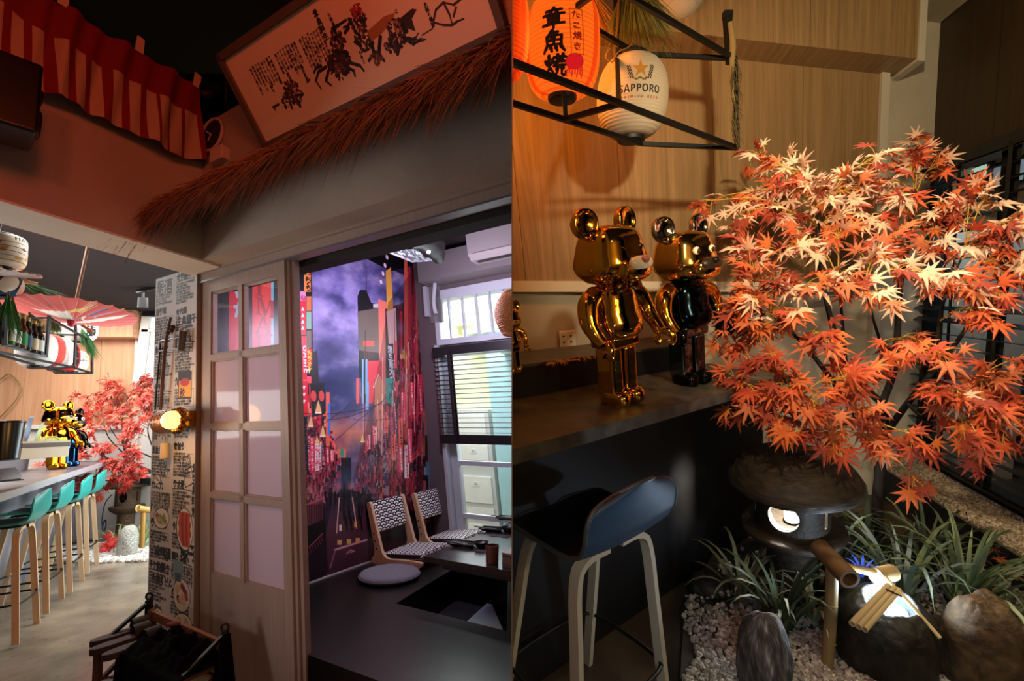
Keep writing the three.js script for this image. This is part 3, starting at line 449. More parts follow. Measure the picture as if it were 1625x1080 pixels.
// ================================================================== LEFT ROOM: things on the upper walls
{ // framed poster leaning out from the wall above the straw awning
  const BL = A0.hit(425, 238), side = span(BL, UP, E2), TL = side.hit(348, 88), BR = meet(BL, E1, V(-0.006, 0, 0), PZ); BR.y = BL.y;
  const X = sub(BR, BL), Y = sub(TL, BL), w = X.length(), h = Y.length(), n = X.clone().cross(Y).normalize(), out = n.z > 0 ? n : mul(n, -1);
  const face = span(BL, X, Y), map = (u, v) => { const q = sub(face.hit(u, v), BL), a = X.clone().normalize(), b = Y.clone().normalize(), ab = a.dot(b), qa = q.dot(a), qb = q.dot(b), s = (qa - ab * qb) / (1 - ab * ab), t = (qb - ab * qa) / (1 - ab * ab); return [s / w * 1400, (1 - t / h) * 1400 * h / w]; };
  const tex = canvas(1400, Math.round(1400 * h / w), (g, W1, H1) => {
    g.fillStyle = '#e8cfae'; g.fillRect(0, 0, W1, H1);
    const r = rng(5), ink = '#1d1210', P = (u, v) => map(u, v);
    const s = 15; for (let c = 0; c < 27; c++) { if (c % 9 === 8) continue; const p = P(397 + c * 4.35, 107 - c * 2.55); const n = 5 + Math.floor(r() * 3); column(g, randText(r, n), p[0], p[1] + r() * 8, s, 2, ink, 1.12); }
    { const p = P(498, 18); column(g, '章魚料生', p[0], p[1], 26, 4, ink); }
    for (const [u, v, n] of [[522, 22, 4], [505, 88, 2], [428, 130, 3], [478, 104, 4], [571, 82, 3], [674, 6, 5], [795, 4, 6], [628, 16, 1]]) { const p = P(u, v); column(g, randText(r, n), p[0], p[1], 15, 2.4, ink); }
    const blob = (u, v, R0, n, cols, sq = 1) => { const p = P(u, v); for (let i = 0; i < n; i++) { const a = r() * 6.28, d = Math.sqrt(r()) * R0, x = p[0] + Math.cos(a) * d, y = p[1] + Math.sin(a) * d * sq; g.fillStyle = cols[Math.floor(r() * cols.length)]; g.beginPath(); g.ellipse(x, y, 4 + r() * R0 * 0.22, 3 + r() * R0 * 0.14, r() * 3, 0, 6.3); g.fill(); } };
    const limb = (pts, lw, col = ink) => { g.strokeStyle = col; g.lineCap = 'round'; const q = pts.map((p) => P(...p)); for (let i = 0; i + 1 < q.length; i++) { g.lineWidth = lw * (1 - i / q.length * 0.8); g.beginPath(); g.moveTo(...q[i]); g.lineTo(...q[i + 1]); g.stroke(); } };
    const dark = ['#2a1712', '#3d211a', '#1a0d0b', '#4a2c22'], mid = ['#6a3d2e', '#7d5140', '#3a2018'];
    // octopus and fish in a heap
    blob(468, 148, 52, 60, dark); blob(468, 146, 44, 34, [...mid, '#c9a084']); blob(458, 162, 30, 20, dark); limb([[448, 130], [446, 124]], 12); limb([[445, 165], [436, 170], [440, 174]], 10); limb([[490, 130], [494, 126]], 8);
    // crab
    blob(541, 100, 62, 80, dark, 0.8); blob(538, 62, 40, 50, [...dark, ...mid], 0.9); blob(541, 108, 34, 26, mid, 0.6); blob(541, 120, 20, 12, dark);
    for (const l of [[[520, 106], [508, 114], [504, 128], [512, 140]], [[524, 112], [520, 128], [528, 135]], [[560, 100], [574, 104], [580, 112]], [[556, 108], [564, 112], [566, 120]], [[512, 104], [504, 108], [501, 115]], [[530, 46], [540, 40], [552, 32]], [[550, 52], [556, 44]]]) limb(l, 13);
    // rooster
    blob(570, 34, 42, 60, dark); blob(568, 16, 24, 24, ['#9a2c1c', '#7c2015', '#b13a26']); blob(580, 64, 42, 40, dark); blob(576, 48, 18, 10, ['#c2a58a', '#8f4a36']); limb([[556, 40], [548, 44]], 8);
    limb([[590, 60], [596, 84], [588, 96]], 16); limb([[606, 58], [604, 84], [612, 96]], 16); blob(600, 92, 32, 26, mid, 0.7);
    // big-finned fish with a pale wing
    g.fillStyle = '#a86a34'; g.beginPath(); [[585, 50], [612, 26], [630, 20], [625, 34], [606, 56], [592, 66]].forEach((p, i) => (i ? g.lineTo(...P(...p)) : g.moveTo(...P(...p)))); g.fill();
    g.fillStyle = '#3a1c14'; g.beginPath(); [[636, 30], [656, 14], [664, 15], [656, 30], [662, 50], [646, 44], [630, 46]].forEach((p, i) => (i ? g.lineTo(...P(...p)) : g.moveTo(...P(...p)))); g.fill();
    blob(634, 52, 44, 50, dark); blob(632, 42, 22, 12, ['#b98a68', '#8a5a40']); blob(628, 72, 44, 42, [...dark, '#a47a5e'], 0.6); for (let k = 0; k < 7; k++) limb([[640 + k * 3, 60 + k * 2], [652 + k * 3, 58 + r() * 12], [660 + k * 3, 52 + r() * 14]], 6);
    // thin skeleton crab
    for (const l of [[[694, 16], [706, 4], [722, 8]], [[706, 4], [716, 24], [720, 40]], [[720, 40], [706, 40], [692, 36], [688, 46], [672, 56]], [[720, 40], [728, 34], [738, 30]], [[722, 8], [732, 0], [740, -4]], [[694, 16], [690, 34]], [[726, 12], [722, 26]], [[796, 40], [804, 44], [812, 36]]]) limb(l, 8, '#3a2218');
    g.globalAlpha = 0.25; g.fillStyle = '#f6e6d0'; g.beginPath(); [[412, 206], [448, 178], [444, 192], [424, 212]].forEach((p, i) => (i ? g.lineTo(...P(...p)) : g.moveTo(...P(...p)))); g.fill();
  }, { clamp: true });
  const o = thing('framed_poster', 'long framed poster of inked sea creatures and columns of writing above the straw awning', 'poster', BL);
  const fr = mat(0x5a4a3c, 0.5), bw_ = 0.035;
  part('print', prism([BL, BR, add(BR, Y), TL].map((p) => add(p, mul(out, 0.012))), mul(out, -0.008), (i) => [[0, 0], [1, 0], [1, 1], [0, 1]][i]), mat(0xffffff, 0.45, { map: tex }), o);
  part('backing_board', cutL(prism([BL, BR, add(BR, Y), TL].map((p) => add(p, mul(out, 0.003))), mul(out, -0.02))), mat(0x3a2e26, 0.8), o);
  const ux = X.clone().normalize(), uy = Y.clone().normalize();
  for (const [p, d, e] of [[BL, X, uy], [TL, X, mul(uy, -1)], [BL, Y, ux], [BR, Y, mul(ux, -1)]]) part('frame_rail', cutL(slab(add(p, mul(out, -0.01)), d, mul(e, bw_), mul(out, 0.04))), fr, o);
}
{ // straw awning under the poster
  const r = rng(31), top = A0.hit(560, 205), o = thing('straw_awning', 'reddish dried straw awning running along the wall below the poster', 'awning', top);
  const hA = top.y, from = add(cornerC, rise(hA - HB)), lenA = 2.6, pos = [], uv = [];
  const strand = (p, d0, d1, w) => { // a flat blade in three pieces
    const l = d0.length(), mid = add(p, mul(d0, 0.55)), tip = add(p, d0, d1), s = d0.clone().cross(V(r() - 0.5, r() - 0.5, r() - 0.5)).normalize();
    const q = [add(p, mul(s, -w)), add(p, mul(s, w)), add(mid, mul(s, w * 0.9)), add(mid, mul(s, -w * 0.9)), tip];
    for (const i of [0, 1, 2, 0, 2, 3, 3, 2, 4]) { pos.push(q[i].x, q[i].y, q[i].z); uv.push(r(), i / 4); }
  };
  for (let i = 0; i < 15000; i++) {
    const t = -0.22 + r() * (lenA + 0.22), k = r(), layer = r();
    const p = add(from, mul(E1, -t), mul(E2, -0.01 - k * 0.24), V(0, -k * k * 0.16 - 0.02 * r() - 0.03 * layer, 0));
    const l = 0.1 + 0.16 * r(), d0 = add(mul(E2, -l * (0.25 + 0.6 * r())), mul(E1, l * (0.45 * r() - 0.12 + 0.25)), V(0, -l * (0.45 + 0.75 * k * r()), 0));
    strand(p, d0, add(V(0, -0.1 * r() * (0.3 + k), 0), mul(E1, 0.07 * (r() - 0.4)), mul(E2, 0.05 * (r() - 0.5))), 0.0022 + 0.0022 * r());
  }
  for (let i = 0; i < 60; i++) { const t = r() * lenA, p = add(from, mul(E1, -t), mul(E2, -0.03), V(0, 0.01, 0)); strand(p, add(mul(E1, 0.12 * (r() - 0.2)), V(0, 0.05 * r(), 0), mul(E2, -0.06)), add(mul(E1, 0.05), V(0, -0.04, 0)), 0.002); }
  const m = mat(0xffffff, 0.8, { map: pixelMap(64, 8, (x) => tint([128, 84, 60], 0.35 + 0.9 * Math.abs(Math.sin(x * 97.3)))) });
  const s = part('straw', cutL(geo(pos, uv)), m, o); s.userData.kind = 'stuff';
  part('batten', cutL(slab(add(from, mul(E2, -0.05), V(0, -0.04, 0)), mul(E1, -lenA), mul(E2, 0.05), V(0, 0.05, 0))), mat(0x3b241a, 0.9), o);
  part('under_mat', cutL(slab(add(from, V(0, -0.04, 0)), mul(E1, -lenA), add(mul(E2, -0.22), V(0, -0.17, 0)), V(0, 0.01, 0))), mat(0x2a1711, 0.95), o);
}
{ // striped bunting on the red wall
  const pl = new Plane(add(cornerC, mul(E1, -0.1)), span(cornerC, E2, UP).n), P = (u, v) => pl.hit(u, v);
  const xs = [-190, -60, 55, 110, 165, 220, 270, 318], top = [-190, -95, -22, 12, 50, 80, 110, 137], bot = [-20, 45, 138, 161, 187, 214, 240, 254];
  const tc = curve(xs.map((x, i) => P(x, top[i]))), bc = curve(xs.map((x, i) => P(x + (i === 7 ? 9 : 0), bot[i]))), aOf = (x) => { let i = 0; while (i < 6 && xs[i + 1] < x) i++; return (i + (x - xs[i]) / (xs[i + 1] - xs[i])) / 7; };
  const N1 = pl.n.clone().multiplyScalar(pl.n.dot(E1) > 0 ? -1 : 1);
  const cloth = (d) => grid(120, 24, (a, b) => { const p = tc.getPoint(a).lerp(bc.getPoint(a), b); return add(p, mul(N1, d + 0.014 * Math.sin(a * 31 + b * 2) + 0.02 * b * Math.sin(a * 17 + 1) + 0.012 * Math.sin(a * 60 + b * 5))); });
  const tex = canvas(1600, 256, (g, w, h) => { g.fillStyle = '#7a0b10'; g.fillRect(0, 0, w, h); g.fillStyle = '#b4907c'; const edges = [[-170, -148], [-128, -106], [-86, -64], [-46, -26], [-20, 0], [15, 36], [51, 70], [86, 105], [119, 136], [147, 165], [178, 195], [206, 223], [233, 247], [251, 266], [270, 288], [293, 312]]; for (const [x0, x1] of edges) g.fillRect(aOf(x0) * w, h * 0.4, (aOf(x1) - aOf(x0)) * w, h); }, { clamp: true });
  tex.flipY = true;
  const o = thing('striped_bunting', 'red bunting cloth with pale vertical stripes sagging along the dark red upper wall', 'bunting', P(200, 140));
  const g = cloth(0.0); { const u = g.attributes.uv; for (let i = 0; i < u.count; i++) u.setY(i, 1 - u.getY(i)); }
  part('cloth', g, mat(0xffffff, 0.9, { map: tex }), o);
  for (const [u, v] of [[100, 4], [221, 78], [312, 134]]) { const p = P(u, v); part('tie', prism([add(p, mul(E2, -0.022), V(0, -0.02, 0)), add(p, mul(E2, 0.022), V(0, -0.02, 0)), add(p, mul(E2, 0.018), V(0, 0.07, 0)), add(p, mul(E2, -0.02), V(0, 0.075, 0))], mul(N1, 0.006)), mat(0xd2b29a, 0.9), o); }
}
{ // loudspeaker at the left edge
  const p = new Plane(add(cornerC, mul(E1, -0.16)), span(cornerC, E2, UP).n).hit(4, 172), o = thing('wall_speaker', 'black loudspeaker hung on the red wall at the left edge', 'speaker', p, rig(L, add(mul(E1, -0.2), mul(E2, 0.9))));
  mesh('cabinet', box(0.2, 0.34, 0.2, -0.08, 0, 0, 0.015), mat(0x050506, 0.35), o);
  for (const [y, r0] of [[0.08, 0.035], [-0.06, 0.06]]) { const c = mesh('cone', lathe([[0.001, 0.012], [r0 * 0.35, 0.01], [r0 * 0.8, 0.0], [r0, 0.014], [r0 * 1.08, 0.008], [r0 * 1.1, 0]]), M.blackGloss, o); c.rotation.x = Math.PI / 2; c.position.set(-0.05, y, 0.102); }
  mesh('bracket', box(0.05, 0.1, 0.1, -0.14, 0.05, -0.14, 0.005), M.iron, o);
}
{ // small boxes and a round clock near the corner of the red walls
  const p = A0.hit(356, 246), o = thing('wall_box', 'small pale junction box on the wall left of the poster', 'junction box', p, rig(L, mul(E2, -1)));
  mesh('lid', box(0.115, 0.09, 0.012, 0, -0.015, 0.05, 0.004), mat(0xcdb8a8, 0.5), o); mesh('housing', box(0.11, 0.085, 0.045, 0, -0.015, 0.023, 0.003), mat(0xc0aa9a, 0.5), o);
  const q = new Plane(add(cornerC, mul(E1, -0.03)), span(cornerC, E2, UP).n).hit(338, 219), c = thing('wall_clock', 'round dark wall clock with a pale thin rim in the corner above the awning', 'clock', A0.hit(341, 216), rig(L, mul(E2, -1)));
  const face = mesh('face', lathe([[0.001, 0.02], [0.098, 0.02], [0.105, 0.0]]), mat(0x1a0d0b, 0.6), c); face.rotation.x = Math.PI / 2;
  const rim = mesh('rim', new THREE.TorusGeometry(0.105, 0.01, 10, 48), mat(0xb9a79b, 0.5), c); rim.position.z = 0.02;
  for (const [a, l] of [[0.9, 0.07], [2.4, 0.05]]) { const h = mesh('hand', box(0.008, l, 0.003, 0, l / 2, 0, 0.001), mat(0xd0c0b4, 0.5), c); h.rotation.z = a; h.position.z = 0.025; }
  const s = thing('ceiling_spotlight', 'small black spotlight beside the top left corner of the poster', 'spotlight', add(A0.hit(366, 152), mul(E2, -0.08)), rig(L, mul(E2, -1)));
  const b = mesh('head', lathe([[0.001, 0], [0.035, 0], [0.045, 0.1], [0.04, 0.105], [0.03, 0.05], [0.001, 0.05]], 20), M.black, s); b.rotation.x = 2.3; mesh('stem', cyl(0.01, 0.01, 0.14, 0, 0.0, -0.05, 10), M.black, s);
}
// ------------------------------------------------------------------ pillar print, sliding door, wall lamp
{
  const a1 = E1, p0 = add(pillarBase, mul(UP, 0.0)), hP = 2.47 / UP.y, w = pillarW;
  const mp = (u, v) => { const q = sub(A1.hit(u, v), p0), y = q.y / UP.y, x = sub(q, mul(UP, y)).dot(E1); return [(1 - x / w) * 480, (1 - y / hP) * 2048]; };
  const tex = canvas(480, 2048, (g, W1, H1) => {
    const r = rng(77), ink = '#14110f'; g.fillStyle = '#d0cbcb'; g.fillRect(0, 0, W1, H1);
    // a sheet of hand-lettered menu notes: blocks with a big heading, small rows, ruled lines and sketches
    for (let c = 0; c < 2; c++) { let y = 6; let k = 0; while (y < H1 - 40) {
      const h = 130 + r() * 120, x = c * 242 + 6, wB = 226;
      const hs = 34 + r() * 12, n = 3 + Math.floor(r() * 2); [...randText(r, n)].forEach((ch, i) => glyph(g, ch, x + 6 + i * hs * 1.02, y + 4 + r() * 4, hs, hs, 8, ink));
      if (r() < 0.6) { g.strokeStyle = ink; g.lineWidth = 5; g.beginPath(); g.moveTo(x, y + hs + 14); g.quadraticCurveTo(x + wB / 2, y + hs + 4, x + wB - 20, y + hs + 16); g.stroke(); }
      const v = r() < 0.45; rowsOf(g, r, x + 4, y + hs + 22, wB * (v ? 0.95 : 0.92), h - hs - 30, v ? 15 : 13, 2.7, '#2a2521', v);
      if (k % 2) { g.strokeStyle = '#2a2521'; g.lineWidth = 2; g.strokeRect(x + wB * 0.5, y + hs + 26, wB * 0.42, h - hs - 40); g.beginPath(); for (let i = 0; i < 5; i++) g.arc(x + wB * 0.7 + r() * 20 - 10, y + hs + 40 + r() * (h - hs - 70), 6 + r() * 14, 0, 6.3); g.stroke(); }
      y += h; k++; } }
    const at2 = (u, v) => mp(u, v);
    const big = (t, u, v, s, lw) => { const p = at2(u, v); [...t].forEach((c, i) => glyph(g, c, p[0] + i * s * 1.02, p[1], s, s, lw, ink)); };
    const clear = (u0, v0, u1, v1) => { const a = at2(u0, v0), b = at2(u1, v1); g.fillStyle = '#d0cbcb'; g.fillRect(a[0], a[1], b[0] - a[0], b[1] - a[1]); };
    clear(249, 444, 280, 462); big('居酒', 249, 447, 92, 11); clear(281, 500, 312, 512); big('生魚麺子', 281, 503, 52, 8);
    clear(286, 855, 310, 872); big('餃子', 286, 860, 88, 11); clear(245, 858, 268, 870); big('冷料麺', 246, 864, 56, 8); big('餃焼きう', 248, 890, 50, 7); clear(241, 905, 270, 915); big('生焼うどん', 241, 909, 44, 7); clear(281, 978, 308, 990); big('料焼きた', 277, 980, 52, 8);
    const dish = (u, v, rx, ry, rim, food, n) => { const p = at2(u, v); g.fillStyle = '#e6e0d6'; g.strokeStyle = ink; g.lineWidth = 5; g.beginPath(); g.ellipse(p[0], p[1], rx, ry, -0.1, 0, 6.3); g.fill(); g.stroke(); for (let i = 0; i < n; i++) { g.fillStyle = food[Math.floor(r() * food.length)]; const a = r() * 6.3, d = Math.sqrt(r()) * 0.62; g.beginPath(); g.ellipse(p[0] + Math.cos(a) * d * rx, p[1] + Math.sin(a) * d * ry, rx * 0.24, ry * 0.2, 0.4 + r() * 0.5, 0, 6.3); g.fill(); } };
    dish(293, 839, 82, 104, 0, ['#b03a28', '#8c2a1e', '#cc6a4c'], 34); { const p = at2(293, 839); for (let i = 0; i < 5; i++) { g.strokeStyle = i % 2 ? '#a83222' : '#c85a40'; g.lineWidth = 22; g.beginPath(); g.moveTo(p[0] - 46 + i * 22, p[1] - 74); g.quadraticCurveTo(p[0] - 60 + i * 24, p[1], p[0] - 20 + i * 16, p[1] + 76); g.stroke(); } }
    dish(256, 822, 84, 54, 0, ['#8c9a58', '#a8605c', '#c0b07c'], 16); dish(288, 944, 84, 78, 0, ['#a8382a', '#d8b890', '#7c2a20'], 12); dish(251, 985, 62, 62, 0, ['#b0a088', '#8a7a60'], 10); dish(290, 990, 90, 50, 0, ['#c8a878', '#e0c8a0'], 12); dish(249, 760, 40, 26, 0, ['#9a7a60'], 5);
    { const p = at2(283, 590), q = at2(304, 632); g.fillStyle = '#2b1a14'; g.fillRect(p[0], p[1], q[0] - p[0], q[1] - p[1]); g.fillStyle = '#e0a02c'; g.fillRect(p[0] + 8, p[1] + 50, q[0] - p[0] - 16, q[1] - p[1] - 60); g.fillStyle = '#b8281c'; g.beginPath(); g.ellipse((p[0] + q[0]) / 2, p[1] + 60, 50, 22, 0, 0, 6.3); g.fill(); glyph(g, '餃', p[0] + 20, q[1] - 60, 50, 50, 6, '#3a1a10'); }
    { const p = at2(275, 887), q = at2(290, 919); g.fillStyle = '#7d9aa4'; g.fillRect(p[0], p[1], q[0] - p[0], q[1] - p[1]); g.fillStyle = '#45606c'; g.fillRect(p[0] + 20, p[1] + 60, 60, 40); }
    { const p = at2(290, 520); g.strokeStyle = ink; g.lineWidth = 4; g.strokeRect(p[0], p[1], 110, 140); column(g, '酒生', p[0] + 30, p[1] + 12, 50, 5, ink); }
    { const p = at2(290, 730); g.save(); g.translate(p[0] + 40, p[1] + 40); g.rotate(-0.3); g.strokeStyle = ink; g.lineWidth = 5; g.strokeRect(-36, -60, 84, 150); glyph(g, '生', -24, -30, 60, 60, 6, ink); g.restore(); }
    column(g, '章生魚料焼', at2(305, 735)[0], at2(305, 735)[1], 50, 7, ink);
  }, { clamp: true });
  const o = thing('menu_print', 'tall paper print of hand-lettered menu notes and dish sketches covering the pillar', 'menu print', p0);
  const q = [p0, add(p0, mul(E1, w)), add(p0, mul(E1, w), mul(UP, hP)), add(p0, mul(UP, hP))];
  const pg = prism(q, mul(E2, 0.009), (i) => [[1, 0], [0, 0], [0, 1], [1, 1]][i]); part('paper', pg, mat(0xffffff, 0.6, { map: tex }), o);
  part('edge_strip', slab(add(p0, mul(E1, -0.006), mul(E2, -0.004)), mul(E1, 0.008), mul(E2, 0.05), mul(UP, hP)), mat(0x8a7f78, 0.6), o);
}
const onA1 = (u, v, b = 0) => new Plane(add(pillarBase, mul(E2, b)), A1.n).hit(u, v);
{ // sliding door leaf: x to the right along the wall, y up
  const b0 = 0.02, th = 0.045, O = (() => { const p = onA1(319, 700, b0), y = p.y / UP.y; return sub(p, mul(UP, y)); })();
  const X = mul(E1, -1), D = (x0, x1, y0, y1, z0 = 0, z1 = th) => slab(add(O, mul(X, x0), mul(UP, y0), mul(E2, z0)), mul(X, x1 - x0), mul(E2, z1 - z0), mul(UP, y1 - y0));
  const dc = (u, v) => { const q = sub(onA1(u, v, b0), O), y = q.y / UP.y; return [sub(q, mul(UP, y)).dot(X), y]; };
  const wD = dc(456.5, 640)[0], hTopD = hRail / UP.y + 0.02, g1 = dc(334, 620)[0], g2 = dc(379, 620)[0], g3 = dc(385, 620)[0], g4 = dc(444, 620)[0];
  const yy = [925, 797, 787, 681, 671, 565, 555, 449].map((v) => dc(390, v)[1]);
  const o = thing('sliding_door', 'brown wooden sliding door with eight glass panes beside the printed pillar', 'sliding door', O);
  part('stile', D(0, g1, 0.02, hTopD), M.doorWood, o); part('stile', D(g4, wD, 0.02, hTopD), M.doorWood, o);
  part('mullion', D(g2, g3, yy[0], yy[7]), M.doorWood, o);
  part('rail', D(g1, g4, yy[7], hTopD), M.doorWood, o); for (const k of [1, 3, 5]) part('rail', D(g1, g4, yy[k], yy[k + 1]), M.doorWood, o);
  part('lower_panel', [D(g1, g4, 0.02, yy[0], 0.006, th - 0.006)], M.doorWood, o);
  const frost = phys(0xd8c8d2, 0.35, { transmission: 0.42, thickness: 0, clearcoat: 0.4, clearcoatRoughness: 0.06 }); frost.roughness = 0.9;
  for (let k = 0; k < 4; k++) for (const [a, b] of [[g1, g2], [g3, g4]]) {
    const y0 = yy[k * 2], y1 = yy[k * 2 + 1], f = part('pane_bead', [D(a, a + 0.012, y0, y1, 0.008, th - 0.008), D(b - 0.006, b, y0, y1, 0.008, th - 0.008), D(a, b, y0, y0 + 0.01, 0.008, th - 0.008), D(a, b, y1 - 0.008, y1, 0.008, th - 0.008)], M.doorWood, o);
    part('pane', D(a + 0.005, b - 0.003, y0 + 0.004, y1 - 0.004, 0.02, 0.026), k === 3 ? M.glass : frost, o, k === 3 ? 'clear glass pane in the top row' : undefined);
  }
  const J = (x0, x1, z0, z1, m = M.doorWood) => D(x0, x1, 0.0, hTopD, z0, z1);
  struct('trim_jamb', [J(wD + 0.002, wD + 0.024, 0.015, 0.05), J(wD + 0.027, wD + 0.052, 0.03, 0.065)], M.doorWood);
  struct('trim_jamb', D(-0.075, -0.004, 0, hTopD, 0.02, 0.12), mat(0x54392e, 0.6));
}
function pierced(r0, h, nu, nv, q) {                // thin cylinder wall with a round hole in every cell
  const pos = [], uv = [], P = (a, y) => { const w = a / nu * Math.PI * 2; pos.push(Math.sin(w) * r0, y, Math.cos(w) * r0); uv.push(a / nu, y / h); }, ch = h / nv, cw = Math.PI * 2 * r0 / nu, n = 16;
  const rim = (k) => { const t = k / n * 4, s = Math.floor(t) % 4, f = (t % 1) - 0.5; return [[0.5, f], [-f, 0.5], [-0.5, -f], [f, -0.5]][s]; };
  for (let j = 0; j < nv; j++) for (let i = 0; i < nu; i++) for (let k = 0; k < n; k++) {
    const O = (m) => { const [x, y] = rim(m); return [i + 0.5 + x, (j + 0.5 + y) * ch]; }, I = (m) => { const a = (m / n - 0.125) * Math.PI * 2; return [i + 0.5 + Math.cos(a) * q / cw, (j + 0.5) * ch + Math.sin(a) * q]; };
    for (const v of [O(k), O(k + 1), I(k), I(k), O(k + 1), I(k + 1)]) P(...v);
  }
  return geo(pos, uv);
}
const lampPos = onA1(284, 668, -0.1);
{ // brass wall lamp with a perforated shade and a round bulb
  const p = onA1(299, 666, 0), o = thing('wall_lamp', 'brass wall lamp with a glowing round bulb and perforated shade on the printed pillar', 'wall lamp', p, rig(L, mul(E2, -1)));
  const brass = mat(0xa8742c, 0.3, { metalness: 1 }), dk = mat(0x6a4630, 0.4, { metalness: 0.6 });
  mesh('mount', box(0.085, 0.1, 0.05, 0.055, 0, 0.03, 0.006), brass, o);
  mesh('arm', cyl(0.016, 0.016, 0.12, 0, 0, 0, 12).rotateX(Math.PI / 2).translate(0.1, 0, 0.1), brass, o);
  mesh('bulb', new THREE.SphereGeometry(0.056, 28, 20).translate(0.104, -0.008, 0.16), mat(0xffe8b8, 0.4, { emissive: 0xffd280, emissiveIntensity: 1.7 }), o);
  const ring = []; for (let k = 0; k < 10; k++) { const a = k / 10 * 6.283; ring.push(new THREE.SphereGeometry(0.024, 10, 8).translate(0.094 + Math.cos(a) * 0.054, -0.012 + Math.sin(a) * 0.062, 0.12)); }
  mesh('scalloped_collar', ring, brass, o);
  mesh('shade', pierced(0.074, 0.18, 18, 5, 0.0075).rotateZ(Math.PI / 2).translate(0.075, 0, 0.1), dk, o);
  mesh('shade_cap', lathe([[0.001, 0.022], [0.05, 0.016], [0.074, 0]], 28).rotateZ(Math.PI / 2).translate(-0.105, 0, 0.1), dk, o);
  mesh('inner_bulb', cyl(0.036, 0.036, 0.12, 0, 0, 0, 16).rotateZ(Math.PI / 2).translate(-0.025, 0, 0.1), mat(0xffd890, 0.4, { emissive: 0xffc060, emissiveIntensity: 1.6 }), o);
  const l = new THREE.PointLight(0xffb860, 0.45, 0, 2); l.position.copy(add(p, mul(E1, 0.0), mul(E2, -0.3))); l.shadow.radius = 4; l.castShadow = true; scene.add(l);
  const q = onA1(272, 714, 0), s = thing('pull_switch', 'small white cap hanging under the wall lamp on the pillar', 'switch', q, rig(L, mul(E2, -1)));
  mesh('body', lathe([[0.001, -0.055], [0.022, -0.055], [0.027, -0.047], [0.027, 0.04], [0.022, 0.05], [0.001, 0.05]], 20).translate(0, 0, 0.04), mat(0xd9cdbf, 0.5), s); mesh('plug', cyl(0.005, 0.005, 0.06, 0, 0.075, 0.03, 8), mat(0xbfb3a5, 0.5), s);
}
{ // wooden pole, wire rack and cord hung on the pillar
  const pole = thing('wooden_pole', 'thin dark wooden pole hanging on the printed pillar above the lamp', 'pole', onA1(262, 575, -0.02));
  part('shaft', taper([onA1(254.5, 650, -0.03), onA1(259, 590, -0.035), onA1(263, 545, -0.035), onA1(271, 503, -0.03)], [0.009, 0.011, 0.01, 0.008], 10), mat(0x4e2c1c, 0.5), pole);
  part('knot', [[269, 520], [272, 524], [274, 519], [266, 528]].map(([u, v]) => new THREE.SphereGeometry(0.016, 10, 8).translate(...onA1(u, v, -0.02).toArray())), mat(0x2c1a12, 0.6), pole);
  const rack = thing('wire_rack', 'small grey wire rack behind the wooden pole on the pillar', 'rack', onA1(270, 545, -0.01)), w = 0.005;
  for (const [a, b] of [[[254, 541], [290, 534]], [[252, 557], [289, 552]], [[254, 541], [252, 557]], [[262, 539], [260, 556]], [[280, 536], [279, 553]]]) part('wire', tube([onA1(...a, -0.012), onA1(...b, -0.012)], w, 6, 1), M.steel, rack);
  part('cup', lathe([[0.001, 0], [0.02, 0], [0.023, 0.13], [0.02, 0.13], [0.018, 0.006], [0.001, 0.006]], 18).translate(...onA1(287, 556, -0.04).toArray()), mat(0x4a4340, 0.4), rack);
  const c = thing('black_cable', 'thin black cord running down the pillar to the perforated lamp', 'cord', onA1(251, 600, -0.006)); part('cord', tube([onA1(255, 545, -0.008), onA1(250, 600, -0.008), onA1(246, 650, -0.012)], 0.006, 6), M.black, c);
}
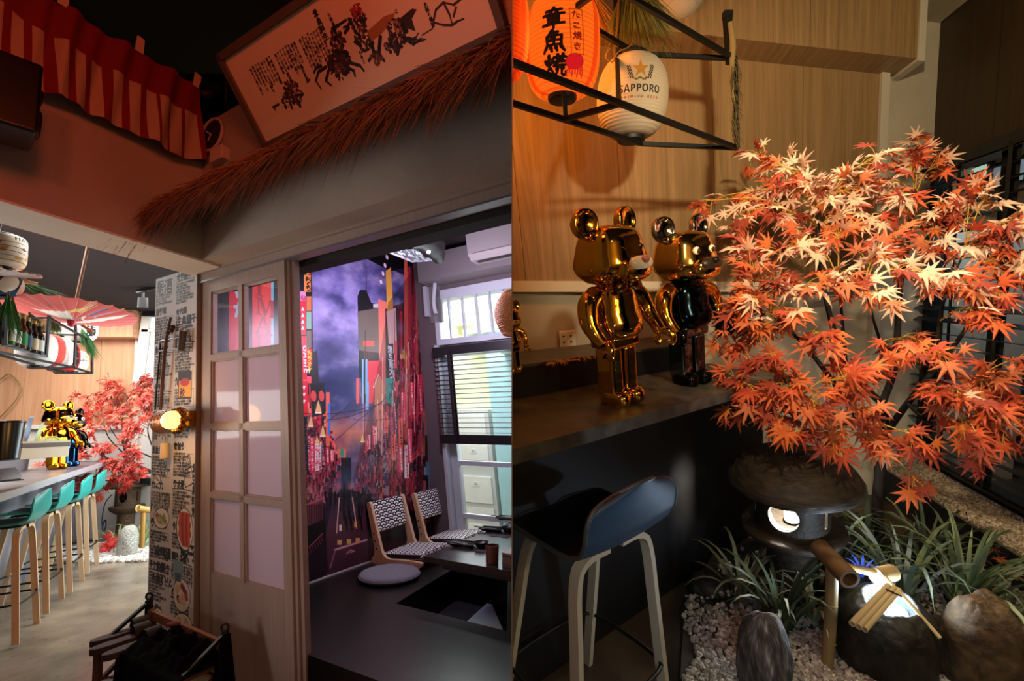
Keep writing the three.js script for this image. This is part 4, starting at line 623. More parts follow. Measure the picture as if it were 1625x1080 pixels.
{ // shoe rack with slippers and a dark coat in front of the pillar
  const off = -0.16, P = (u, v, b = off) => onA1(u, v, b), wd = mat(0x6a4630, 0.6), bl = M.iron;
  const b1 = P(236, 972), b2 = P(357, 1026), o = thing('shoe_rack', 'low wooden shoe rack with black end posts in front of the printed pillar', 'shoe rack', V(b1.x, 0, b1.z));
  part('back_rail', bar(b1, b2, 0.02, 0.045, UP), mat(0x8a5a3c, 0.55), o);
  const foot = (p) => V(p.x, 0.0, p.z), dn = (p, h) => add(p, mul(UP, (h - p.y) / UP.y));
  for (const b of [b1, b2]) part('post', [bar(dn(b, 0.0), dn(b, b.y + 0.07), 0.028, 0.028), new THREE.TorusGeometry(0.018, 0.006, 8, 16).translate(...dn(b, b.y + 0.09).toArray())], bl, o);
  const fw = mul(E2, -0.24), f1 = add(b1, fw), f2 = add(b2, fw), sh = Math.max(0.2, b1.y - 0.09);
  for (const f of [f1, f2]) part('front_leg', bar(dn(f, 0), dn(f, sh), 0.03, 0.03), wd, o);
  for (const [b, f] of [[b1, f1], [b2, f2]]) { part('end_brace', bar(dn(b, b.y + 0.06), dn(f, sh + 0.0), 0.018, 0.018), bl, o); part('diagonal', bar(dn(b, sh), dn(f, 0.06), 0.02, 0.02), wd, o); }
  for (const h of [sh, 0.07]) for (let k = 0; k < 5; k++) part('slat', bar(dn(add(b1, mul(fw, 0.06 + k * 0.22)), h), dn(add(b2, mul(fw, 0.06 + k * 0.22)), h), 0.05, 0.014, UP), wd, o);
  // slippers on the left end of the rack
  const sole = (() => { const s = new THREE.Shape(); s.moveTo(0, -0.14); s.bezierCurveTo(0.05, -0.14, 0.045, -0.05, 0.04, 0); s.bezierCurveTo(0.05, 0.06, 0.055, 0.14, 0, 0.145); s.bezierCurveTo(-0.055, 0.14, -0.045, 0.05, -0.04, 0); s.bezierCurveTo(-0.045, -0.05, -0.05, -0.14, 0, -0.14); return s; })();
  const mkSlipper = (label, p, ang) => {
    const t = thing('slipper', label, 'slipper', p, rig(L, add(mul(E2, -Math.cos(ang)), mul(E1, Math.sin(ang)))), 'slippers on the shoe rack');
    mesh('sole', extrude(sole, 0.022, 0.005).rotateX(-Math.PI / 2).translate(0, 0.005, 0), mat(0x3a2622, 0.7), t);
    mesh('strap', grid(14, 6, (a, b) => { const w = (a - 0.5) * Math.PI; return V(Math.sin(w) * 0.052, 0.02 + Math.cos(w) * 0.062, -0.035 - b * 0.075); }), mat(0x1c1312, 0.7), t);
    return t;
  };
  const onSh = (s, t) => add(dn(add(b1, mul(fw, t)), sh + 0.012), mul(E1, -s));
  mkSlipper('dark brown slipper at the outer left end of the shoe rack', onSh(0.02, 0.55), 0.25); mkSlipper('dark brown slipper second from the left end of the shoe rack', onSh(0.13, 0.72), 0.2); mkSlipper('black slipper half under the coat on the shoe rack', onSh(0.25, 0.7), 0.1);
  // coat heaped on the rest of the rack
  const c = thing('black_coat', 'black coat heaped over the shoe rack beside the slippers', 'coat', dn(add(b1, mul(E1, -0.6), mul(fw, 0.5)), sh));
  const len = b1.distanceTo(b2), heap = grid(70, 50, (a, b) => { const s = lerp(0.26, len + 0.04, a), q = b * 1.5 - 0.12, over = Math.max(0, q - 1.05); const edge = Math.min(1, Math.min(a, 1 - a) * 7); const h = (0.1 + 0.09 * fbm(a * 4, b * 4, 3.3) * 2 - 0.05 * a) * edge; return add(b1, mul(E1, -s), mul(fw, Math.min(q, 1.06) + 0.03 * fbm(a * 6, b * 3, 1)), V(0, sh + 0.02 - b1.y + Math.max(0.01, h * Math.sin(Math.min(1, Math.max(0.05, q)) * Math.PI * 0.8 + 0.4)) - over * 0.55, 0)); });
  part('cloth', heap, phys(0x030304, 1, { specularIntensity: 0.15 }), c);
  part('hanging_sleeve', taper([add(b2, V(0, 0.06, 0)), add(b2, mul(E1, -0.05), mul(fw, 0.1), V(0, -0.1, 0)), add(b2, mul(E1, -0.12), mul(fw, 0.2), V(0, -0.32, 0))], [0.02, 0.05, 0.06], 12), phys(0x040404, 1, { specularIntensity: 0.2 }), c);
  part('emblem', new THREE.SphereGeometry(0.035, 14, 10).scale(1, 0.25, 0.6).translate(...add(b1, mul(E1, -0.52), mul(fw, 0.5), V(0, sh + 0.17 - b1.y, 0)).toArray()), mat(0x5a1420, 0.8), c, 'small dark red patch');
}
// ================================================================== LEFT ROOM: tatami room behind the sliding door
{ // printed mural of a neon street at dusk
  const lenM = cBack.distanceTo(cFront), hM = (HC - HP) / UP.y, CW = 1300, CH = Math.round(1300 * hM / lenM);
  const mp = (u, v) => { const q = sub(MU.hit(u, v), cFront), y = q.y / UP.y, x = sub(q, mul(UP, y)).dot(E2); return [x / lenM * CW, (1 - y / hM) * CH]; };
  const tex = canvas(CW, CH, (g) => {
    const r = rng(12), poly = (pts, c) => { g.fillStyle = c; g.beginPath(); pts.forEach((p, i) => { const q = mp(...p); i ? g.lineTo(...q) : g.moveTo(...q); }); g.closePath(); g.fill(); };
    const quad = (u0, v0, u1, v1, c) => poly([[u0, v0], [u1, v0], [u1, v1], [u0, v1]], c), line = (pts, lw, c) => { g.strokeStyle = c; g.lineWidth = lw; g.beginPath(); pts.forEach((p, i) => { const q = mp(...p); i ? g.lineTo(...q) : g.moveTo(...q); }); g.stroke(); };
    const soft = (u, v, rad, c) => { const q = mp(u, v), k = g.createRadialGradient(q[0], q[1], 1, q[0], q[1], rad); k.addColorStop(0, c); k.addColorStop(1, c.replace(/[\d.]+\)$/, '0)')); g.fillStyle = k; g.fillRect(q[0] - rad, q[1] - rad, rad * 2, rad * 2); };
    // sky with torn clouds
    const sky = g.createLinearGradient(0, mp(540, 400)[1], 0, mp(540, 720)[1]);
    [[0, '#463f78'], [0.18, '#7f76b4'], [0.38, '#9a90c8'], [0.5, '#5d5a92'], [0.68, '#2c3468'], [0.8, '#3a4374'], [0.9, '#d08068'], [1, '#5a5a78']].forEach(([a, c]) => sky.addColorStop(a, c)); g.fillStyle = '#241f3c'; g.fillRect(0, 0, CW, CH); g.fillStyle = sky; g.fillRect(0, mp(540, 392)[1], CW, mp(540, 740)[1]);
    { const y0 = Math.floor(mp(540, 392)[1]), y1 = Math.floor(mp(540, 735)[1]), im = g.getImageData(0, y0, CW, y1 - y0), D = im.data; for (let y = 0; y < y1 - y0; y++) for (let x = 0; x < CW; x++) { const i = (y * CW + x) * 4, t = y / (y1 - y0), n = fbm(x * 0.006 + y * 0.002, y * 0.009, 2.2, 5) + 0.25 * fbm(x * 0.002, y * 0.006, 7, 2), k = clamp(n * 1.7, -0.75, 0.75) * (1 - 0.5 * t); const c = k > 0 ? [206, 190, 228] : [26, 28, 74]; const a = Math.abs(k); for (let j = 0; j < 3; j++) D[i + j] = lerp(D[i + j], c[j], a); } g.putImageData(im, 0, y0); }
    for (const [u, v, s] of [[536, 505, 60], [552, 515, 50], [516, 496, 46], [566, 528, 40], [548, 420, 40]]) soft(u, v, s, 'rgba(206,190,230,.4)');
    for (let i = 0; i < 40; i++) soft(500 + r() * 70, 690 + r() * 36, 30, 'rgba(236,140,104,.25)');
    poly([[545, 392], [620, 430], [660, 420], [660, 385], [545, 380]], '#0c0b10');
    // tower
    poly([[567, 470], [571, 460], [581, 460], [589, 480], [603, 484], [604, 600], [570, 600]], '#15131a'); line([[581, 460], [581, 438]], 4, '#15131a'); poly([[567, 494], [603, 488], [604, 560], [570, 556]], '#6a6058'); poly([[572, 558], [605, 560], [606, 640], [574, 640]], '#241a1e'); quad(576, 540, 594, 549, '#e0564e'); quad(592, 482, 600, 488, '#c8c4c8'); for (let k = 0; k < 6; k++) line([[578 + k * 3, 552], [578 + k * 3, 570]], 3, '#a03c34');
    // left row of buildings and signs
    poly([[330, 380], [494, 400], [497, 590], [505, 600], [512, 700], [524, 760], [330, 1000]], '#141218');
    poly([[489, 560], [503, 556], [508, 640], [520, 650], [524, 760], [480, 790]], '#2c2c34');
    const neon = ['#f0385c', '#ff5a6e', '#e8284a', '#ff7a5e', '#c42040', '#ff9a78', '#8a1a38', '#5a1430'], cool = ['#58c0d8', '#3a78c8', '#8ad8e0', '#2a4a90', '#d8e0f0'];
    for (let i = 0; i < 420; i++) { const t = Math.pow(r(), 0.8), u = lerp(477, 540, t), yc = lerp(760, 752, t), sp = lerp(210, 22, t), v = yc - r() * sp, w = lerp(9, 2, t), h = lerp(26, 5, t) * (0.4 + r()); quad(u, v, u + w * (0.3 + r()), v + h, r() < 0.62 ? neon[Math.floor(r() * 8)] : r() < 0.2 ? cool[Math.floor(r() * 5)] : '#0e0c12'); }
    for (let i = 0; i < 60; i++) quad(480 + r() * 26, 700 + r() * 90, 486 + r() * 30, 712 + r() * 96, ['#e84860', '#f46a78', '#c83050', '#ff8c8a'][i % 4]);
    // right row: tall lit facades
    poly([[600, 474], [616, 480], [624, 800], [604, 800]], '#e87868'); poly([[611, 490], [640, 480], [668, 380], [690, 380], [690, 860], [614, 840]], '#4a1624');
    for (let i = 0; i < 620; i++) { const t = r(), u = lerp(560, 676, Math.pow(t, 0.7)), sp = lerp(60, 380, t), v = 790 - r() * sp, w = lerp(2, 9, t), h = lerp(6, 70, t) * (0.3 + r()); g.globalAlpha = 0.85; quad(u, v, u + w * (0.3 + r()), v + h, r() < 0.6 ? neon[Math.floor(r() * 8)] : r() < 0.16 ? cool[Math.floor(r() * 5)] : '#120a10'); } g.globalAlpha = 1;
    poly([[612, 430], [620, 424], [624, 490], [614, 494]], '#e0a040'); poly([[613, 494], [628, 488], [630, 560], [618, 560]], '#f0c8c0'); for (let k = 0; k < 4; k++) { const q = mp(614 - k * 3.2, 408 + k * 13); g.fillStyle = '#e8dcf0'; g.beginPath(); g.ellipse(q[0], q[1], 13, 16, 0, 0, 6.3); g.fill(); g.strokeStyle = '#7a2a3c'; g.lineWidth = 4; g.stroke(); }
    for (let i = 0; i < 26; i++) { const u = 628 + r() * 36; quad(u, 400 + r() * 160, u + 1 + r() * 4, 560 + r() * 240, ['#d83048', '#701828', '#f06a50', '#a82038', '#30121c'][i % 5]); }
    for (const [u, v, s] of [[635, 520, 60], [640, 560, 50], [632, 480, 44], [645, 740, 50], [640, 600, 44]]) soft(u, v, s, 'rgba(140,190,210,.5)');
    quad(583, 572, 607, 640, '#e03c4c'); poly([[594, 612], [602, 596], [610, 610], [610, 700], [596, 700]], '#f0a070'); for (let k = 0; k < 7; k++) quad(592 + k * 1.2, 612 - k * 3, 594 + k * 1.2, 615 - k * 3, '#f4e4d8');
    for (const [u0, v0, u1, v1] of [[574, 570, 577, 640], [579, 570, 583, 625], [580, 606, 585, 650]]) quad(u0, v0, u1, v1, '#7ab4dc');
    quad(565, 600, 570, 640, '#e86858'); quad(614, 545, 624, 640, '#16141a'); { const p = mp(615, 548); column(g, '酒生居冷焼', p[0], p[1], 40, 6, '#e8f0f4'); }
    quad(626, 540, 630, 584, '#ff5060'); poly([[635, 568], [640, 552], [645, 566], [648, 570]], '#f0a83c'); quad(612, 600, 625, 640, '#30b0a0');
    poly([[604, 680], [614, 680], [617, 786], [609, 786]], '#b8b8bc'); for (let k = 0; k < 7; k++) quad(607, 690 + k * 13, 612, 696 + k * 13, '#3a4458'); quad(610, 750, 616, 770, '#3a4aa0');
    quad(619, 648, 633, 728, '#e8687c'); { const p = mp(621, 652); column(g, '餃子麺', p[0], p[1], 34, 5, '#c02a44'); }
    poly([[641, 735], [668, 706], [670, 716], [644, 744]], '#f0483c');
    // flecks of light, haze and reflections that break up the facades
    for (let i = 0; i < 2600; i++) { const right = r() < 0.66, t = Math.sqrt(r()), u = right ? lerp(562, 672, t) : lerp(536, 478, t), sp = right ? lerp(50, 330, t) : lerp(30, 170, t), v = 795 - r() * sp; const p = mp(u, v); g.globalAlpha = 0.35 + 0.5 * r(); g.fillStyle = ['#1a0c14', '#3c1020', '#ffb0a0', '#f46070', '#200e18', '#c02a48', '#ffe0d0', '#2c1626'][Math.floor(r() * 8)]; g.fillRect(p[0], p[1], 2 + r() * 7, 3 + r() * 26); } g.globalAlpha = 1;
    poly([[478, 640], [520, 690], [541, 740], [541, 800], [478, 830]], 'rgba(22,6,20,.34)'); poly([[560, 760], [590, 640], [616, 480], [690, 380], [690, 850], [575, 800]], 'rgba(22,6,20,.3)');
    for (let i = 0; i < 26; i++) { const right = i % 3 > 0, t = r(), u = right ? lerp(572, 664, t) : lerp(528, 486, t), v = right ? lerp(700, 560 + 150 * r(), t) : lerp(715, 690, t), w = lerp(3.2, 8.5, t), h = lerp(16, 64, t); quad(u, v, u + w, v + h, ['#d82a48', '#f2eae6', '#f0705a', '#2a1a30', '#e84a6a'][i % 5]); const q = mp(u, v), q2 = mp(u + w, v + h), s = (q2[0] - q[0]) * 0.8; column(g, randText(r, Math.max(1, Math.floor((q2[1] - q[1]) / (s * 1.15)))), q[0] + s * 0.12, q[1] + 2, s, Math.max(1.5, s * 0.13), ['#ffe8e0', '#c02038', '#3a0c18', '#ff9aa0', '#fff0e0'][i % 5], 1.12); }
    for (let i = 0; i < 40; i++) { const u = lerp(566, 672, r()), v = lerp(600, 780, r()); line([[u, v], [u + (r() - 0.5) * 3, v - 40 - 80 * r()]], 2 + 2 * r(), ['#16080f', '#f8c0b0', '#7a1426'][i % 3]); }
    for (let i = 0; i < 24; i++) soft(lerp(500, 668, r()), lerp(640, 800, r()), 50 + 70 * r(), 'rgba(240,70,100,.16)');
    // the upright signs at the left edge
    quad(475, 462, 485, 477, '#e890c0'); { const p = mp(476, 464); g.fillStyle = '#b03070'; g.font = 'bold 34px sans-serif'; g.fillText('6F', p[0] + 2, p[1] + 34); }
    quad(475, 477, 485, 531, '#e8263c'); quad(476, 533, 487, 602, '#e8263c'); quad(477, 604, 488, 660, '#e8263c');
    for (let k = 0; k < 4; k++) { poly([[480.2, 486 + k * 10], [477.5, 493 + k * 10], [483, 493 + k * 10]], '#f4e8ec'); } for (let k = 0; k < 3; k++) poly([[479.5, 612 + k * 11], [485, 612 + k * 11], [482.2, 619 + k * 11]], '#f4e8ec');
    { const p = mp(481, 545), q = mp(486, 600); g.save(); g.translate(p[0] + 14, p[1] + 4); g.rotate(Math.PI / 2); g.fillStyle = '#f4e8ec'; g.font = 'bold 46px sans-serif'; g.fillText('GAME', 0, 16); g.restore(); }
    quad(482, 417, 493, 435, '#e03030'); { const p = mp(483, 419); glyph(g, 'ゲ', p[0], p[1], 46, 46, 7, '#f0e060'); } quad(482, 436, 493, 463, '#e88a48'); { const p = mp(484, 438); column(g, 'らうつ'.replace('ら', 'ラ'), p[0], p[1], 34, 5, '#2a1410'); }
    quad(486, 470, 494, 493, '#d87848'); quad(486, 494, 494, 522, '#8ab8a0'); quad(486, 524, 494, 552, '#7a6a5a'); quad(486, 553, 495, 581, '#d8302c'); { const p = mp(487, 555); column(g, 'カラオケ', p[0], p[1], 24, 4, '#f0d848'); }
    // building with round lit eyes, lamps, vertical sign, shop letters
    poly([[492, 610], [514, 606], [516, 656], [495, 662]], '#20202a'); for (const u of [497.5, 510]) { const p = mp(u, 628); g.fillStyle = '#e0504c'; g.beginPath(); g.ellipse(p[0], p[1], 16, 25, 0, 0, 6.3); g.fill(); }
    for (const [u, v, s] of [[505, 645, 1], [493, 668, 0.8], [512, 683, 0.9], [503, 698, 0.7], [575, 695, 0.6]]) { poly([[u, v - 11 * s], [u - 5 * s, v + 8 * s], [u + 5 * s, v + 8 * s]], '#f4c088'); quad(u - 5 * s, v + 8 * s, u + 5 * s, v + 11 * s, '#fff0d0'); soft(u, v, 30, 'rgba(255,190,110,.35)'); }
    quad(517, 622, 523, 708, '#f06a50'); quad(520, 640, 524, 690, '#4a7ad0');
    quad(475, 664, 486, 742, '#10161e'); { const p = mp(477, 674); g.save(); g.translate(p[0], p[1]); g.rotate(Math.PI / 2); g.fillStyle = '#46525e'; g.font = 'bold 34px sans-serif'; g.fillText('HAC DRUG', 0, 0); g.restore(); }
    { const p = mp(500, 724); g.strokeStyle = '#f0607a'; g.lineWidth = 9; g.beginPath(); g.arc(p[0], p[1], 30, 0.9, 5.4); g.stroke(); }
    quad(535, 712, 549, 726, '#e07c60'); quad(540, 712, 545, 724, '#40a080');
    // far end of the street, truck, people, road
    quad(541, 726, 557, 790, '#14182a'); soft(548, 760, 70, 'rgba(120,170,210,.35)'); soft(590, 790, 60, 'rgba(130,180,210,.3)'); soft(536, 772, 40, 'rgba(255,130,140,.6)'); soft(556, 772, 36, 'rgba(255,150,150,.6)');
    const road = g.createLinearGradient(0, mp(550, 785)[1], 0, mp(540, 920)[1]); road.addColorStop(0, '#2c2a44'); road.addColorStop(0.35, '#55303c'); road.addColorStop(1, '#3a1c2c');
    g.fillStyle = road; g.beginPath(); [[528, 790], [575, 790], [690, 850], [690, 1000], [330, 1100], [486, 905], [516, 850]].forEach((p, i) => { const q = mp(...p); i ? g.lineTo(...q) : g.moveTo(...q); }); g.fill();
    for (let i = 0; i < 90; i++) { const u = 515 + r() * 75, v = 775 + r() * 24, s = 0.6 + (v - 775) / 30; const p = mp(u, v); g.fillStyle = ['#100c16', '#1c1424', '#2a1a2c', '#08070c'][i % 4]; g.fillRect(p[0], p[1], 7 * s, 38 * s); g.beginPath(); g.arc(p[0] + 3.5 * s, p[1] - 4, 6 * s, 0, 6.3); g.fill(); }
    for (let i = 0; i < 12; i++) { const p = mp(543 + i * 2.6, 800 + (i % 3) * 9); g.fillStyle = '#0e0b12'; g.fillRect(p[0], p[1], 10, 70); }
    poly([[578, 790], [640, 800], [668, 820], [674, 856], [600, 860], [585, 850]], '#140d14');
    line([[538, 790], [534, 845]], 7, '#d8a8a4'); line([[559, 790], [566, 838]], 7, '#d8a8a4'); line([[531, 872], [582, 856]], 9, '#d090a0'); for (const u of [538, 553, 567]) quad(u - 3, 856 - (u - 538) * 0.1, u + 4, 864 - (u - 538) * 0.1, '#d8a060'); line([[550, 878], [556, 872], [562, 874], [556, 876]], 6, '#c07080'); line([[524, 900], [532, 872]], 7, '#a06078'); quad(538, 832, 542, 842, '#e8d8d0'); quad(562, 828, 566, 836, '#e0b040');
    // fence at the left
    poly([[476, 800], [514, 800], [517, 850], [478, 905]], '#140c12'); for (let k = 0; k < 13; k++) line([[478 + k * 2.8, 800 - k * 0.8], [478.5 + k * 2.8, 838 - k * 1.2]], 4, '#8a4450'); line([[476, 804], [514, 790]], 5, '#c05a66'); line([[478, 880], [512, 846]], 5, '#a04858'); for (let k = 0; k < 9; k++) line([[480 + k * 3.6, 876 - k * 3.6], [483 + k * 3.6, 888 - k * 3.6]], 3, '#803848');
    poly([[330, 900], [480, 905], [517, 850], [520, 905], [400, 1050]], '#1e1018');
    // wires
    for (const [a, b, c] of [[[478, 655], [540, 662], [606, 640]], [[500, 666], [560, 668], [608, 636]], [[530, 700], [575, 660], [614, 630]], [[478, 690], [520, 672], [556, 640]], [[560, 665], [590, 668], [616, 664]]]) { const p = mp(...a), q = mp(...b), s = mp(...c); g.strokeStyle = '#15121c'; g.lineWidth = 2.5; g.beginPath(); g.moveTo(...p); g.quadraticCurveTo(...q, ...s); g.stroke(); }
    // big signs seen through the top panes of the sliding door
    quad(325, 400, 364, 620, '#0d0b0f'); quad(363, 400, 381, 620, '#e02030'); { const p = mp(371, 455); column(g, 'うた', p[0], p[1], 60, 12, '#b8d0e0'); } quad(381, 400, 401, 620, '#1a0c10'); quad(400, 400, 430, 620, '#ee3a2c'); quad(430, 400, 434, 620, '#70c0d0'); { const p = mp(405, 470); g.fillStyle = '#b01c24'; g.font = 'bold 110px serif'; const q = mp(404, 500); for (const [i, c] of ['I', 'M', 'A', 'R'].entries()) { const z = mp(404, 468 + i * 30); g.fillText(c, z[0], z[1]); } } quad(434, 400, 470, 620, '#0c0a10');
  }, { clamp: true });
  const o = thing('street_mural', 'wall-size printed mural of a neon-lit street at dusk in the tatami room', 'mural', cFront);
  const q = [add(cFront, mul(E1, -0.002)), add(cBack, mul(E1, -0.002)), add(cBack, mul(E1, -0.002), rise(HC - HP)), add(cFront, mul(E1, -0.002), rise(HC - HP))];
  part('print', prism(q, mul(E1, 0.004), (i) => [[0, 0], [1, 0], [1, 1], [0, 1]][i]), mat(0xffffff, 0.32, { map: tex }), o);
  struct('trim_skirting', slab(add(cFront, mul(E1, -0.012)), sub(cBack, cFront), mul(E1, 0.01), V(0, 0.012, 0)), mat(0xb0a8a8, 0.6));
}
// windows: transom with bars, and a glazed door behind a blind
const winWhite = mat(0xb4bcc2, 0.5);
{
  const o = new THREE.Group(); o.name = 'window_1'; o.userData.kind = 'structure'; scene.add(o); const add_ = (n, g, m = winWhite) => part(n, cutL(g), m, o);
  add_('frame', [wBox(0.26, 2, 2.0, 2.06, -0.03, 0.1), wBox(0.26, 2, 2.5, 2.6, -0.03, 0.1), wBox(0.26, 0.32, 2.06, 2.5, -0.03, 0.1)]);
  for (const u of [714, 736, 758, 780, 802]) { const x = wdc(u, 510)[0]; add_('bar', wBox(x - 0.012, x + 0.012, 2.06, 2.5, -0.01, 0.03)); }
  add_('pane', wBox(0.32, 2, 2.06, 2.5, 0.05, 0.054), M.glass);
}
{
  const o = new THREE.Group(); o.name = 'window_2'; o.userData.kind = 'structure'; scene.add(o); const add_ = (n, g, m = winWhite) => part(n, cutL(g), m, o);
  const y1 = wdc(780, 737)[1], y2 = wdc(770, 823)[1];
  add_('stile', wBox(0.235, 0.275, -0.02, 2.0, -0.05, 0.12)); add_('stile', wBox(0.285, 0.37, -0.02, 2.0, 0.02, 0.1)); add_('head_rail', wBox(0.24, 2, 1.9, 2.0, 0, 0.1));
  for (const y of [y1, y2, -0.0]) add_('glazing_bar', wBox(0.37, 2, y - 0.022, y + 0.022, 0.03, 0.08));
  for (const [a, b] of [[y2, y1], [y1, 1.9], [-0.0, y2]]) add_('pane', wBox(0.37, 2, a + 0.02, b - 0.02, 0.05, 0.054), M.glass);
}
{ // black blind half lowered over the window
  const y0 = wdc(706, 700)[1], y1 = wdc(697, 558)[1], o = thing('slatted_blind', 'black horizontal slat blind half lowered over the tatami room window', 'blind', WP(0.24, y1, -0.06)), bl = mat(0x0d0f12, 0.5);
  const P_ = (n, g) => part(n, cutL(g), bl, o);
  P_('head_box', wBox(0.235, 2, y1 - 0.06, y1 + 0.03, -0.1, -0.04)); P_('bottom_rail', wBox(0.235, 2, y0 - 0.02, y0 + 0.07, -0.09, -0.07));
  const n = 17; for (let k = 0; k < n; k++) { const y = lerp(y0 + 0.09, y1 - 0.075, k / (n - 1)); P_('slat', slab(WP(0.24, y, -0.1), mul(WX, 2), add(mul(WZ, 0.045), mul(WY, -0.004)), mul(WY, 0.004))); }
  for (const u of [725]) { const x = wdc(u, 620)[0]; P_('tape', [wBox(x - 0.018, x + 0.018, y0, y1, -0.106, -0.104), wBox(x - 0.018, x + 0.018, y0, y1, -0.054, -0.052)]); } P_('cord', wBox(0.3, 0.306, y0, y1, -0.106, -0.103));
}
{ // air conditioner, cable trunking, ceiling unit
  const [x0, ya] = wdc(777, 432), o = thing('air_conditioner', 'white wall air conditioner high in the right corner of the tatami room', 'air conditioner', WP(x0, ya, -0.22)), w = mat(0x8c8785, 0.4);
  const prof = [[0, 0.03], [0.03, 0.0], [0.15, 0.0], [0.2, 0.05], [0.21, 0.29], [0.19, 0.31], [0, 0.31]], pp = (x, z, y) => WP(x, ya + y, -0.22 - z);
  part('housing', cutL(prism(prof.map(([z, y]) => pp(x0, z, y)), mul(WX, 0.9))), w, o); part('louver', cutL(slab(pp(x0 + 0.06, 0.16, 0.0), mul(WX, 0.8), add(mul(WZ, -0.05), mul(WY, 0.05)), mul(WY, -0.008))), mat(0x8c8784, 0.4), o); part('air_slot', cutL(slab(pp(x0 + 0.05, 0.16, -0.002), mul(WX, 0.8), mul(WZ, 0.08), mul(WY, 0.004))), mat(0x24211f, 0.7), o);
  const t = thing('pipe_trunking', 'pale plastic pipe trunking bending down beside the transom window', 'pipe', WP(0.27, 2.5, -0.06)), pm = mat(0xaaaeb4, 0.45);
  part('pipe', tube([[684, 398], [690, 420], [690, 450], [688, 480], [691, 497]].map(([u, v]) => new Plane(WP(0, 1, -0.1), WD.n).hit(u, v)), 0.022, 10), pm, t);
  part('box', (() => { const a = wdc(675, 458), b = wdc(684, 504); return wBox(a[0] + 0.02, b[0] + 0.02, b[1], a[1], -0.08, -0.03); })(), pm, t);
  const s = thing('ceiling_unit', 'ceiling unit with crumpled silver foil and a black cowl over the mural', 'ceiling unit', at(645, 395, 4.0)), Pc = (u, v, d) => at(u, v, d);
  const A = Pc(592, 388, 3.75), B = Pc(642, 372, 3.75), Cc = Pc(690, 411, 4.5), D = Pc(655, 414, 4.5);
  part('foil', grid(40, 24, (a, b) => { const p = A.clone().lerp(B, a).lerp(D.clone().lerp(Cc, a), b); return add(p, mul(UP, 0.035 * fbm(a * 7, b * 7, 5, 3) - 0.01)); }), mat(0xb8bcc6, 0.28, { metalness: 0.9 }), s);
  part('tray_edge', [tube([A, B], 0.014, 8), tube([B, Cc], 0.016, 8), tube([A, D], 0.016, 8), tube([D, Cc], 0.014, 8)], mat(0x9a9ea8, 0.4), s);
  part('cowl', taper([Pc(648, 382, 3.9), Pc(668, 376, 4.1), Pc(688, 392, 4.35), Pc(697, 412, 4.5)], [0.07, 0.12, 0.13, 0.05], 14), mat(0x0a0a0d, 0.35), s);
  part('lamp', new THREE.SphereGeometry(0.02, 12, 8).translate(...Pc(680, 399, 4.15).toArray()), mat(0xffffff, 0.4, { emissive: 0xffffff, emissiveIntensity: 0.6 }), s);
}
{ // woven bamboo lamp at the right edge
  const c = at(818, 497, 3.6), o = thing('bamboo_lamp', 'woven bamboo pendant lamp in front of the transom window', 'pendant lamp', c), bm = mat(0xb87a44, 0.6), r0 = 0.155;
  const prof = (t) => [r0 * (0.42 + 0.72 * Math.sin(Math.PI * (0.14 + 0.72 * t)) - 0.12) , lerp(0.16, -0.16, t)];
  const wv = []; for (let k = 0; k < 22; k++) { const t = k / 21, [q, y] = prof(t); wv.push(new THREE.TorusGeometry(q, k === 0 || k === 21 || k === 18 ? 0.006 : 0.0034, 6, 48).rotateX(Math.PI / 2).translate(0, y, 0)); }
  for (const s of [1, -1]) for (let k = 0; k < 34; k++) { const pts = []; for (let i = 0; i <= 8; i++) { const t = i / 8, [q, y] = prof(t), a = k / 34 * 6.283 + s * t * 0.9; pts.push(V(Math.cos(a) * q, y, Math.sin(a) * q)); } wv.push(tube(pts, 0.003, 5, 14)); }
  part('weave', cutL(join(wv).translate(c.x, c.y, c.z)), bm, o);
  part('liner', cutL(lathe([0, 0.2, 0.4, 0.6, 0.8, 1].map((t) => { const [q, y] = prof(t); return [q * 0.9, y]; }), 32).translate(c.x, c.y, c.z)), phys(0xe8b070, 0.9, { transmission: 0.5, thickness: 0, emissive: 0xc86a28, emissiveIntensity: 0.12 }), o);
  part('cord', cutL(tube([add(c, V(-0.012, 0.15, 0)), add(c, V(-0.012, 1.2, 0))], 0.006, 8)), M.black, o);
}
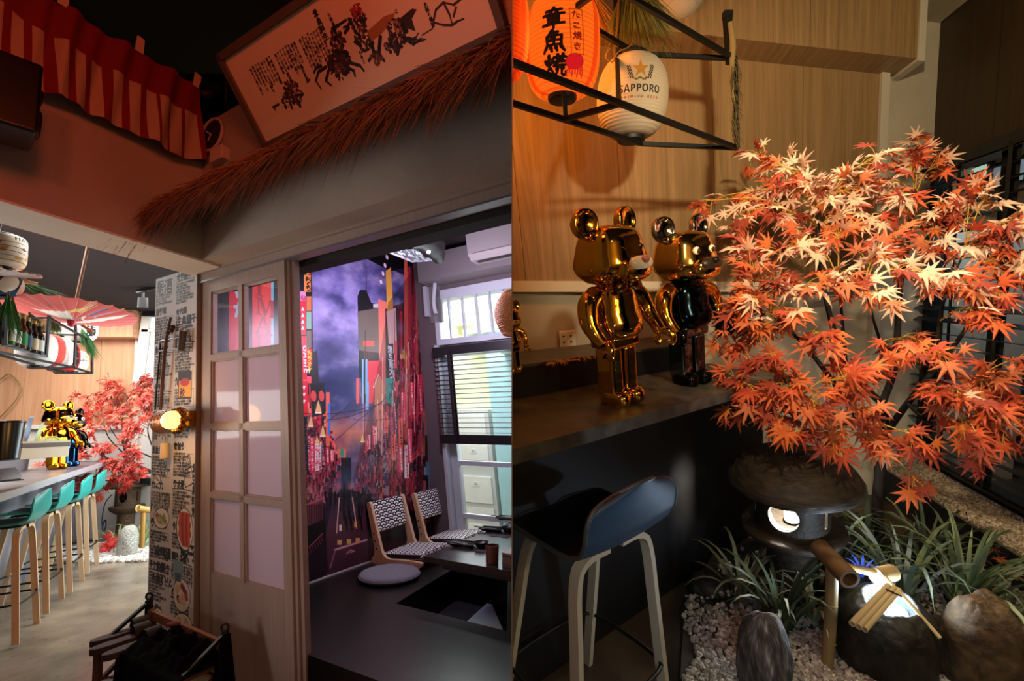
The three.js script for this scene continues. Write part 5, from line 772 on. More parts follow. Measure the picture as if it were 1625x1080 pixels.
// ------------------------------------------------------------------ low table, floor chairs, cushion
const patt = canvas(256, 256, (g, w, h) => { g.fillStyle = '#f0eeea'; g.fillRect(0, 0, w, h); const R0 = 64; for (let row = -1; row <= 9; row++) for (let k = -1; k <= 3; k++) { const x = k * 128 + (row % 2 ? 64 : 0), y = row * 32; for (const [q, c] of [[64, '#10121a'], [50, '#f6f4f0'], [32, '#10121a'], [18, '#f6f4f0']]) { g.fillStyle = c; g.beginPath(); g.arc(x, y + 64, q, Math.PI, 0); g.fill(); } } }, { size: [0.2, 0.2] });
const fabric = mat(0xffffff, 0.9, { map: patt });
function makeFloorChair(label, p) {
  const f = mul(E1, -1), o = thing('floor_chair', label, 'floor chair', p, rig(L, f), 'legless chairs along the mural'), w = 0.42, wd = mat(0xffffff, 0.45, { map: T.paleWood });
  const side = () => { const s = new THREE.Shape(); s.moveTo(0.0, 0); s.lineTo(0.48, 0); s.quadraticCurveTo(0.53, 0.0, 0.53, 0.035); s.quadraticCurveTo(0.4, 0.055, 0.2, 0.055); s.quadraticCurveTo(0.12, 0.06, 0.095, 0.13); s.lineTo(0.0, 0.5); s.quadraticCurveTo(-0.02, 0.53, -0.045, 0.5); s.lineTo(0.02, 0.16); s.quadraticCurveTo(0.03, 0.08, -0.02, 0.06); s.closePath(); return extrude(s, 0.022, 0.003); };
  for (const x of [-w / 2, w / 2 - 0.025]) { const g = side(); g.rotateY(-Math.PI / 2); g.translate(x + 0.024, 0, -0.1); mesh('side_frame', g, wd, o); }
  for (const x of [-w / 2 - 0.0035, w / 2 + 0.0035]) for (const y of [0.14, 0.2, 0.26]) mesh('bolt', new THREE.CylinderGeometry(0.007, 0.007, 0.004, 10).rotateZ(Math.PI / 2).translate(x, y, -0.1 + 0.075 - y * 0.2), M.black, o);
  const pad = (W0, H0, D0, q, pos) => { const g = new RoundedBoxGeometry(W0, H0, D0, 3, 0.016), P = g.attributes.position, u = g.attributes.uv, nn = g.attributes.normal; for (let i = 0; i < P.count; i++) { const ax = Math.abs(nn.getZ(i)) > 0.6; u.setXY(i, P.getX(i) + 0.5, ax ? P.getY(i) : P.getY(i) + P.getZ(i)); } g.applyQuaternion(q); g.translate(...pos); return g; };
  mesh('back_pad', pad(w - 0.03, 0.26, 0.04, eul(-0.19, 0, 0), [0, 0.385, -0.108]), fabric, o);
  mesh('seat_pad', (() => { const g = new RoundedBoxGeometry(w - 0.05, 0.05, 0.42, 3, 0.018), P = g.attributes.position, u = g.attributes.uv, nn = g.attributes.normal; for (let i = 0; i < P.count; i++) u.setXY(i, P.getX(i) + 0.5, Math.abs(nn.getY(i)) > 0.6 ? P.getZ(i) : P.getY(i)); g.translate(0, 0.075, 0.19); return g; })(), fabric, o);
  mesh('cross_bar', [box(w - 0.04, 0.045, 0.018, 0, 0.03, -0.07), box(w - 0.04, 0.03, 0.02, 0, 0.02, 0.34)], wd, o);
  return o;
}
{
  const p1 = plat.hit(594, 893), p2 = add(p1, mul(E2, 0.62)), sft = (p) => add(p, mul(E2, 0.2), mul(E1, -0.12));
  makeFloorChair('legless wooden floor chair with wave-patterned pads, the nearer one, beside the round cushion', sft(p1));
  makeFloorChair('legless wooden floor chair with wave-patterned pads, the farther one, next to the window', sft(p2));
  const c = thing('round_cushion', 'flat round grey cushion lying on the dark platform', 'cushion', plat.hit(618, 917));
  mesh('cover', lathe([[0.001, 0.002], [0.18, 0.002], [0.215, 0.012], [0.226, 0.028], [0.218, 0.045], [0.19, 0.055], [0.1, 0.06], [0.001, 0.061]], 56), mat(0x8b8a92, 0.95, { map: speckMap(128, 128, [210, 208, 212], 0.12, 0.14, [0.2, 0.2], 4, 12) }), c); mesh('piping', new THREE.TorusGeometry(0.226, 0.004, 8, 64).rotateX(Math.PI / 2).translate(0, 0.028, 0), mat(0x6f6e78, 0.9), c);
  // low table over the pit
  const HT = 0.56, tp = L.level(HT), TA = tp.hit(673, 882), o = thing('low_table', 'dark low table over the leg pit in the tatami room', 'table', V(TA.x, HP, TA.z));
  const lenT = 2.0, topM = mat(0xffffff, 0.22, { map: T.darkWood });
  part('tabletop', cutL(slab(V(TA.x, HT - 0.035, TA.z), mul(E1, -1.4), mul(E2, lenT), V(0, 0.035, 0))), topM, o);
  part('pedestal', cutL(slab(V(TA.x, 0.02, TA.z).add(mul(E1, -0.62)).add(mul(E2, 0.4)), mul(E1, -0.6), mul(E2, 0.9), V(0, HT - 0.06, 0))), mat(0x121014, 0.6), o);
  part('end_rail', cutL(slab(V(TA.x, HT - 0.085, TA.z).add(mul(E1, -0.1)).add(mul(E2, 0.08)), mul(E1, -1.2), mul(E2, 0.04), V(0, 0.05, 0))), topM, o);
  // pale board put in for the lit patch of the pit floor
  const pb = (u, v) => L.level(0.045).hit(u, v), q = [pb(738, 988), pb(778, 952), pb(798, 999)]; thing; const pl = thing('lit_pit_patch', 'pale blue board standing in for the lit patch of the leg pit floor', 'board', q[0]); part('board', prism(q, V(0, -0.02, 0)), mat(0xb4d0e4, 0.5), pl);
  // tableware
  const T2 = (u, v) => tp.hit(u, v), dk = mat(0x14110f, 0.35), ax = rig(L, mul(E2, -1), V(0, 1, 0));
  const plate = (u, v, label) => { const t = thing('plate', label, 'plate', T2(u, v), ax.clone().multiply(eul(0, 0.12, 0)), 'dark square plates on the low table'); mesh('dish', (() => { const g = new THREE.CylinderGeometry(0.12, 0.075, 0.022, 4, 1, true).rotateY(Math.PI / 4); g.scale(1.15, 1, 0.72); g.translate(0, 0.012, 0); return [g, box(0.13, 0.005, 0.082, 0, 0.003, 0, 0.001), new THREE.TorusGeometry(0.118, 0.004, 6, 4).rotateX(Math.PI / 2).rotateY(Math.PI / 4).rotateY(Math.PI / 4 * 0).scale(1.15, 1, 0.72).translate(0, 0.023, 0)]; })(), dk, t); mesh('chopsticks', [bar(V(-0.15, 0.03, 0.01), V(0.06, 0.026, 0.05), 0.006), bar(V(-0.15, 0.03, 0.022), V(0.06, 0.026, 0.06), 0.006)], mat(0x1e1512, 0.4), t); return t; };
  plate(735, 866, 'dark square plate nearest the corner of the low table'); plate(781, 842, 'dark square plate in the middle of the low table'); plate(805, 824, 'dark square plate farthest along the low table');
  const bowl = (u, v, label) => { const t = thing('sauce_bowl', label, 'bowl', T2(u, v), undefined, 'small dark sauce bowls'); mesh('bowl', lathe([[0.001, 0.004], [0.03, 0.0], [0.034, 0.006], [0.052, 0.03], [0.058, 0.042], [0.054, 0.042], [0.044, 0.02], [0.001, 0.012]], 6), dk, t); };
  bowl(764, 869, 'small dark sauce bowl beside the brown cup'); bowl(806, 844, 'small dark sauce bowl beside the middle plate');
  for (const [u, v, l] of [[770, 874, 'dark napkin under the bowl near the brown cup'], [808, 850, 'dark napkin under the bowl near the middle plate']]) { const t = thing('napkin', l, 'napkin', T2(u, v), ax); const g = box(0.16, 0.003, 0.07, 0, 0.0015, 0, 0.001); mesh('cloth', g, mat(0x3c2a30, 0.8), t); if (T2(u, v).x > -0.09) t.position.x = -0.095; }
  const cp = thing('brown_cup', 'tall brown ribbed cup on the low table', 'cup', T2(781, 893)); mesh('cup', lathe([[0.001, 0.006], [0.036, 0.0], [0.04, 0.004], [0.04, 0.05], [0.042, 0.054], [0.04, 0.058], [0.043, 0.105], [0.039, 0.107], [0.036, 0.02], [0.001, 0.014]], 28), mat(0x5a3022, 0.55), cp);
  const bx = thing('condiment_box', 'dark box with a pale top at the near right of the low table', 'box', T2(803, 897)); part('box', cutL(slab(add(T2(797, 899)), mul(E1, -0.2), mul(E2, 0.12), V(0, 0.075, 0))), mat(0x3a302c, 0.5), bx); part('lid', cutL(slab(add(T2(796, 899), V(0, 0.076, 0), mul(E2, -0.005)), mul(E1, -0.2), mul(E2, 0.13), V(0, 0.008, 0))), mat(0x9a8c80, 0.5), bx); part('label', cutL(slab(add(T2(798, 899), V(0, 0.02, 0), mul(E2, -0.003)), mul(E1, -0.06), mul(E2, 0.004), V(0, 0.035, 0))), mat(0x6a4a3c, 0.6), bx);
}
// ------------------------------------------------------------------ outside the tatami windows
const OUT = new Plane(WP(0, 0, 1.0), WD.n), oc = (u, v) => { const p = OUT.hit(u, v), y = (p.y - HP) / UP.y, q = sub(p, add(cBack, mul(WZ, 1.0), mul(UP, y))); return [q.dot(WX), y]; };
const oBox = (x0, x1, y0, y1, z0, z1) => slab(WP(x0, y0, 1 + z0), mul(WX, x1 - x0), mul(WZ, z1 - z0), mul(WY, y1 - y0));
struct('wall_outside', cutL([oBox(-1.2, 3, -0.6, 3.6, 0, 0.15), slab(WP(-1.2, -0.6, 0.2), mul(WX, -0.1), mul(WZ, 1), mul(WY, 4.2))]), mat(0xdfe6b4, 0.85));
struct('floor_outside', cutL(oBox(-1.2, 3, -0.6, -0.5, -0.82, 0)), mat(0xb8bcb8, 0.9));
{
  const x0 = oc(784, 620)[0]; struct('wall_column', cutL(oBox(x0, x0 + 0.5, -0.6, 3.4, -0.12, 0)), mat(0xa8d4dc, 0.7));
  struct('trim_ledge', cutL([oBox(0.1, 0.62, 2.28, 2.34, -0.2, 0), oBox(0.62, 3, 2.0, 2.08, -0.3, 0)]), mat(0xd8e0dc, 0.7));
  { const a = oc(726, 520), b = oc(762, 478); struct('trim_awning', cutL(oBox(a[0], b[0], a[1], b[1], -0.1, -0.02)), mat(0xc4cf84, 0.8)); }
  const lk = [[[739, 705], [784, 730], '33'], [[743, 753], [790, 797], '36'], [[744, 800], [792, 819], ''], [[733, 658], [780, 689], ''], [[746, 826], [794, 850], '']], o = thing('mailbox_lockers', 'pale metal locker doors numbered 33 and 36 outside the window', 'lockers', WP(oc(760, 760)[0], 0, 0.9));
  const all = lk.map(([a, b]) => [oc(...a), oc(...b)]), xa = Math.min(...all.map((q) => q[0][0])) - 0.03, xb = Math.max(...all.map((q) => q[1][0])) + 0.05;
  part('cabinet', cutL(oBox(xa, xb, -0.3, all[3][0][1] + 0.06, -0.12, 0)), mat(0xc4c8c8, 0.5), o);
  lk.forEach(([a, b, n], i) => { const [p, q] = all[i]; const d = part('door', cutL(oBox(xa + 0.04, xb - 0.05, q[1], p[1], -0.135, -0.12)), mat(0xdde0dc, 0.4), o);
    if (n) { const tx = canvas(128, 64, (g) => { g.fillStyle = '#dfe2de'; g.fillRect(0, 0, 128, 64); g.fillStyle = '#333'; g.font = 'bold 52px sans-serif'; g.textAlign = 'center'; g.fillText(n, 64, 51); }, { clamp: true }); const xm = lerp(xa + 0.04, xb - 0.05, 0.5), ym = lerp(q[1], p[1], n === '33' ? 0.62 : 0.72); const qd = [WP(xm - 0.05, ym - 0.025, 0.862), WP(xm + 0.05, ym - 0.025, 0.862), WP(xm + 0.05, ym + 0.025, 0.862), WP(xm - 0.05, ym + 0.025, 0.862)]; const pm = part('number', prism(qd, mul(WZ, 0.003), (i) => [[0, 0], [1, 0], [1, 1], [0, 1]][i]), mat(0xffffff, 0.5, { map: tx }), d.parent); }
    part('keyhole', cutL(oBox(xa + 0.06, xa + 0.075, lerp(q[1], p[1], 0.45), lerp(q[1], p[1], 0.45) + 0.015, -0.138, -0.134)), M.iron, o); });
}
{ // bush beyond the window, upper right
  const r = rng(8), c = at(806, 585, 6.3), o = thing('green_shrub', 'green leafy shrub outside beyond the blind at the right edge', 'shrub', c), pos = [], uv = []; for (let i = 0; i < 500; i++) { const p = add(c, V((r() - 0.5) * 0.3, (r() - 0.5) * 0.9, (r() - 0.5) * 0.3)), a = V(r() - 0.5, r() - 0.5, r() - 0.5).normalize().multiplyScalar(0.05), b = V(r() - 0.5, r() - 0.5, r() - 0.5).normalize().multiplyScalar(0.03); for (const q of [p, add(p, a, b), add(p, a, mul(b, -1))]) { pos.push(q.x, q.y, q.z); uv.push(0, 0); } } const m = part('foliage', cutL(geo(pos, uv)), mat(0x4a8a5a, 0.7), o); m.userData.kind = 'stuff'; part('stem', cutL(tube([add(c, V(-0.02, -0.9, 0)), add(c, V(-0.02, 0.3, 0))], 0.012, 6)), mat(0x4a3c2a, 0.8), o);
}
// ================================================================== RIGHT ROOM: shell
const RU = R.up, RN = R.n, R1 = R.e1, R2 = R.e2;                         // R1: away along the window wall; R2: to the right along the back wall
const structR = (n, g, m) => struct(n, cutR(g), m);
const lev = (h) => R.level(h), hOf = (p) => sub(p, EYE).dot(RN) + 1.5;   // height over the right room's floor
const riseR = (h) => mul(RU, h / RU.dot(RN)), toR = (p, h) => add(p, riseR(h - hOf(p)));
const BK0 = at(1000, 460, 2.95), BK = span(BK0, R2, RU);                 // back wall
const pilC = at(1475, 250, 3.25), WN = span(pilC, R1, RU);               // window wall
const floorR0 = toR(BK0, 0);
structR('floor', prism([add(floorR0, mul(R2, -3)), add(floorR0, mul(R2, 4)), add(floorR0, mul(R2, 4), mul(R1, -4.2)), add(floorR0, mul(R2, -3), mul(R1, -4.2))].map((p) => add(p, mul(RN, -hOf(p)))), mul(RN, -0.1)), mat(0xa39a90, 0.35, { map: T.concrete }));
const hOn = (P, u, v) => hOf(P.hit(u, v));
const hRailT = hOn(BK, 930, 446), hRailBt = hOn(BK, 930, 463), hStepR = hOn(BK, 1280, 107);
const onBack = (u, v) => BK.hit(u, v);
const sAt = (u, v) => { const p = BK.hit(u, v), q = add(p, riseR(-hOf(p))); return sub(q, floorR0).dot(R2); };
const kb = (s0, s1, h0, h1, z0, th) => slab(add(floorR0, mul(R2, s0), riseR(h0), mul(R1, -z0)), mul(R2, s1 - s0), mul(R1, th), riseR(h1 - h0));
const sWood = sAt(1390, 250), sPost = sAt(1400, 250);
structR('wall_back', kb(-2.5, 3.2, -0.05, 3.6, -0.03, 0.15), mat(0xd6d2c6, 0.8, { map: T.plaster }));
{
  const w = structR('wall_wood', kb(-2.5, sWood, hRailT, 3.6, 0, 0.03), M.wallWood);
  const sj = sAt(980, 250), pw = 0.62;
  for (let k = -3; k < 4; k++) { const a = sj + k * pw, b = Math.min(a + pw, sWood); if (b - a > 0.03) part('panel', cutR(kb(a + 0.0015, b - 0.0015, hRailT, hStepR, 0.01, 0.01)), M.wallWood, w); }
  for (let k = -3; k < 4; k++) { const a = sj + 0.31 + k * pw * 1.4, b = Math.min(a + pw * 1.4, sWood + 0.11); if (b - a > 0.03) part('panel', cutR(kb(a + 0.0015, b - 0.0015, hStepR, 3.6, 0.24, 0.24)), M.wallWood, w); }
}
structR('trim_rail', kb(-2.5, sWood + 0.1, hRailBt, hRailT, 0.03, 0.03), mat(0xd8d2c2, 0.6));
structR('trim_post', [kb(sWood, sWood + 0.06, 0, hStepR, 0.04, 0.07), kb(sWood + 0.11, sWood + 0.16, hStepR - 0.015, 3.6, 0.25, 0.28)], mat(0xcac4b4, 0.6));
struct('wall_front', slab(V(0.003, -1.4, 1.7), V(4.5, 0, 0), V(0, 0, 0.1), V(0, 6, 0)), mat(0x9a7a54, 0.8));
// pillar in the corner, beam over the window
const pilL = (() => { const a = add(pilC, riseR(-hOf(pilC))); const P = span(a, R2, RU), q = P.hit(1431, 250), b = add(q, riseR(-hOf(q))); return [a, b]; })();
const pilW = sub(pilL[0], pilL[1]);
const hBeam = (() => { const P = span(pilL[1], R2, RU); return hOf(P.hit(1442, 34)); })();
structR('wall_pillar', slab(pilL[1], pilW, mul(R1, 0.6), riseR(3.6)), mat(0xcfcabc, 0.8, { map: T.plaster }));
structR('trim_beam', slab(add(pilL[1], riseR(hBeam)), pilW, mul(R1, -2.4), riseR(0.5)), mat(0xc4bda8, 0.8, { map: T.plaster }));
// window wall in coordinates: x towards the viewer from the pillar, y up, z out of the room
const RX = mul(R1, -1), RZ = R2, rw0 = pilL[0];
const RW = (x, y, z = 0) => add(rw0, mul(RX, x), riseR(y), mul(RZ, z));
const rBox = (x0, x1, y0, y1, z0, z1) => slab(RW(x0, y0, z0), mul(RX, x1 - x0), mul(RZ, z1 - z0), riseR(y1 - y0));
const rwc = (u, v, dz = 0) => { const P = new Plane(add(rw0, mul(RZ, dz)), WN.n), p = P.hit(u, v), h = hOf(p), q = sub(p, add(rw0, riseR(h))); return [q.dot(RX), h]; };
const hWinTop = rwc(1471, 264)[1], hSill = 0.24;
{
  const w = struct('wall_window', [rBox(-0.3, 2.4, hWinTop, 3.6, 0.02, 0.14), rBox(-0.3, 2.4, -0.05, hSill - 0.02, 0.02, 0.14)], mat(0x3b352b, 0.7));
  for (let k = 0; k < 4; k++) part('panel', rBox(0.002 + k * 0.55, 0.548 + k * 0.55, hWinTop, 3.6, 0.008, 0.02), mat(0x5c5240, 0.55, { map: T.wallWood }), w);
}
struct('ceiling', prism([add(floorR0, mul(R2, -2.6)), add(floorR0, mul(R2, 3.6)), add(floorR0, mul(R2, 3.6), mul(R1, -4)), add(floorR0, mul(R2, -2.6), mul(R1, -4))].map((p) => toR(p, 3.55)), mul(RN, 0.1)).applyMatrix4(new THREE.Matrix4()), M.ceilingBlack);
// planted bed in front of the sill
const sillF = (u, v) => lev(hSill).hit(u, v);
// ================================================================== RIGHT ROOM: bar, bears, stools
const barD = R.dir(1750), HBAR = 1.07, barTop = lev(HBAR);
const bF0 = barTop.hit(812, 713), barN = barD.clone().cross(RN).normalize();      // barN: from the counter towards the stools
const toStool = barN.dot(R1) > 0 ? mul(barN, -1) : barN;                           // horizontally away from the bar, towards the viewer
const BE = 1.16, BD = 0.46;                                                        // length of counter from the partition, its depth
const blk = (s0, s1, d0, d1, h0, h1) => slab(add(bF0, mul(barD, s0), mul(toStool, -d0), riseR(h0 - HBAR)), mul(barD, s1 - s0), mul(toStool, -(d1 - d0)), riseR(h1 - h0));
const barMat = mat(0x08080a, 0.6), lipM = mat(0x1d1c1a, 0.5);
{
  const o = thing('bar_counter', 'long black bar counter under the shiny bears', 'bar counter', add(bF0, mul(barD, 0.5), riseR(-HBAR)));
  const endS = (() => { const P = barTop.hit(1168, 613); return sub(P, bF0).dot(barD); })();
  part('worktop', cutR(blk(-0.6, endS + 0.55, 0, BD, HBAR - 0.045, HBAR)), M.blackTop, o);
  const rc = 0.27, pe = sub(new Plane(add(bF0, mul(toStool, -rc)), toStool).hit(1206, 655), bF0).dot(barD);
  part('front_panel', cutR(blk(-0.6, pe, rc, rc + 0.04, 0.0, HBAR - 0.045)), barMat, o);
  part('plinth', cutR(blk(-0.6, pe - 0.01, rc + 0.02, rc + 0.06, 0.0, 0.09)), M.black, o);
  const tz = BD, hT = (() => { const P = new Plane(add(bF0, mul(toStool, -tz)), toStool); return hOf(P.hit(1000, 560)); })();
  part('raised_ledge', cutR(blk(-0.6, endS + 0.45, tz, tz + 0.3, HBAR, hT)), mat(0x121213, 0.45), o); part('ledge_top', cutR(blk(-0.6, endS + 0.46, tz - 0.006, tz + 0.32, hT, hT + 0.012)), M.blackTop, o);
  globalThis.barEnd = endS; globalThis.ledgeH = hT;
}
const face = (ang) => { const c = R.dir(812.5), fwd = c.clone(), side = RN.clone().cross(fwd).normalize(); return add(mul(fwd, -Math.cos(ang)), mul(side, -Math.sin(ang))); };   // 0 looks at the camera, positive turns to its right
{
  const gold = phys(0xf6c84c, 0.06, { metalness: 1 }), gold2 = phys(0xf4d070, 0.09, { metalness: 1 }), silver = phys(0xd4d6da, 0.06, { metalness: 1 }), navy = phys(0x1c2c3c, 0.1, { metalness: 1 }), blue = phys(0x7088a0, 0.08, { metalness: 1 }), blackC = phys(0x14140f, 0.1, { metalness: 0.8 });
  const pA = barTop.hit(982, 637), pB = barTop.hit(1092, 607);
  makeBear('large mirror-gold bear figure with pale muzzle and pink nose, standing on the black bar', pA, rig(R, face(0.62)), 0.735, { head: gold, ear: gold, body: gold, arm: gold, leg: gold }, { reach: true, bow: true });
  makeBear('bear figure with silver ears, gold head and dark blue body, behind the gold bear', pB, rig(R, face(0.5)), 0.765, { head: gold2, ear: silver, body: navy, arm: gold, hand: blackC, leg: blue, foot: blackC, snout: 0x2a2018, nose: 0x14100c, eye: 0xe8e0d0, eyeR: 0.022, pupil: 0x3a2010 }, {});
  const pc = add(lev(ledgeH + 0.01).hit(815, 590)), q = rig(R, face(0.5)), inv = q.clone().invert(), fix = (g) => { g.applyQuaternion(q); g.translate(pc.x, pc.y, pc.z); const c = cutR(g); c.translate(-pc.x, -pc.y, -pc.z); c.applyQuaternion(inv); return c; };
  makeBear('small gold figure at the left edge of the ledge', pc, q, 0.26, { head: gold, ear: gold, body: gold, arm: gold, leg: gold, snout: 0xb88a30, nose: 0x8a6020 }, { fix });
  // wall socket and dry leaves on the ledge
  const so = thing('wall_socket', 'white multi-way power socket on the pale wall behind the gold bear', 'socket', add(BK.hit(902, 546), mul(R1, -0.03)), rig(R, mul(R1, -1)));
  mesh('body', box(0.1, 0.17, 0.03, 0, 0, -0.012, 0.006), mat(0xe4e0d4, 0.4), so); const pins = []; for (let j = 0; j < 4; j++) for (let i = 0; i < 2; i++) mesh('pin_hole', cyl(0.006, 0.006, 0.002, 0, 0, 0, 10).rotateX(Math.PI / 2).translate(-0.022 + i * 0.044, 0.055 - j * 0.037, 0.0035), M.black, so);
}
{
  const woodR = mat(0xb4b2a0, 0.55), dkShell = mat(0x10161f, 0.45), bkShell = mat(0x24456a, 0.5);
  const bm = lev(0.83).hit(970, 838), dirB = toStool, c = add(bm, mul(dirB, -0.185), riseR(-0.83)), q = rig(R, mul(dirB, -1), RN);
  c.add(mul(RN, -hOf(c)));
  const cutAt = (g, o) => { g = g.clone(); g.applyQuaternion(q); g.translate(o.x, o.y, o.z); const k = cutR(g); k.translate(-o.x, -o.y, -o.z); k.applyQuaternion(q.clone().invert()); return k; };
  makeStool('bent-wood bar stool with a dark blue shell in front of the black bar', c, q, { wood: woodR, shell: dkShell, back: bkShell, rim: mat(0x39434a, 0.4), fix: (g) => cutAt(g, c) });
  const c2 = add(c, mul(barD, -0.8), mul(dirB, 0.0)), inv = q.clone().invert(), fix = (g) => { g = g.clone(); g.applyQuaternion(q); g.translate(c2.x, c2.y, c2.z); const k = cutR(g); k.translate(-c2.x, -c2.y, -c2.z); k.applyQuaternion(inv); return k; };
  makeStool('second bar stool at the lower left edge, one pale leg in view', c2, q, { wood: woodR, shell: dkShell, back: dkShell, fix });
}
// ------------------------------------------------------------------ hanging iron frame, lanterns, dried plants
{
  const cr = at(1170, 235, 2.1), hLo = hOf(cr), lo = lev(hLo), topP = at(1166, 93, 2.1), hHi = hOf(topP), hi = lev(hHi), w = 0.017;
  const o = thing('hanging_frame', 'black iron frame of square bars hanging over the bar with lanterns inside', 'hanging frame', cr), B = (p, q, ww = w) => part('bar', cutR(bar(p, q, ww, ww, RN)), M.iron, o);
  const l = (u, v) => lo.hit(u, v), h = (u, v) => hi.hit(u, v);
  const LA = l(740, 71), LB = l(982, 165), LC = cr, LD = l(1018, 228), LE = l(898, 189), LF = l(760, 147);
  B(LA, LC); B(LF, LD); B(LD, LC); B(LE, LB);
  const HB2 = h(1005, 0), HC2 = topP, HD = h(979, 84), HA = h(905, -60); B(HA, HC2); B(HD, HC2); B(add(h(945, 47)), h(1018, 90)); B(h(926, 35), h(945, 47)); B(h(916, 10), h(940, -8));
  B(topP, cr); B(h(979, 84), LB); B(add(LE, riseR(0.09)), LE, 0.015); B(at(1154, 24, 2.1), at(1159, 100, 2.1), 0.03); B(at(1148, 24, 2.1), at(1161, 24, 2.1), 0.03); B(at(975, -40, 2.02), at(979, 84, 2.02), 0.02);
  const ink = '#100806';
  // orange lanterns
  const orangeTex = canvas(1024, 512, (g, W1, H1) => { g.fillStyle = '#fa8c30'; g.fillRect(0, 0, W1, H1); const r = rng(3); g.fillStyle = '#ea5a18'; g.fillRect(300, 0, 46, H1); g.fillRect(676, 0, 40, H1); for (let y = 0; y < H1; y += 23) { g.fillStyle = 'rgba(190,60,10,.35)'; g.fillRect(0, y, W1, 4); }
    for (const x of [430, 942]) { glyph(g, '章', x + 6, 150, 98, 98, 13, ink); glyph(g, '魚', x + 8, 260, 100, 106, 13, ink); glyph(g, '焼', x + 6, 376, 106, 100, 12, ink);
      g.strokeStyle = '#8a2408'; g.lineWidth = 3; g.save(); g.translate(x + 120, 160); g.rotate(-0.06); g.strokeRect(0, 0, 56, 218); column(g, 'たこ焼き', 9, 10, 38, 4.5, '#7a1e06', 1.34); g.restore();
      // a plain little octopus printed below
      g.fillStyle = '#c81c3c'; g.strokeStyle = '#7a0c24'; g.lineWidth = 3; g.beginPath(); g.ellipse(x + 150, 408, 42, 34, -0.2, 0, 6.3); g.fill(); g.stroke(); for (let k = 0; k < 7; k++) { g.lineWidth = 7; g.strokeStyle = '#c81c3c'; g.beginPath(); g.moveTo(x + 140 + k * 8, 428); g.quadraticCurveTo(x + 108 + k * 15, 450, x + 116 + k * 14, 472 - (k % 2) * 14); g.stroke(); } } });
  const oM = mat(0xe87830, 0.85, { map: orangeTex, emissive: 0xffc890, emissiveMap: orangeTex, emissiveIntensity: 0.85 });
  const L1 = at(893, 76, 1.92), front = rig(R, sub(EYE, L1), RN);
  paperLantern('paper_lantern', 'glowing orange paper lantern with three black characters and a small red octopus', L1, front.clone().multiply(eul(0, -0.08, 0)), 0.146, 0.37, orangeTex, { mat: oM, square: 2.8, group: 'lanterns in the hanging frame' });
  const L0 = at(786, 52, 1.85), inv0 = front.clone().invert(), fix0 = (g) => { g.applyQuaternion(front); g.translate(L0.x, L0.y, L0.z); const c = cutR(g); c.translate(-L0.x, -L0.y, -L0.z); c.applyQuaternion(inv0); return c; };
  paperLantern('paper_lantern', 'second orange paper lantern, partly cut off at the left edge', L0, front, 0.13, 0.35, orangeTex, { mat: mat(0xd89048, 0.85, { map: orangeTex, emissive: 0xe86a18, emissiveMap: orangeTex, emissiveIntensity: 0.45 }), fix: fix0, group: 'lanterns in the hanging frame', handle: 0 });
  const beerTex = canvas(1024, 512, (g, W1, H1) => { g.fillStyle = '#efe6d8'; g.fillRect(0, 0, W1, H1);
    g.translate(528, 0); g.scale(0.64, 1); for (const x of [0]) { g.fillStyle = '#e0a52e'; g.beginPath(); for (let k = 0; k < 10; k++) { const a = -Math.PI / 2 + k * Math.PI / 5, q = k % 2 ? 25 : 62; g.lineTo(x + Math.cos(a) * q, 160 + Math.sin(a) * q); } g.fill();
      g.strokeStyle = '#4a3a18'; g.lineWidth = 4; for (const s of [-1, 1]) { g.beginPath(); g.moveTo(x + s * 28, 232); g.quadraticCurveTo(x + s * 76, 206, x + s * 88, 138); g.stroke(); g.fillStyle = s < 0 ? '#6a4a1c' : '#3c3414'; for (let k = 0; k < 6; k++) { for (const e of [-8, 8]) { g.beginPath(); g.ellipse(x + s * (62 + k * 5) + e, 214 - k * 15, 8, 5, s * 1.1, 0, 6.3); g.fill(); } } }
      g.fillStyle = '#8a6a28'; for (let k = 0; k < 12; k++) { g.beginPath(); g.ellipse(x - 40 + k * 7.5, 222 + Math.sin(k) * 5, 7, 5, k, 0, 6.3); g.fill(); }
      g.fillStyle = '#161a24'; g.textAlign = 'center'; g.font = 'bold 66px sans-serif'; g.fillText('SAPPORO', x, 302); g.fillStyle = '#b84a30'; g.font = 'bold 25px sans-serif'; const s0 = 'PREMIUM BEER'; [...s0].forEach((ch, k) => g.fillText(ch, x - 128 + k * 23.3, 338)); } });
  const L2 = at(1003, 156, 2.06), fr2 = rig(R, sub(EYE, L2), RN);
  paperLantern('paper_lantern', 'white round paper lantern printed with a gold star and SAPPORO PREMIUM BEER', L2, fr2.clone().multiply(eul(0, 0.12, 0)), 0.148, 0.325, beerTex, { mat: phys(0xc8bfb2, 0.9, { map: beerTex, transmission: 0.25, thickness: 0 }), square: 2.2, ribs: 26, group: 'lanterns in the hanging frame' });
  const l1 = new THREE.PointLight(0xff9434, 1.9, 0, 2); l1.position.copy(L1); l1.shadow.radius = 5; l1.castShadow = true; scene.add(l1);
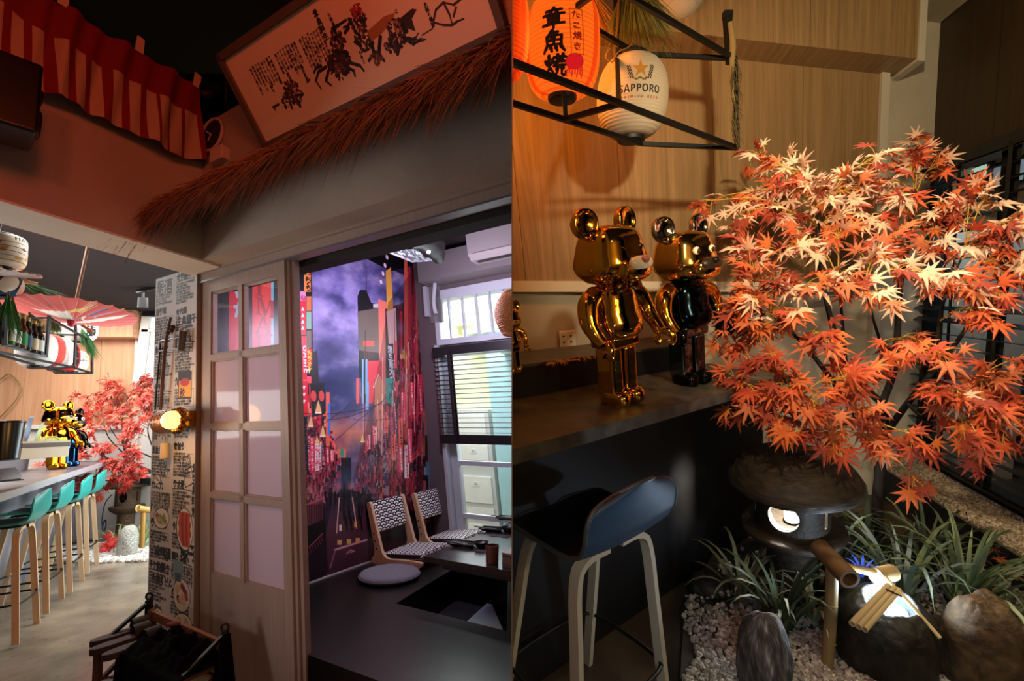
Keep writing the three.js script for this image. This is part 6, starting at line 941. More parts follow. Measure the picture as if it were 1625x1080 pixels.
  // dried plants
  const r = rng(9), tuft = (name, label, from, dirs, n, len, c, spread, w = 0.0016) => { const o2 = thing(name, label, 'dried plant', from), pos = [], uv = []; for (let i = 0; i < n; i++) { const d = dirs[0].clone().lerp(dirs[1], r()).normalize().add(V((r() - 0.5) * spread, (r() - 0.5) * spread, (r() - 0.5) * spread)), l2 = len * (0.6 + 0.5 * r()), s = d.clone().cross(ray(1000, 100)).normalize(), b = add(from, V((r() - 0.5) * 0.03, (r() - 0.5) * 0.03, (r() - 0.5) * 0.03)), m = add(b, mul(d, l2 * 0.6)), tp = add(m, mul(d, l2 * 0.4), V(0, -l2 * 0.12 * r(), 0)), q = [add(b, mul(s, -w)), add(b, mul(s, w)), add(m, mul(s, w * 0.8)), add(m, mul(s, -w * 0.8)), tp]; for (const k of [0, 1, 2, 0, 2, 3, 3, 2, 4]) { pos.push(q[k].x, q[k].y, q[k].z); uv.push(r(), 0.5); } } const m = part('strands', geo(pos, uv), c, o2); m.userData.kind = 'stuff'; return o2; };
  const dry = mat(0x6a5a2c, 0.8), dry2 = mat(0x5a5a24, 0.8), P = (u, v, d) => at(u, v, d);
  const t1 = tuft('dried_grass_tuft', 'dry olive grass tuft hanging over the white round lantern', P(1000, -30, 2.0), [sub(P(960, 80, 2.0), P(1000, -30, 2)), sub(P(1110, 90, 2.05), P(1000, -30, 2))], 520, 0.3, dry2, 0.3); part('binding', tube([P(998, -40, 2.0), P(1001, -22, 2.0)], 0.018, 8, 1), dry, t1);
  const t2 = tuft('dried_grass_tuft', 'amber dry grass bundle behind the orange lantern', P(925, -24, 2.25), [sub(P(900, 60, 2.3), P(925, -24, 2.25)), sub(P(985, 60, 2.3), P(925, -24, 2.25))], 260, 0.26, mat(0xb07a2c, 0.8), 0.35); part('binding', tube([P(924, -34, 2.25), P(926, -18, 2.25)], 0.018, 8, 1), dry, t2);
  const rp = thing('dried_branch', 'thin dried branch with frayed fibres tied to the right corner of the iron frame', 'dried branch', P(1163, 60, 2.07)); part('stem', taper([P(1159, 36, 2.07), P(1163, 70, 2.07), P(1161, 120, 2.07), P(1166, 170, 2.07), P(1169, 200, 2.07)], [0.012, 0.014, 0.009, 0.007, 0.003], 8), mat(0x7a6238, 0.8), rp);
  const fr = []; for (let i = 0; i < 60; i++) { const k = r(), b = P(1161 + 6 * r(), 84 + k * 130, 2.07); fr.push(taper([b, add(b, V((r() - 0.4) * 0.04, -0.03 - 0.05 * r(), 0.02 * r())), add(b, V((r() - 0.4) * 0.05, -0.07 - 0.07 * r(), 0.02 * r()))], [0.0022, 0.0014, 0.0006], 4, 2)); } part('fibres', fr, mat(0x4a3c1e, 0.85), rp).userData.kind = 'stuff';
  const vn = thing('dried_vine', 'thin dry vine hanging past the left side of the white lantern', 'dried vine', P(980, 10, 1.98)); part('stem', taper([P(984, -20, 1.98), P(981, 40, 1.98), P(977, 80, 1.98), P(976, 130, 1.97), P(969, 157, 1.97)], [0.006, 0.009, 0.008, 0.009, 0.006], 8), mat(0x3a2a16, 0.8), vn); part('tendril', tube([P(981, 74, 1.97), P(966, 80, 1.96), P(962, 92, 1.96), P(972, 98, 1.96), P(980, 84, 1.96), P(1001, 72, 1.97), P(1004, 62, 1.97)], 0.0025, 5, 30), mat(0x7a5a26, 0.8), vn);
  const wl = thing('white_paper_lamp', 'white paper lamp at the top edge above the iron frame', 'paper lamp', P(1078, -12, 2.5)); const ws = superE(0.125, 0.13, 0.125, 1, 1, 40, 24); mesh('shade', ws, phys(0xd8d2c6, 0.9, { transmission: 0.3, thickness: 0 }), wl); mesh('ribs', [0, 1, 2, 3, 4].map((k) => new THREE.TorusGeometry(0.126 * Math.cos(-0.9 + k * 0.45), 0.002, 5, 40).rotateX(Math.PI / 2).translate(0, 0.13 * Math.sin(-0.9 + k * 0.45), 0)), mat(0xb8b0a0, 0.8), wl);
}
// ================================================================== RIGHT ROOM: window, sill, garden
{ // window frame, glass, blind; dark yard with lit signs outside
  const o = new THREE.Group(); o.name = 'window_3'; o.userData.kind = 'structure'; scene.add(o); const fr = mat(0x0c0c0d, 0.45), A = (n, g, m = fr) => part(n, g, m, o);
  A('head_rail', rBox(-0.02, 2.4, hWinTop - 0.07, hWinTop, -0.02, 0.12)); A('jamb', rBox(-0.02, 0.07, hSill, hWinTop, 0, 0.12)); A('sill_rail', rBox(-0.02, 2.4, hSill, hSill + 0.05, 0, 0.12));
  for (const x of [0.62, 1.25]) A('mullion', rBox(x - 0.025, x + 0.025, hSill, hWinTop, 0.04, 0.11));
  for (const [a, b] of [[0.07, 0.595], [0.645, 1.225], [1.275, 2.4]]) A('pane', rBox(a, b, hSill + 0.05, hWinTop - 0.07, 0.075, 0.079), M.glass);
  const bl = thing('slatted_blind', 'wide black slat blind over the dark window behind the maple tree', 'blind', RW(0.05, hWinTop, -0.04)), bm = mat(0x121213, 0.35), y0 = hSill + 0.1, y1 = hWinTop - 0.1, n = 25;
  part('head_box', rBox(0.03, 2.3, hWinTop - 0.09, hWinTop - 0.03, -0.09, -0.03), bm, bl);
  for (let k = 0; k < n; k++) { const y = lerp(y0, y1, k / (n - 1)); part('slat', slab(RW(0.03, y, -0.085), mul(RX, 2.27), add(mul(RZ, 0.05), riseR(k < 12 ? 0.0 : 0.022)), riseR(0.004)), bm, bl); }
  for (const [u, v] of [[1500, 330], [1590, 300]]) { const x = rwc(u, v, -0.09)[0]; part('tape', [rBox(x - 0.014, x + 0.014, y0 - 0.02, y1 + 0.03, -0.09, -0.088), rBox(x - 0.014, x + 0.014, y0 - 0.02, y1 + 0.03, -0.03, -0.028)], mat(0x1d1c18, 0.8), bl); }
  part('bottom_rail', rBox(0.03, 2.3, y0 - 0.035, y0 - 0.015, -0.085, -0.035), bm, bl);
  struct('wall_outside', [rBox(-3, 3, -0.1, 3.0, 1.2, 1.3)], mat(0x3a3a3c, 0.8)); struct('floor_outside', rBox(-3, 3, -0.2, -0.1, 0.15, 1.2), mat(0x77746c, 0.8));
  const oz = (u, v, z) => rwc(u, v, z), lit = (label, a, b, z, c, k) => { const t = thing('lit_sign', label, 'lit sign', RW(a[0], b[1], z)); const x0 = Math.min(a[0], b[0]), x1 = Math.max(a[0], b[0]), ya = Math.min(a[1], b[1]), yb = Math.max(a[1], b[1]); part('face', rBox(x0, x1, ya, yb, z, z + 0.01), mat(0xffffff, 0.5, { emissive: c, emissiveIntensity: k }), t); part('casing', [rBox(x0 - 0.02, x1 + 0.02, ya - 0.02, yb + 0.02, z + 0.01, z + 0.06)], M.black, t); return [x0, x1, ya, yb]; };
  lit('greenish white lit sign seen through the top of the dark blind', oz(1512, 296, 0.35), oz(1590, 252, 0.35), 0.35, 0xbfe6c8, 0.75); lit('pale blue lit sign at the upper right corner behind the blind', oz(1600, 290, 0.4), oz(1660, 238, 0.4), 0.4, 0x9ab8c8, 0.35);
  lit('narrow cyan lit strip low behind the left end of the blind', oz(1488, 745, 0.25), oz(1508, 500, 0.25), 0.25, 0x3a8aa8, 0.3);
}
{ const a = new THREE.RectAreaLight(0xbcd4e4, 3, 1.2, 0.6); a.position.copy(RW(0.5, 1.9, 0.8)); a.lookAt(RW(0.3, 0, 0.7)); scene.add(a); }
{ // gravel-covered sill along the window
  struct('trim_sill', rBox(-0.12, 2.4, 0, hSill - 0.008, -0.37, 0.02), mat(0x141314, 0.8)); struct('trim_sill_top', rBox(-0.12, 2.4, hSill - 0.008, hSill, -0.372, 0.0), mat(0x8a7c68, 0.9));
  const r = rng(4), pts = []; for (let i = 0; i < 9000; i++) pts.push(RW(-0.1 + r() * 1.7, hSill + 0.003 + 0.004 * r(), -0.365 + 0.33 * r())); pebbles('sill_gravel', 'fine beige gravel spread along the window sill', pts, 0.0075, [0xb8a68c, 0xa08c70, 0xcabca4, 0x8a7a62, 0xd8ccb8], 3);
}
const depthOf = (p) => sub(p, EYE).dot(turn(V(0, 0, -1))), HBED = 0.06, bedP = lev(HBED), bed = (u, v) => bedP.hit(u, v);
{
  const q = [bed(1075, 1180), bed(1085, 960), bed(1130, 880), bed(1220, 850), bed(1360, 812), bed(1640, 1010), bed(1900, 1250)];
  struct('floor_bed', prism(q, mul(RN, -HBED - 0.02)), mat(0x2a241e, 0.9));
  const r = rng(14), pts = [], inside = (p) => { const R3 = RW(0, 0, -0.37), side = sub(p, R3).dot(RZ); return side < -0.005; };
  while (pts.length < 11000) { const v = 870 + 290 * Math.sqrt(r()), u = 1085 + r() * 600, p = bed(u, v); if (u < 1090 + Math.max(0, 950 - v) * 0.9 + 14 * Math.sin(v * 0.05)) continue; if (!inside(p)) continue; pts.push(add(p, mul(RN, 0.004 + 0.008 * r() + Math.max(0, 0.05 - 0.0012 * Math.abs(u - 1150)) * (v < 960 ? 1 : 0)))); }
  pebbles('white_pebbles', 'bed of small white pebbles round the lantern and the stones', pts, 0.0105, [0x98928a, 0x86807a, 0xa8a49c, 0x706a62, 0xb8b4ae], 7);
}
const stoneTex = T.stone.clone(); stoneTex.repeat.set(3, 3);
const stoneM = mat(0x6a6458, 0.62, { map: stoneTex, bumpMap: T.rough, bumpScale: 0.004 }), granite = mat(0x4c5450, 0.6, { map: stoneTex, bumpMap: T.rough, bumpScale: 0.004 });
const stripeTex = (() => { const f = per((x, y) => { const w = N(x * 3, y * 3, 2) * 0.25; return 0.5 + 0.6 * N((x + w) * 22, y * 5, 6) + 0.3 * N(x * 60, y * 20, 3); }, 1, 1); return pixelMap(256, 256, (x, y) => { const k = clamp(f(x, y), 0, 1); return tint([196, 200, 200], 0.12 + 1.1 * k * k); }); })();
stripeTex.repeat.set(3, 1.4); stripeTex.rotation = 0.12;
const striped = mat(0xffffff, 0.8, { map: stripeTex, bumpMap: stripeTex, bumpScale: 0.003 }), paleStone = mat(0xc4b494, 0.85, { map: stoneTex, bumpMap: T.rough, bumpScale: 0.006 });
const LB0 = bed(1256, 940);
{
  const s = makeStoneLantern('dark stone lantern with a mushroom cap and a bright round opening under the maple', LB0, rig(R, sub(EYE, LB0)), 0.76, stoneM, 9, { angle: -0.24 });
  const l = new THREE.PointLight(0xfff4e4, 2.0, 0, 2); l.position.copy(add(LB0, riseR(0.49))); l.shadow.radius = 2; l.castShadow = true; scene.add(l);
  const stone = (name, label, u, v, d0, g, m, h) => { const p = bed(u, v); const t = thing(name, label, 'stone', p, rig(R, sub(EYE, p)), 'garden stones'); g.translate(0, h, 0); mesh('rock', g, m, t); return t; };
  stone('garden_stone', 'upright grey striped stone at the front left of the pebble bed', 1213, 1092, 0, boulder(0.088, 0.2, 0.075, 3, { lump: 0.2, e1: 0.9 }), striped, 0.11);
  stone('garden_stone', 'pale brown upright stone at the right of the dark boulder', 1552, 1085, 0, boulder(0.115, 0.24, 0.1, 8, { lump: 0.25 }), paleStone, 0.12);
  stone('garden_stone', 'pale stone cut off by the right edge of the picture', 1632, 1090, 0, boulder(0.1, 0.15, 0.1, 12, { lump: 0.3 }), paleStone, 0.08);
  stone('garden_stone', 'low dark stone at the left end of the pebble bed', 1128, 940, 0, boulder(0.1, 0.06, 0.08, 21, { lump: 0.3 }), granite, 0.03);
  stone('garden_stone', 'rounded dark stone behind the basin boulder', 1350, 985, 0, boulder(0.1, 0.17, 0.09, 25, { lump: 0.25 }), granite, 0.1);
}
const BZ = bed(1402, 1050);
{ // boulder with a lit water basin
  const t = thing('basin_boulder', 'large dark boulder with a hollow of brightly lit water on top', 'water basin', BZ, rig(R, sub(EYE, BZ))), cx = 0.0, cz = 0.0, y0 = 0.11;
  const g = boulder(0.165, 0.185, 0.155, 5, { lump: 0.12, n: 96, m: 72, e1: 0.75 }); { const P = g.attributes.position; for (let i = 0; i < P.count; i++) { const x = P.getX(i), y = P.getY(i), z = P.getZ(i), d = Math.hypot(x - 0.01, (z - 0.0) * 1.0); if (y > 0.05 && d < 0.082) P.setY(i, Math.min(y, lerp(0.11, y, clamp((d - 0.058) / 0.024, 0, 1)))); } g.computeVertexNormals(); }
  mesh('rock', g.translate(0, y0, 0), granite, t);
  const wm = grid(40, 24, (a, b) => { const th = a * Math.PI * 2, q = b * 0.076; return V(0.01 + Math.sin(th) * q, y0 + 0.145 + 0.0022 * N(Math.sin(th) * q * 60, Math.cos(th) * q * 60, 3), Math.cos(th) * q); });
  mesh('water', wm, phys(0xe8f6ff, 0.02, { transmission: 1, thickness: 0, ior: 1.33 }), t);
  mesh('submerged_lamp', cyl(0.056, 0.056, 0.008, 0.01, y0 + 0.122, 0, 32), mat(0xffffff, 0.4, { emissive: 0xb8dcff, emissiveIntensity: 1.0, emissiveMap: pixelMap(64, 64, (x, y) => tint([235, 245, 255], 0.35 + 1.3 * Math.abs(N(x * 12, y * 12, 1)))) }), t);
  const l = new THREE.PointLight(0xcfe4ff, 1.2, 0, 2); l.position.copy(add(BZ, riseR(0.285))); l.shadow.radius = 3; l.castShadow = true; scene.add(l);
}
{ // bamboo spout
  const bam = mat(0x6a5030, 0.5), pale = mat(0xb09a6a, 0.45), P = (u, v, d) => at(u, v, d), hollow = (p, q, r0, n = 20) => { const c = new THREE.LineCurve3(p, q), d = sub(q, p); return [new THREE.TubeGeometry(c, 1, r0, n, false), new THREE.TubeGeometry(c, 1, r0 * 0.72, n, false), new THREE.RingGeometry(r0 * 0.72, r0, n).applyQuaternion(new THREE.Quaternion().setFromUnitVectors(V(0, 0, 1), d.clone().normalize())).translate(q.x, q.y, q.z), new THREE.CircleGeometry(r0, n).applyQuaternion(new THREE.Quaternion().setFromUnitVectors(V(0, 0, 1), d.clone().normalize())).translate(p.x, p.y, p.z), new THREE.CircleGeometry(r0 * 0.72, n).applyQuaternion(new THREE.Quaternion().setFromUnitVectors(V(0, 0, 1), d.clone().normalize())).translate(...q.clone().lerp(p, 0.3).toArray())]; };
  const o = thing('bamboo_spout', 'dark bamboo water spout on an upright bamboo post beside the stone lantern', 'bamboo spout', bed(1312, 1058));
  const pb = bed(1312, 1058), dz = depthOf(pb), dB = depthOf(BZ); part('post', [tube([pb, P(1318, 980, dz + 0.01), P(1321, 885, dz + 0.03)], 0.022, 14), ...[1020, 960].map((v, i) => new THREE.TorusGeometry(0.0225, 0.0025, 6, 24).rotateX(Math.PI / 2).translate(...P(1316 + i * 2, v, dz + 0.006 + 0.008 * i).toArray()))], mat(0x7a6a44, 0.55), o);
  part('main_pipe', hollow(P(1300, 868, dz + 0.13), P(1349, 919, dz - 0.06), 0.037), bam, o);
  const o2 = o; part('cross_pipe', [tube([P(1342, 898, dB + 0.06), P(1392, 910, dB + 0.0)], 0.0145, 12, 1)], pale, o2); part('end_joint', hollow(P(1390, 914, dB + 0.0), P(1416, 908, dB + 0.03), 0.031), pale, o2);
  const rest = thing('bamboo_ladle_rest', 'three short pale bamboo tubes tied together across the lit water', 'bamboo rest', P(1400, 955, dB - 0.1)), bm = mat(0xc2b084, 0.4);
  for (const k of [-1, 0, 1]) part('tube', hollow(P(1418 + k * 8.5, 932 + k * 3.5, dB - 0.06), P(1362 + k * 10, 994 + k * 4.5, dB - 0.215), 0.0105, 14), bm, rest);
  for (const f of [0.72, 0.04]) part('binding', bar(P(lerp(1425, 1362, f) - 17, lerp(937, 994, f) - 5, lerp(dB - 0.07, dB - 0.21, f) - 0.012), P(lerp(1425, 1362, f) + 15, lerp(937, 994, f) + 10, lerp(dB - 0.07, dB - 0.21, f) - 0.012), 0.006), mat(0x2c2014, 0.7), rest);
  const st = thing('bamboo_stick', 'thin pale bamboo stick leaning from the spout down to the right', 'stick', P(1491, 1011, dB - 0.16)); part('stick', taper([P(1404, 914, dB - 0.02), P(1448, 962, dB - 0.12), P(1492, 1012, dB - 0.19)], [0.006, 0.0065, 0.007], 8), mat(0xc8b684, 0.45), st);
  const pot = thing('brown_pot', 'brown curved pot half hidden between the boulder and the pale stone', 'pot', bed(1492, 1048), rig(R, sub(EYE, bed(1492, 1048)))); mesh('pot', lathe([[0.001, 0.005], [0.045, 0.0], [0.06, 0.03], [0.066, 0.1], [0.072, 0.15], [0.067, 0.152], [0.058, 0.1], [0.05, 0.03], [0.001, 0.02]], 32), mat(0x5c4a3a, 0.6), pot);
}
{ // artificial grass
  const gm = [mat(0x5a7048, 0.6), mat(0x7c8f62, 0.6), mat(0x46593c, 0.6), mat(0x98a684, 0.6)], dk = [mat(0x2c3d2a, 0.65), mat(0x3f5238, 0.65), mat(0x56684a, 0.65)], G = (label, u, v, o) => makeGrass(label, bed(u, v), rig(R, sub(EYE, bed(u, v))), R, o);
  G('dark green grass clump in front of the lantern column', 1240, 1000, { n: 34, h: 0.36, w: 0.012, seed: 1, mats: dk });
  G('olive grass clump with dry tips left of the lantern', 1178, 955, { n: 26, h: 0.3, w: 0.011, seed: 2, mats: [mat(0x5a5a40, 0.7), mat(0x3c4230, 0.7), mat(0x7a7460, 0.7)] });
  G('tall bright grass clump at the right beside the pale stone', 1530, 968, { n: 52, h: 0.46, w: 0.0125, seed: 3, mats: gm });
  G('grass clump coloured as lit blue by the water, behind the basin', 1432, 958, { n: 32, h: 0.42, w: 0.012, seed: 4, mats: [mat(0x8aa0a4, 0.5), mat(0x7c9488, 0.5), gm[1]] });  // bluish blade colours have the light of the water put into them
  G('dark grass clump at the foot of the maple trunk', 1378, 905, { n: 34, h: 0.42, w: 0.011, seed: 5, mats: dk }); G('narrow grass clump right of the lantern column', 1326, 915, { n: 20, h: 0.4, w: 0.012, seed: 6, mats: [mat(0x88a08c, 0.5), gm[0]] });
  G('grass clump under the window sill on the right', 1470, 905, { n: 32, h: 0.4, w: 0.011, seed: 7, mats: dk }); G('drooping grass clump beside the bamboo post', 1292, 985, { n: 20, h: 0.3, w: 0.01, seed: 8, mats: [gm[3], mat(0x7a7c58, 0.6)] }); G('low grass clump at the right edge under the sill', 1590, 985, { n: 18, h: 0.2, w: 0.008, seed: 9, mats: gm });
  const bf = thing('blue_flower', 'blue strap-leaved flower lit by the water basin', 'flower', at(1368, 915, 1.98), rig(R, sub(EYE, at(1368, 915, 1.98)))), s = bladeGeo(0.1, 0.009, 0.9, 3), bm = mat(0x3c62d8, 0.5); for (let k = 0; k < 8; k++) { const m = mesh('petal', s, bm, bf); m.rotation.y = k * 0.785; m.quaternion.multiply(eul(0.35, 0, 0)); } mesh('stem', tube([V(0, 0, 0), V(0, -0.06, -0.02), V(0.01, -0.16, -0.04)], 0.005, 6), gm[2], bf);
}
// ------------------------------------------------------------------ maple tree
const leafShapes = [leafGeo(1), leafGeo(2, 0.3), leafGeo(3, 0.05), leafGeo(4, 0.45)], LM = (c) => phys(c, 0.75, { transmission: 0.12, thickness: 0 });
const leafMats = [0xc4501e, 0xb03c1a, 0xce6428, 0x8e2e16, 0xc0643a, 0xe0b49a].map(LM);  // the last, pale one is for leaves coloured as lit from above
const treeBase = bed(1398, 872);
const branchPx = [
  [[1398, 872, 2.66], [1392, 800, 2.66], [1398, 740, 2.62], [1404, 690, 2.56], [1400, 640, 2.5]],
  [[1400, 640, 2.5], [1368, 610, 2.42], [1342, 580, 2.38], [1322, 520, 2.36], [1306, 450, 2.36], [1298, 390, 2.36], [1300, 330, 2.38]],
  [[1404, 690, 2.56], [1360, 660, 2.42], [1318, 600, 2.3], [1270, 540, 2.22], [1226, 500, 2.2]],
  [[1400, 640, 2.5], [1418, 590, 2.46], [1424, 530, 2.42], [1428, 460, 2.4], [1440, 390, 2.4], [1452, 310, 2.42]],
  [[1404, 690, 2.56], [1440, 640, 2.44], [1480, 590, 2.34], [1520, 540, 2.26], [1546, 500, 2.2]],
  [[1342, 580, 2.38], [1336, 500, 2.2], [1330, 440, 2.15]], [[1418, 590, 2.46], [1390, 520, 2.2], [1372, 450, 2.12]], [[1440, 640, 2.44], [1470, 660, 2.2], [1510, 640, 2.1]], [[1360, 660, 2.42], [1310, 680, 2.15], [1260, 640, 2.05]], [[1480, 590, 2.34], [1500, 470, 2.2], [1530, 400, 2.18]],
];
const sprayPx = [[1205, 245, 2.35], [1240, 262, 2.3], [1265, 290, 2.3], [1212, 300, 2.4], [1150, 310, 2.35], [1122, 318, 2.3], [1172, 335, 2.3], [1300, 300, 2.3], [1330, 282, 2.45], [1360, 300, 2.35], [1392, 248, 2.3], [1405, 290, 2.4], [1440, 255, 2.4], [1458, 228, 2.45], [1482, 262, 2.4], [1430, 310, 2.2], [1500, 322, 2.2], [1540, 308, 2.15], [1568, 305, 2.1], [1600, 352, 2.0], [1640, 340, 2.0], [1590, 400, 2.05], [1560, 380, 2.1], [1640, 420, 1.95], [1140, 372, 2.3], [1162, 402, 2.2], [1190, 420, 2.1], [1150, 470, 2.15], [1132, 500, 2.2], [1122, 532, 2.2], [1170, 520, 2.05], [1200, 480, 2.0], [1240, 400, 2.1], [1280, 380, 2.1], [1330, 370, 2.1], [1290, 450, 2.0], [1340, 440, 2.0], [1390, 400, 2.1], [1420, 380, 2.1], [1390, 470, 1.95], [1450, 430, 2.0], [1480, 390, 2.1], [1500, 440, 2.0], [1540, 450, 2.0], [1592, 470, 1.95], [1560, 500, 1.95], [1130, 600, 2.15], [1160, 580, 2.05], [1190, 622, 2.0], [1176, 650, 2.1], [1220, 560, 1.95], [1250, 612, 1.95], [1232, 660, 2.0], [1270, 684, 1.95], [1300, 640, 1.9], [1322, 704, 1.95], [1340, 600, 1.9], [1370, 650, 1.9], [1400, 580, 1.9], [1390, 706, 1.95], [1450, 560, 1.95], [1480, 622, 1.95], [1450, 690, 1.95], [1456, 764, 2.0], [1490, 560, 1.9], [1520, 620, 1.95], [1560, 640, 1.95], [1530, 692, 1.95], [1590, 600, 1.95], [1622, 640, 1.95], [1600, 692, 1.95], [1640, 560, 1.9], [1640, 690, 2.0], [1560, 722, 2.0], [1254, 340, 2.35], [1350, 345, 2.35], [1395, 345, 2.3], [1470, 345, 2.3], [1230, 450, 2.1], [1260, 500, 2.0], [1310, 540, 1.95]];
sprayPx.forEach((s) => { if (s[0] < 1180 && s[1] > 340 && s[1] < 640) s[0] += 34; });
const toLocal = ([u, v, d]) => sub(at(u, v, d), treeBase), treeBranches = branchPx.map((b) => b.map(toLocal)), treeSprays = sprayPx.map(toLocal);
function makeMaple(label, p, q, k, o) {            // branches and sprays are offsets from the foot of the trunk
  const t = thing('maple_tree', label, 'maple tree', p, q), r = rng(o.seed), up = q ? RN : RN, S = (v) => mul(v, k);
  const nodes = []; treeBranches.forEach((b, i) => { const w = i === 0 ? [0.03, 0.026, 0.024, 0.022] : i < 5 ? [0.018, 0.015, 0.011, 0.007] : [0.01, 0.007, 0.004]; const n = i === 0 ? 'trunk' : 'branch'; mesh(n, taper(b.map(S), w.map((x) => x * k), 9, 5), o.bark, t); const c = curve(b); if (i) for (let j = 0; j <= 12; j++) nodes.push(c.getPoint(j / 12)); });
  const stems = [], leaves = [];
  const toEye = sub(EYE, treeBase).normalize();
  for (const tip of treeSprays) {
    let best = nodes[0], bd = 1e9; for (const n of nodes) { const d = n.distanceTo(tip) + (n.dot(up) > tip.dot(up) ? 0.15 : 0); if (d < bd) { bd = d; best = n; } }
    const mid = best.clone().lerp(tip, 0.5).addScaledVector(up, 0.08 * bd + 0.02), end = tip.clone(), c = curve([best, mid, end]);
    stems.push(taper([best, mid, end].map(S), [0.0042 * k, 0.003 * k, 0.0018 * k], 5, 5));
    const n = o.per;
    for (let i = 0; i < n; i++) {
      const f = 1 - Math.pow(r(), 1.5) * 0.75, b = c.getPoint(f), out = c.getTangent(f).normalize(), sd = V(r() - 0.5, r() - 0.5, r() - 0.5).multiplyScalar(1.9), dir = add(out, sd, mul(up, -0.25)).normalize(), len = 0.03 + 0.06 * r();
      const hang = add(b, mul(add(dir, mul(up, 0.3)), len * 0.5)), lp = add(b, mul(dir, len)); stems.push(taper([b, hang, lp].map(S), [0.0014 * k, 0.0012 * k], 3, 2));
      const nrm = add(mul(up, 0.45), mul(toEye, 0.75), V(r() - 0.5, r() - 0.5, r() - 0.5).multiplyScalar(1.5)).normalize(), ld = add(dir, mul(up, -0.35)).normalize(), s = (0.048 + 0.04 * r()) * k;
      const hgt = lp.dot(up), pick = r() < clamp((hgt - 1.25) * 1.4, 0.01, 0.5) ? 5 : Math.floor(r() * 5); leaves.push([orient(leafShapes[Math.floor(r() * 4)], S(lp), ld, nrm, s), Math.floor(r() * 4), pick, lp.clone().add(treeBase).distanceTo(EYE)]);  // paler leaves towards the top put the overhead light into their colour
    }
  }
  mesh('twigs', stems, o.twig, t);
  leaves.sort((a, b) => a[3] - b[3]);
  const own = o.parts ?? 0, rest = o.mats.map(() => []);
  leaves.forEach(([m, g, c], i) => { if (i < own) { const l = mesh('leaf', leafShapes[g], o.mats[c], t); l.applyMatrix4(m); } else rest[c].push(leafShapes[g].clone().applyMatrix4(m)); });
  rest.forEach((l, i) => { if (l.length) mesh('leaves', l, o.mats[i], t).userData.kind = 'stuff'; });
  return t;
}
makeMaple('large artificial maple tree with orange-red leaves filling the right of the picture', treeBase, undefined, 1, { seed: 5, per: 13, parts: 300, mats: leafMats, bark: mat(0x1c1512, 0.8), twig: mat(0xc8a040, 0.6) });
{ // fallen leaves
  const r = rng(40), fm = [mat(0xb04a24, 0.7), mat(0xc8844a, 0.7), mat(0x7a2a18, 0.7)], nm = { sill: 'fallen maple leaves on the gravel sill', bed: 'fallen maple leaves by the stones', bar: 'dry leaves on the ledge behind the bears' };
  const put = (p, s, c, label, grp) => { const l = tag(mesh('fallen_leaf', leafShapes[Math.floor(r() * 4)], fm[c]), label, 'leaf', grp); l.applyMatrix4(orient(null, p, V(r() - 0.5, r() - 0.5, r() - 0.5).addScaledVector(RN, -0.0).normalize(), RN, s)); };
  for (let i = 0; i < 7; i++) put(add(lev(hSill + 0.015).hit(1572 + 16 * r() + i * 4, 862 + 14 * r() + i * 7)), 0.035 + 0.02 * r(), i % 2, 'fallen orange maple leaf lying with others on the gravel sill at the right', nm.sill);
  for (let i = 0; i < 4; i++) put(add(bed(1605 + 8 * r(), 1010 + 14 * i), mul(RN, 0.02 + 0.03 * i)), 0.04, i % 3, 'fallen red maple leaf beside the stones at the right edge', nm.bed);
  for (let i = 0; i < 10; i++) put(add(lev(ledgeH + 0.022).hit(870 + i * 8 + 5 * r(), 574 - i * 1.1 + 2 * r())), 0.018 + 0.01 * r(), 1, 'small dry leaf scattered on the ledge behind the gold bear', nm.bar);
}
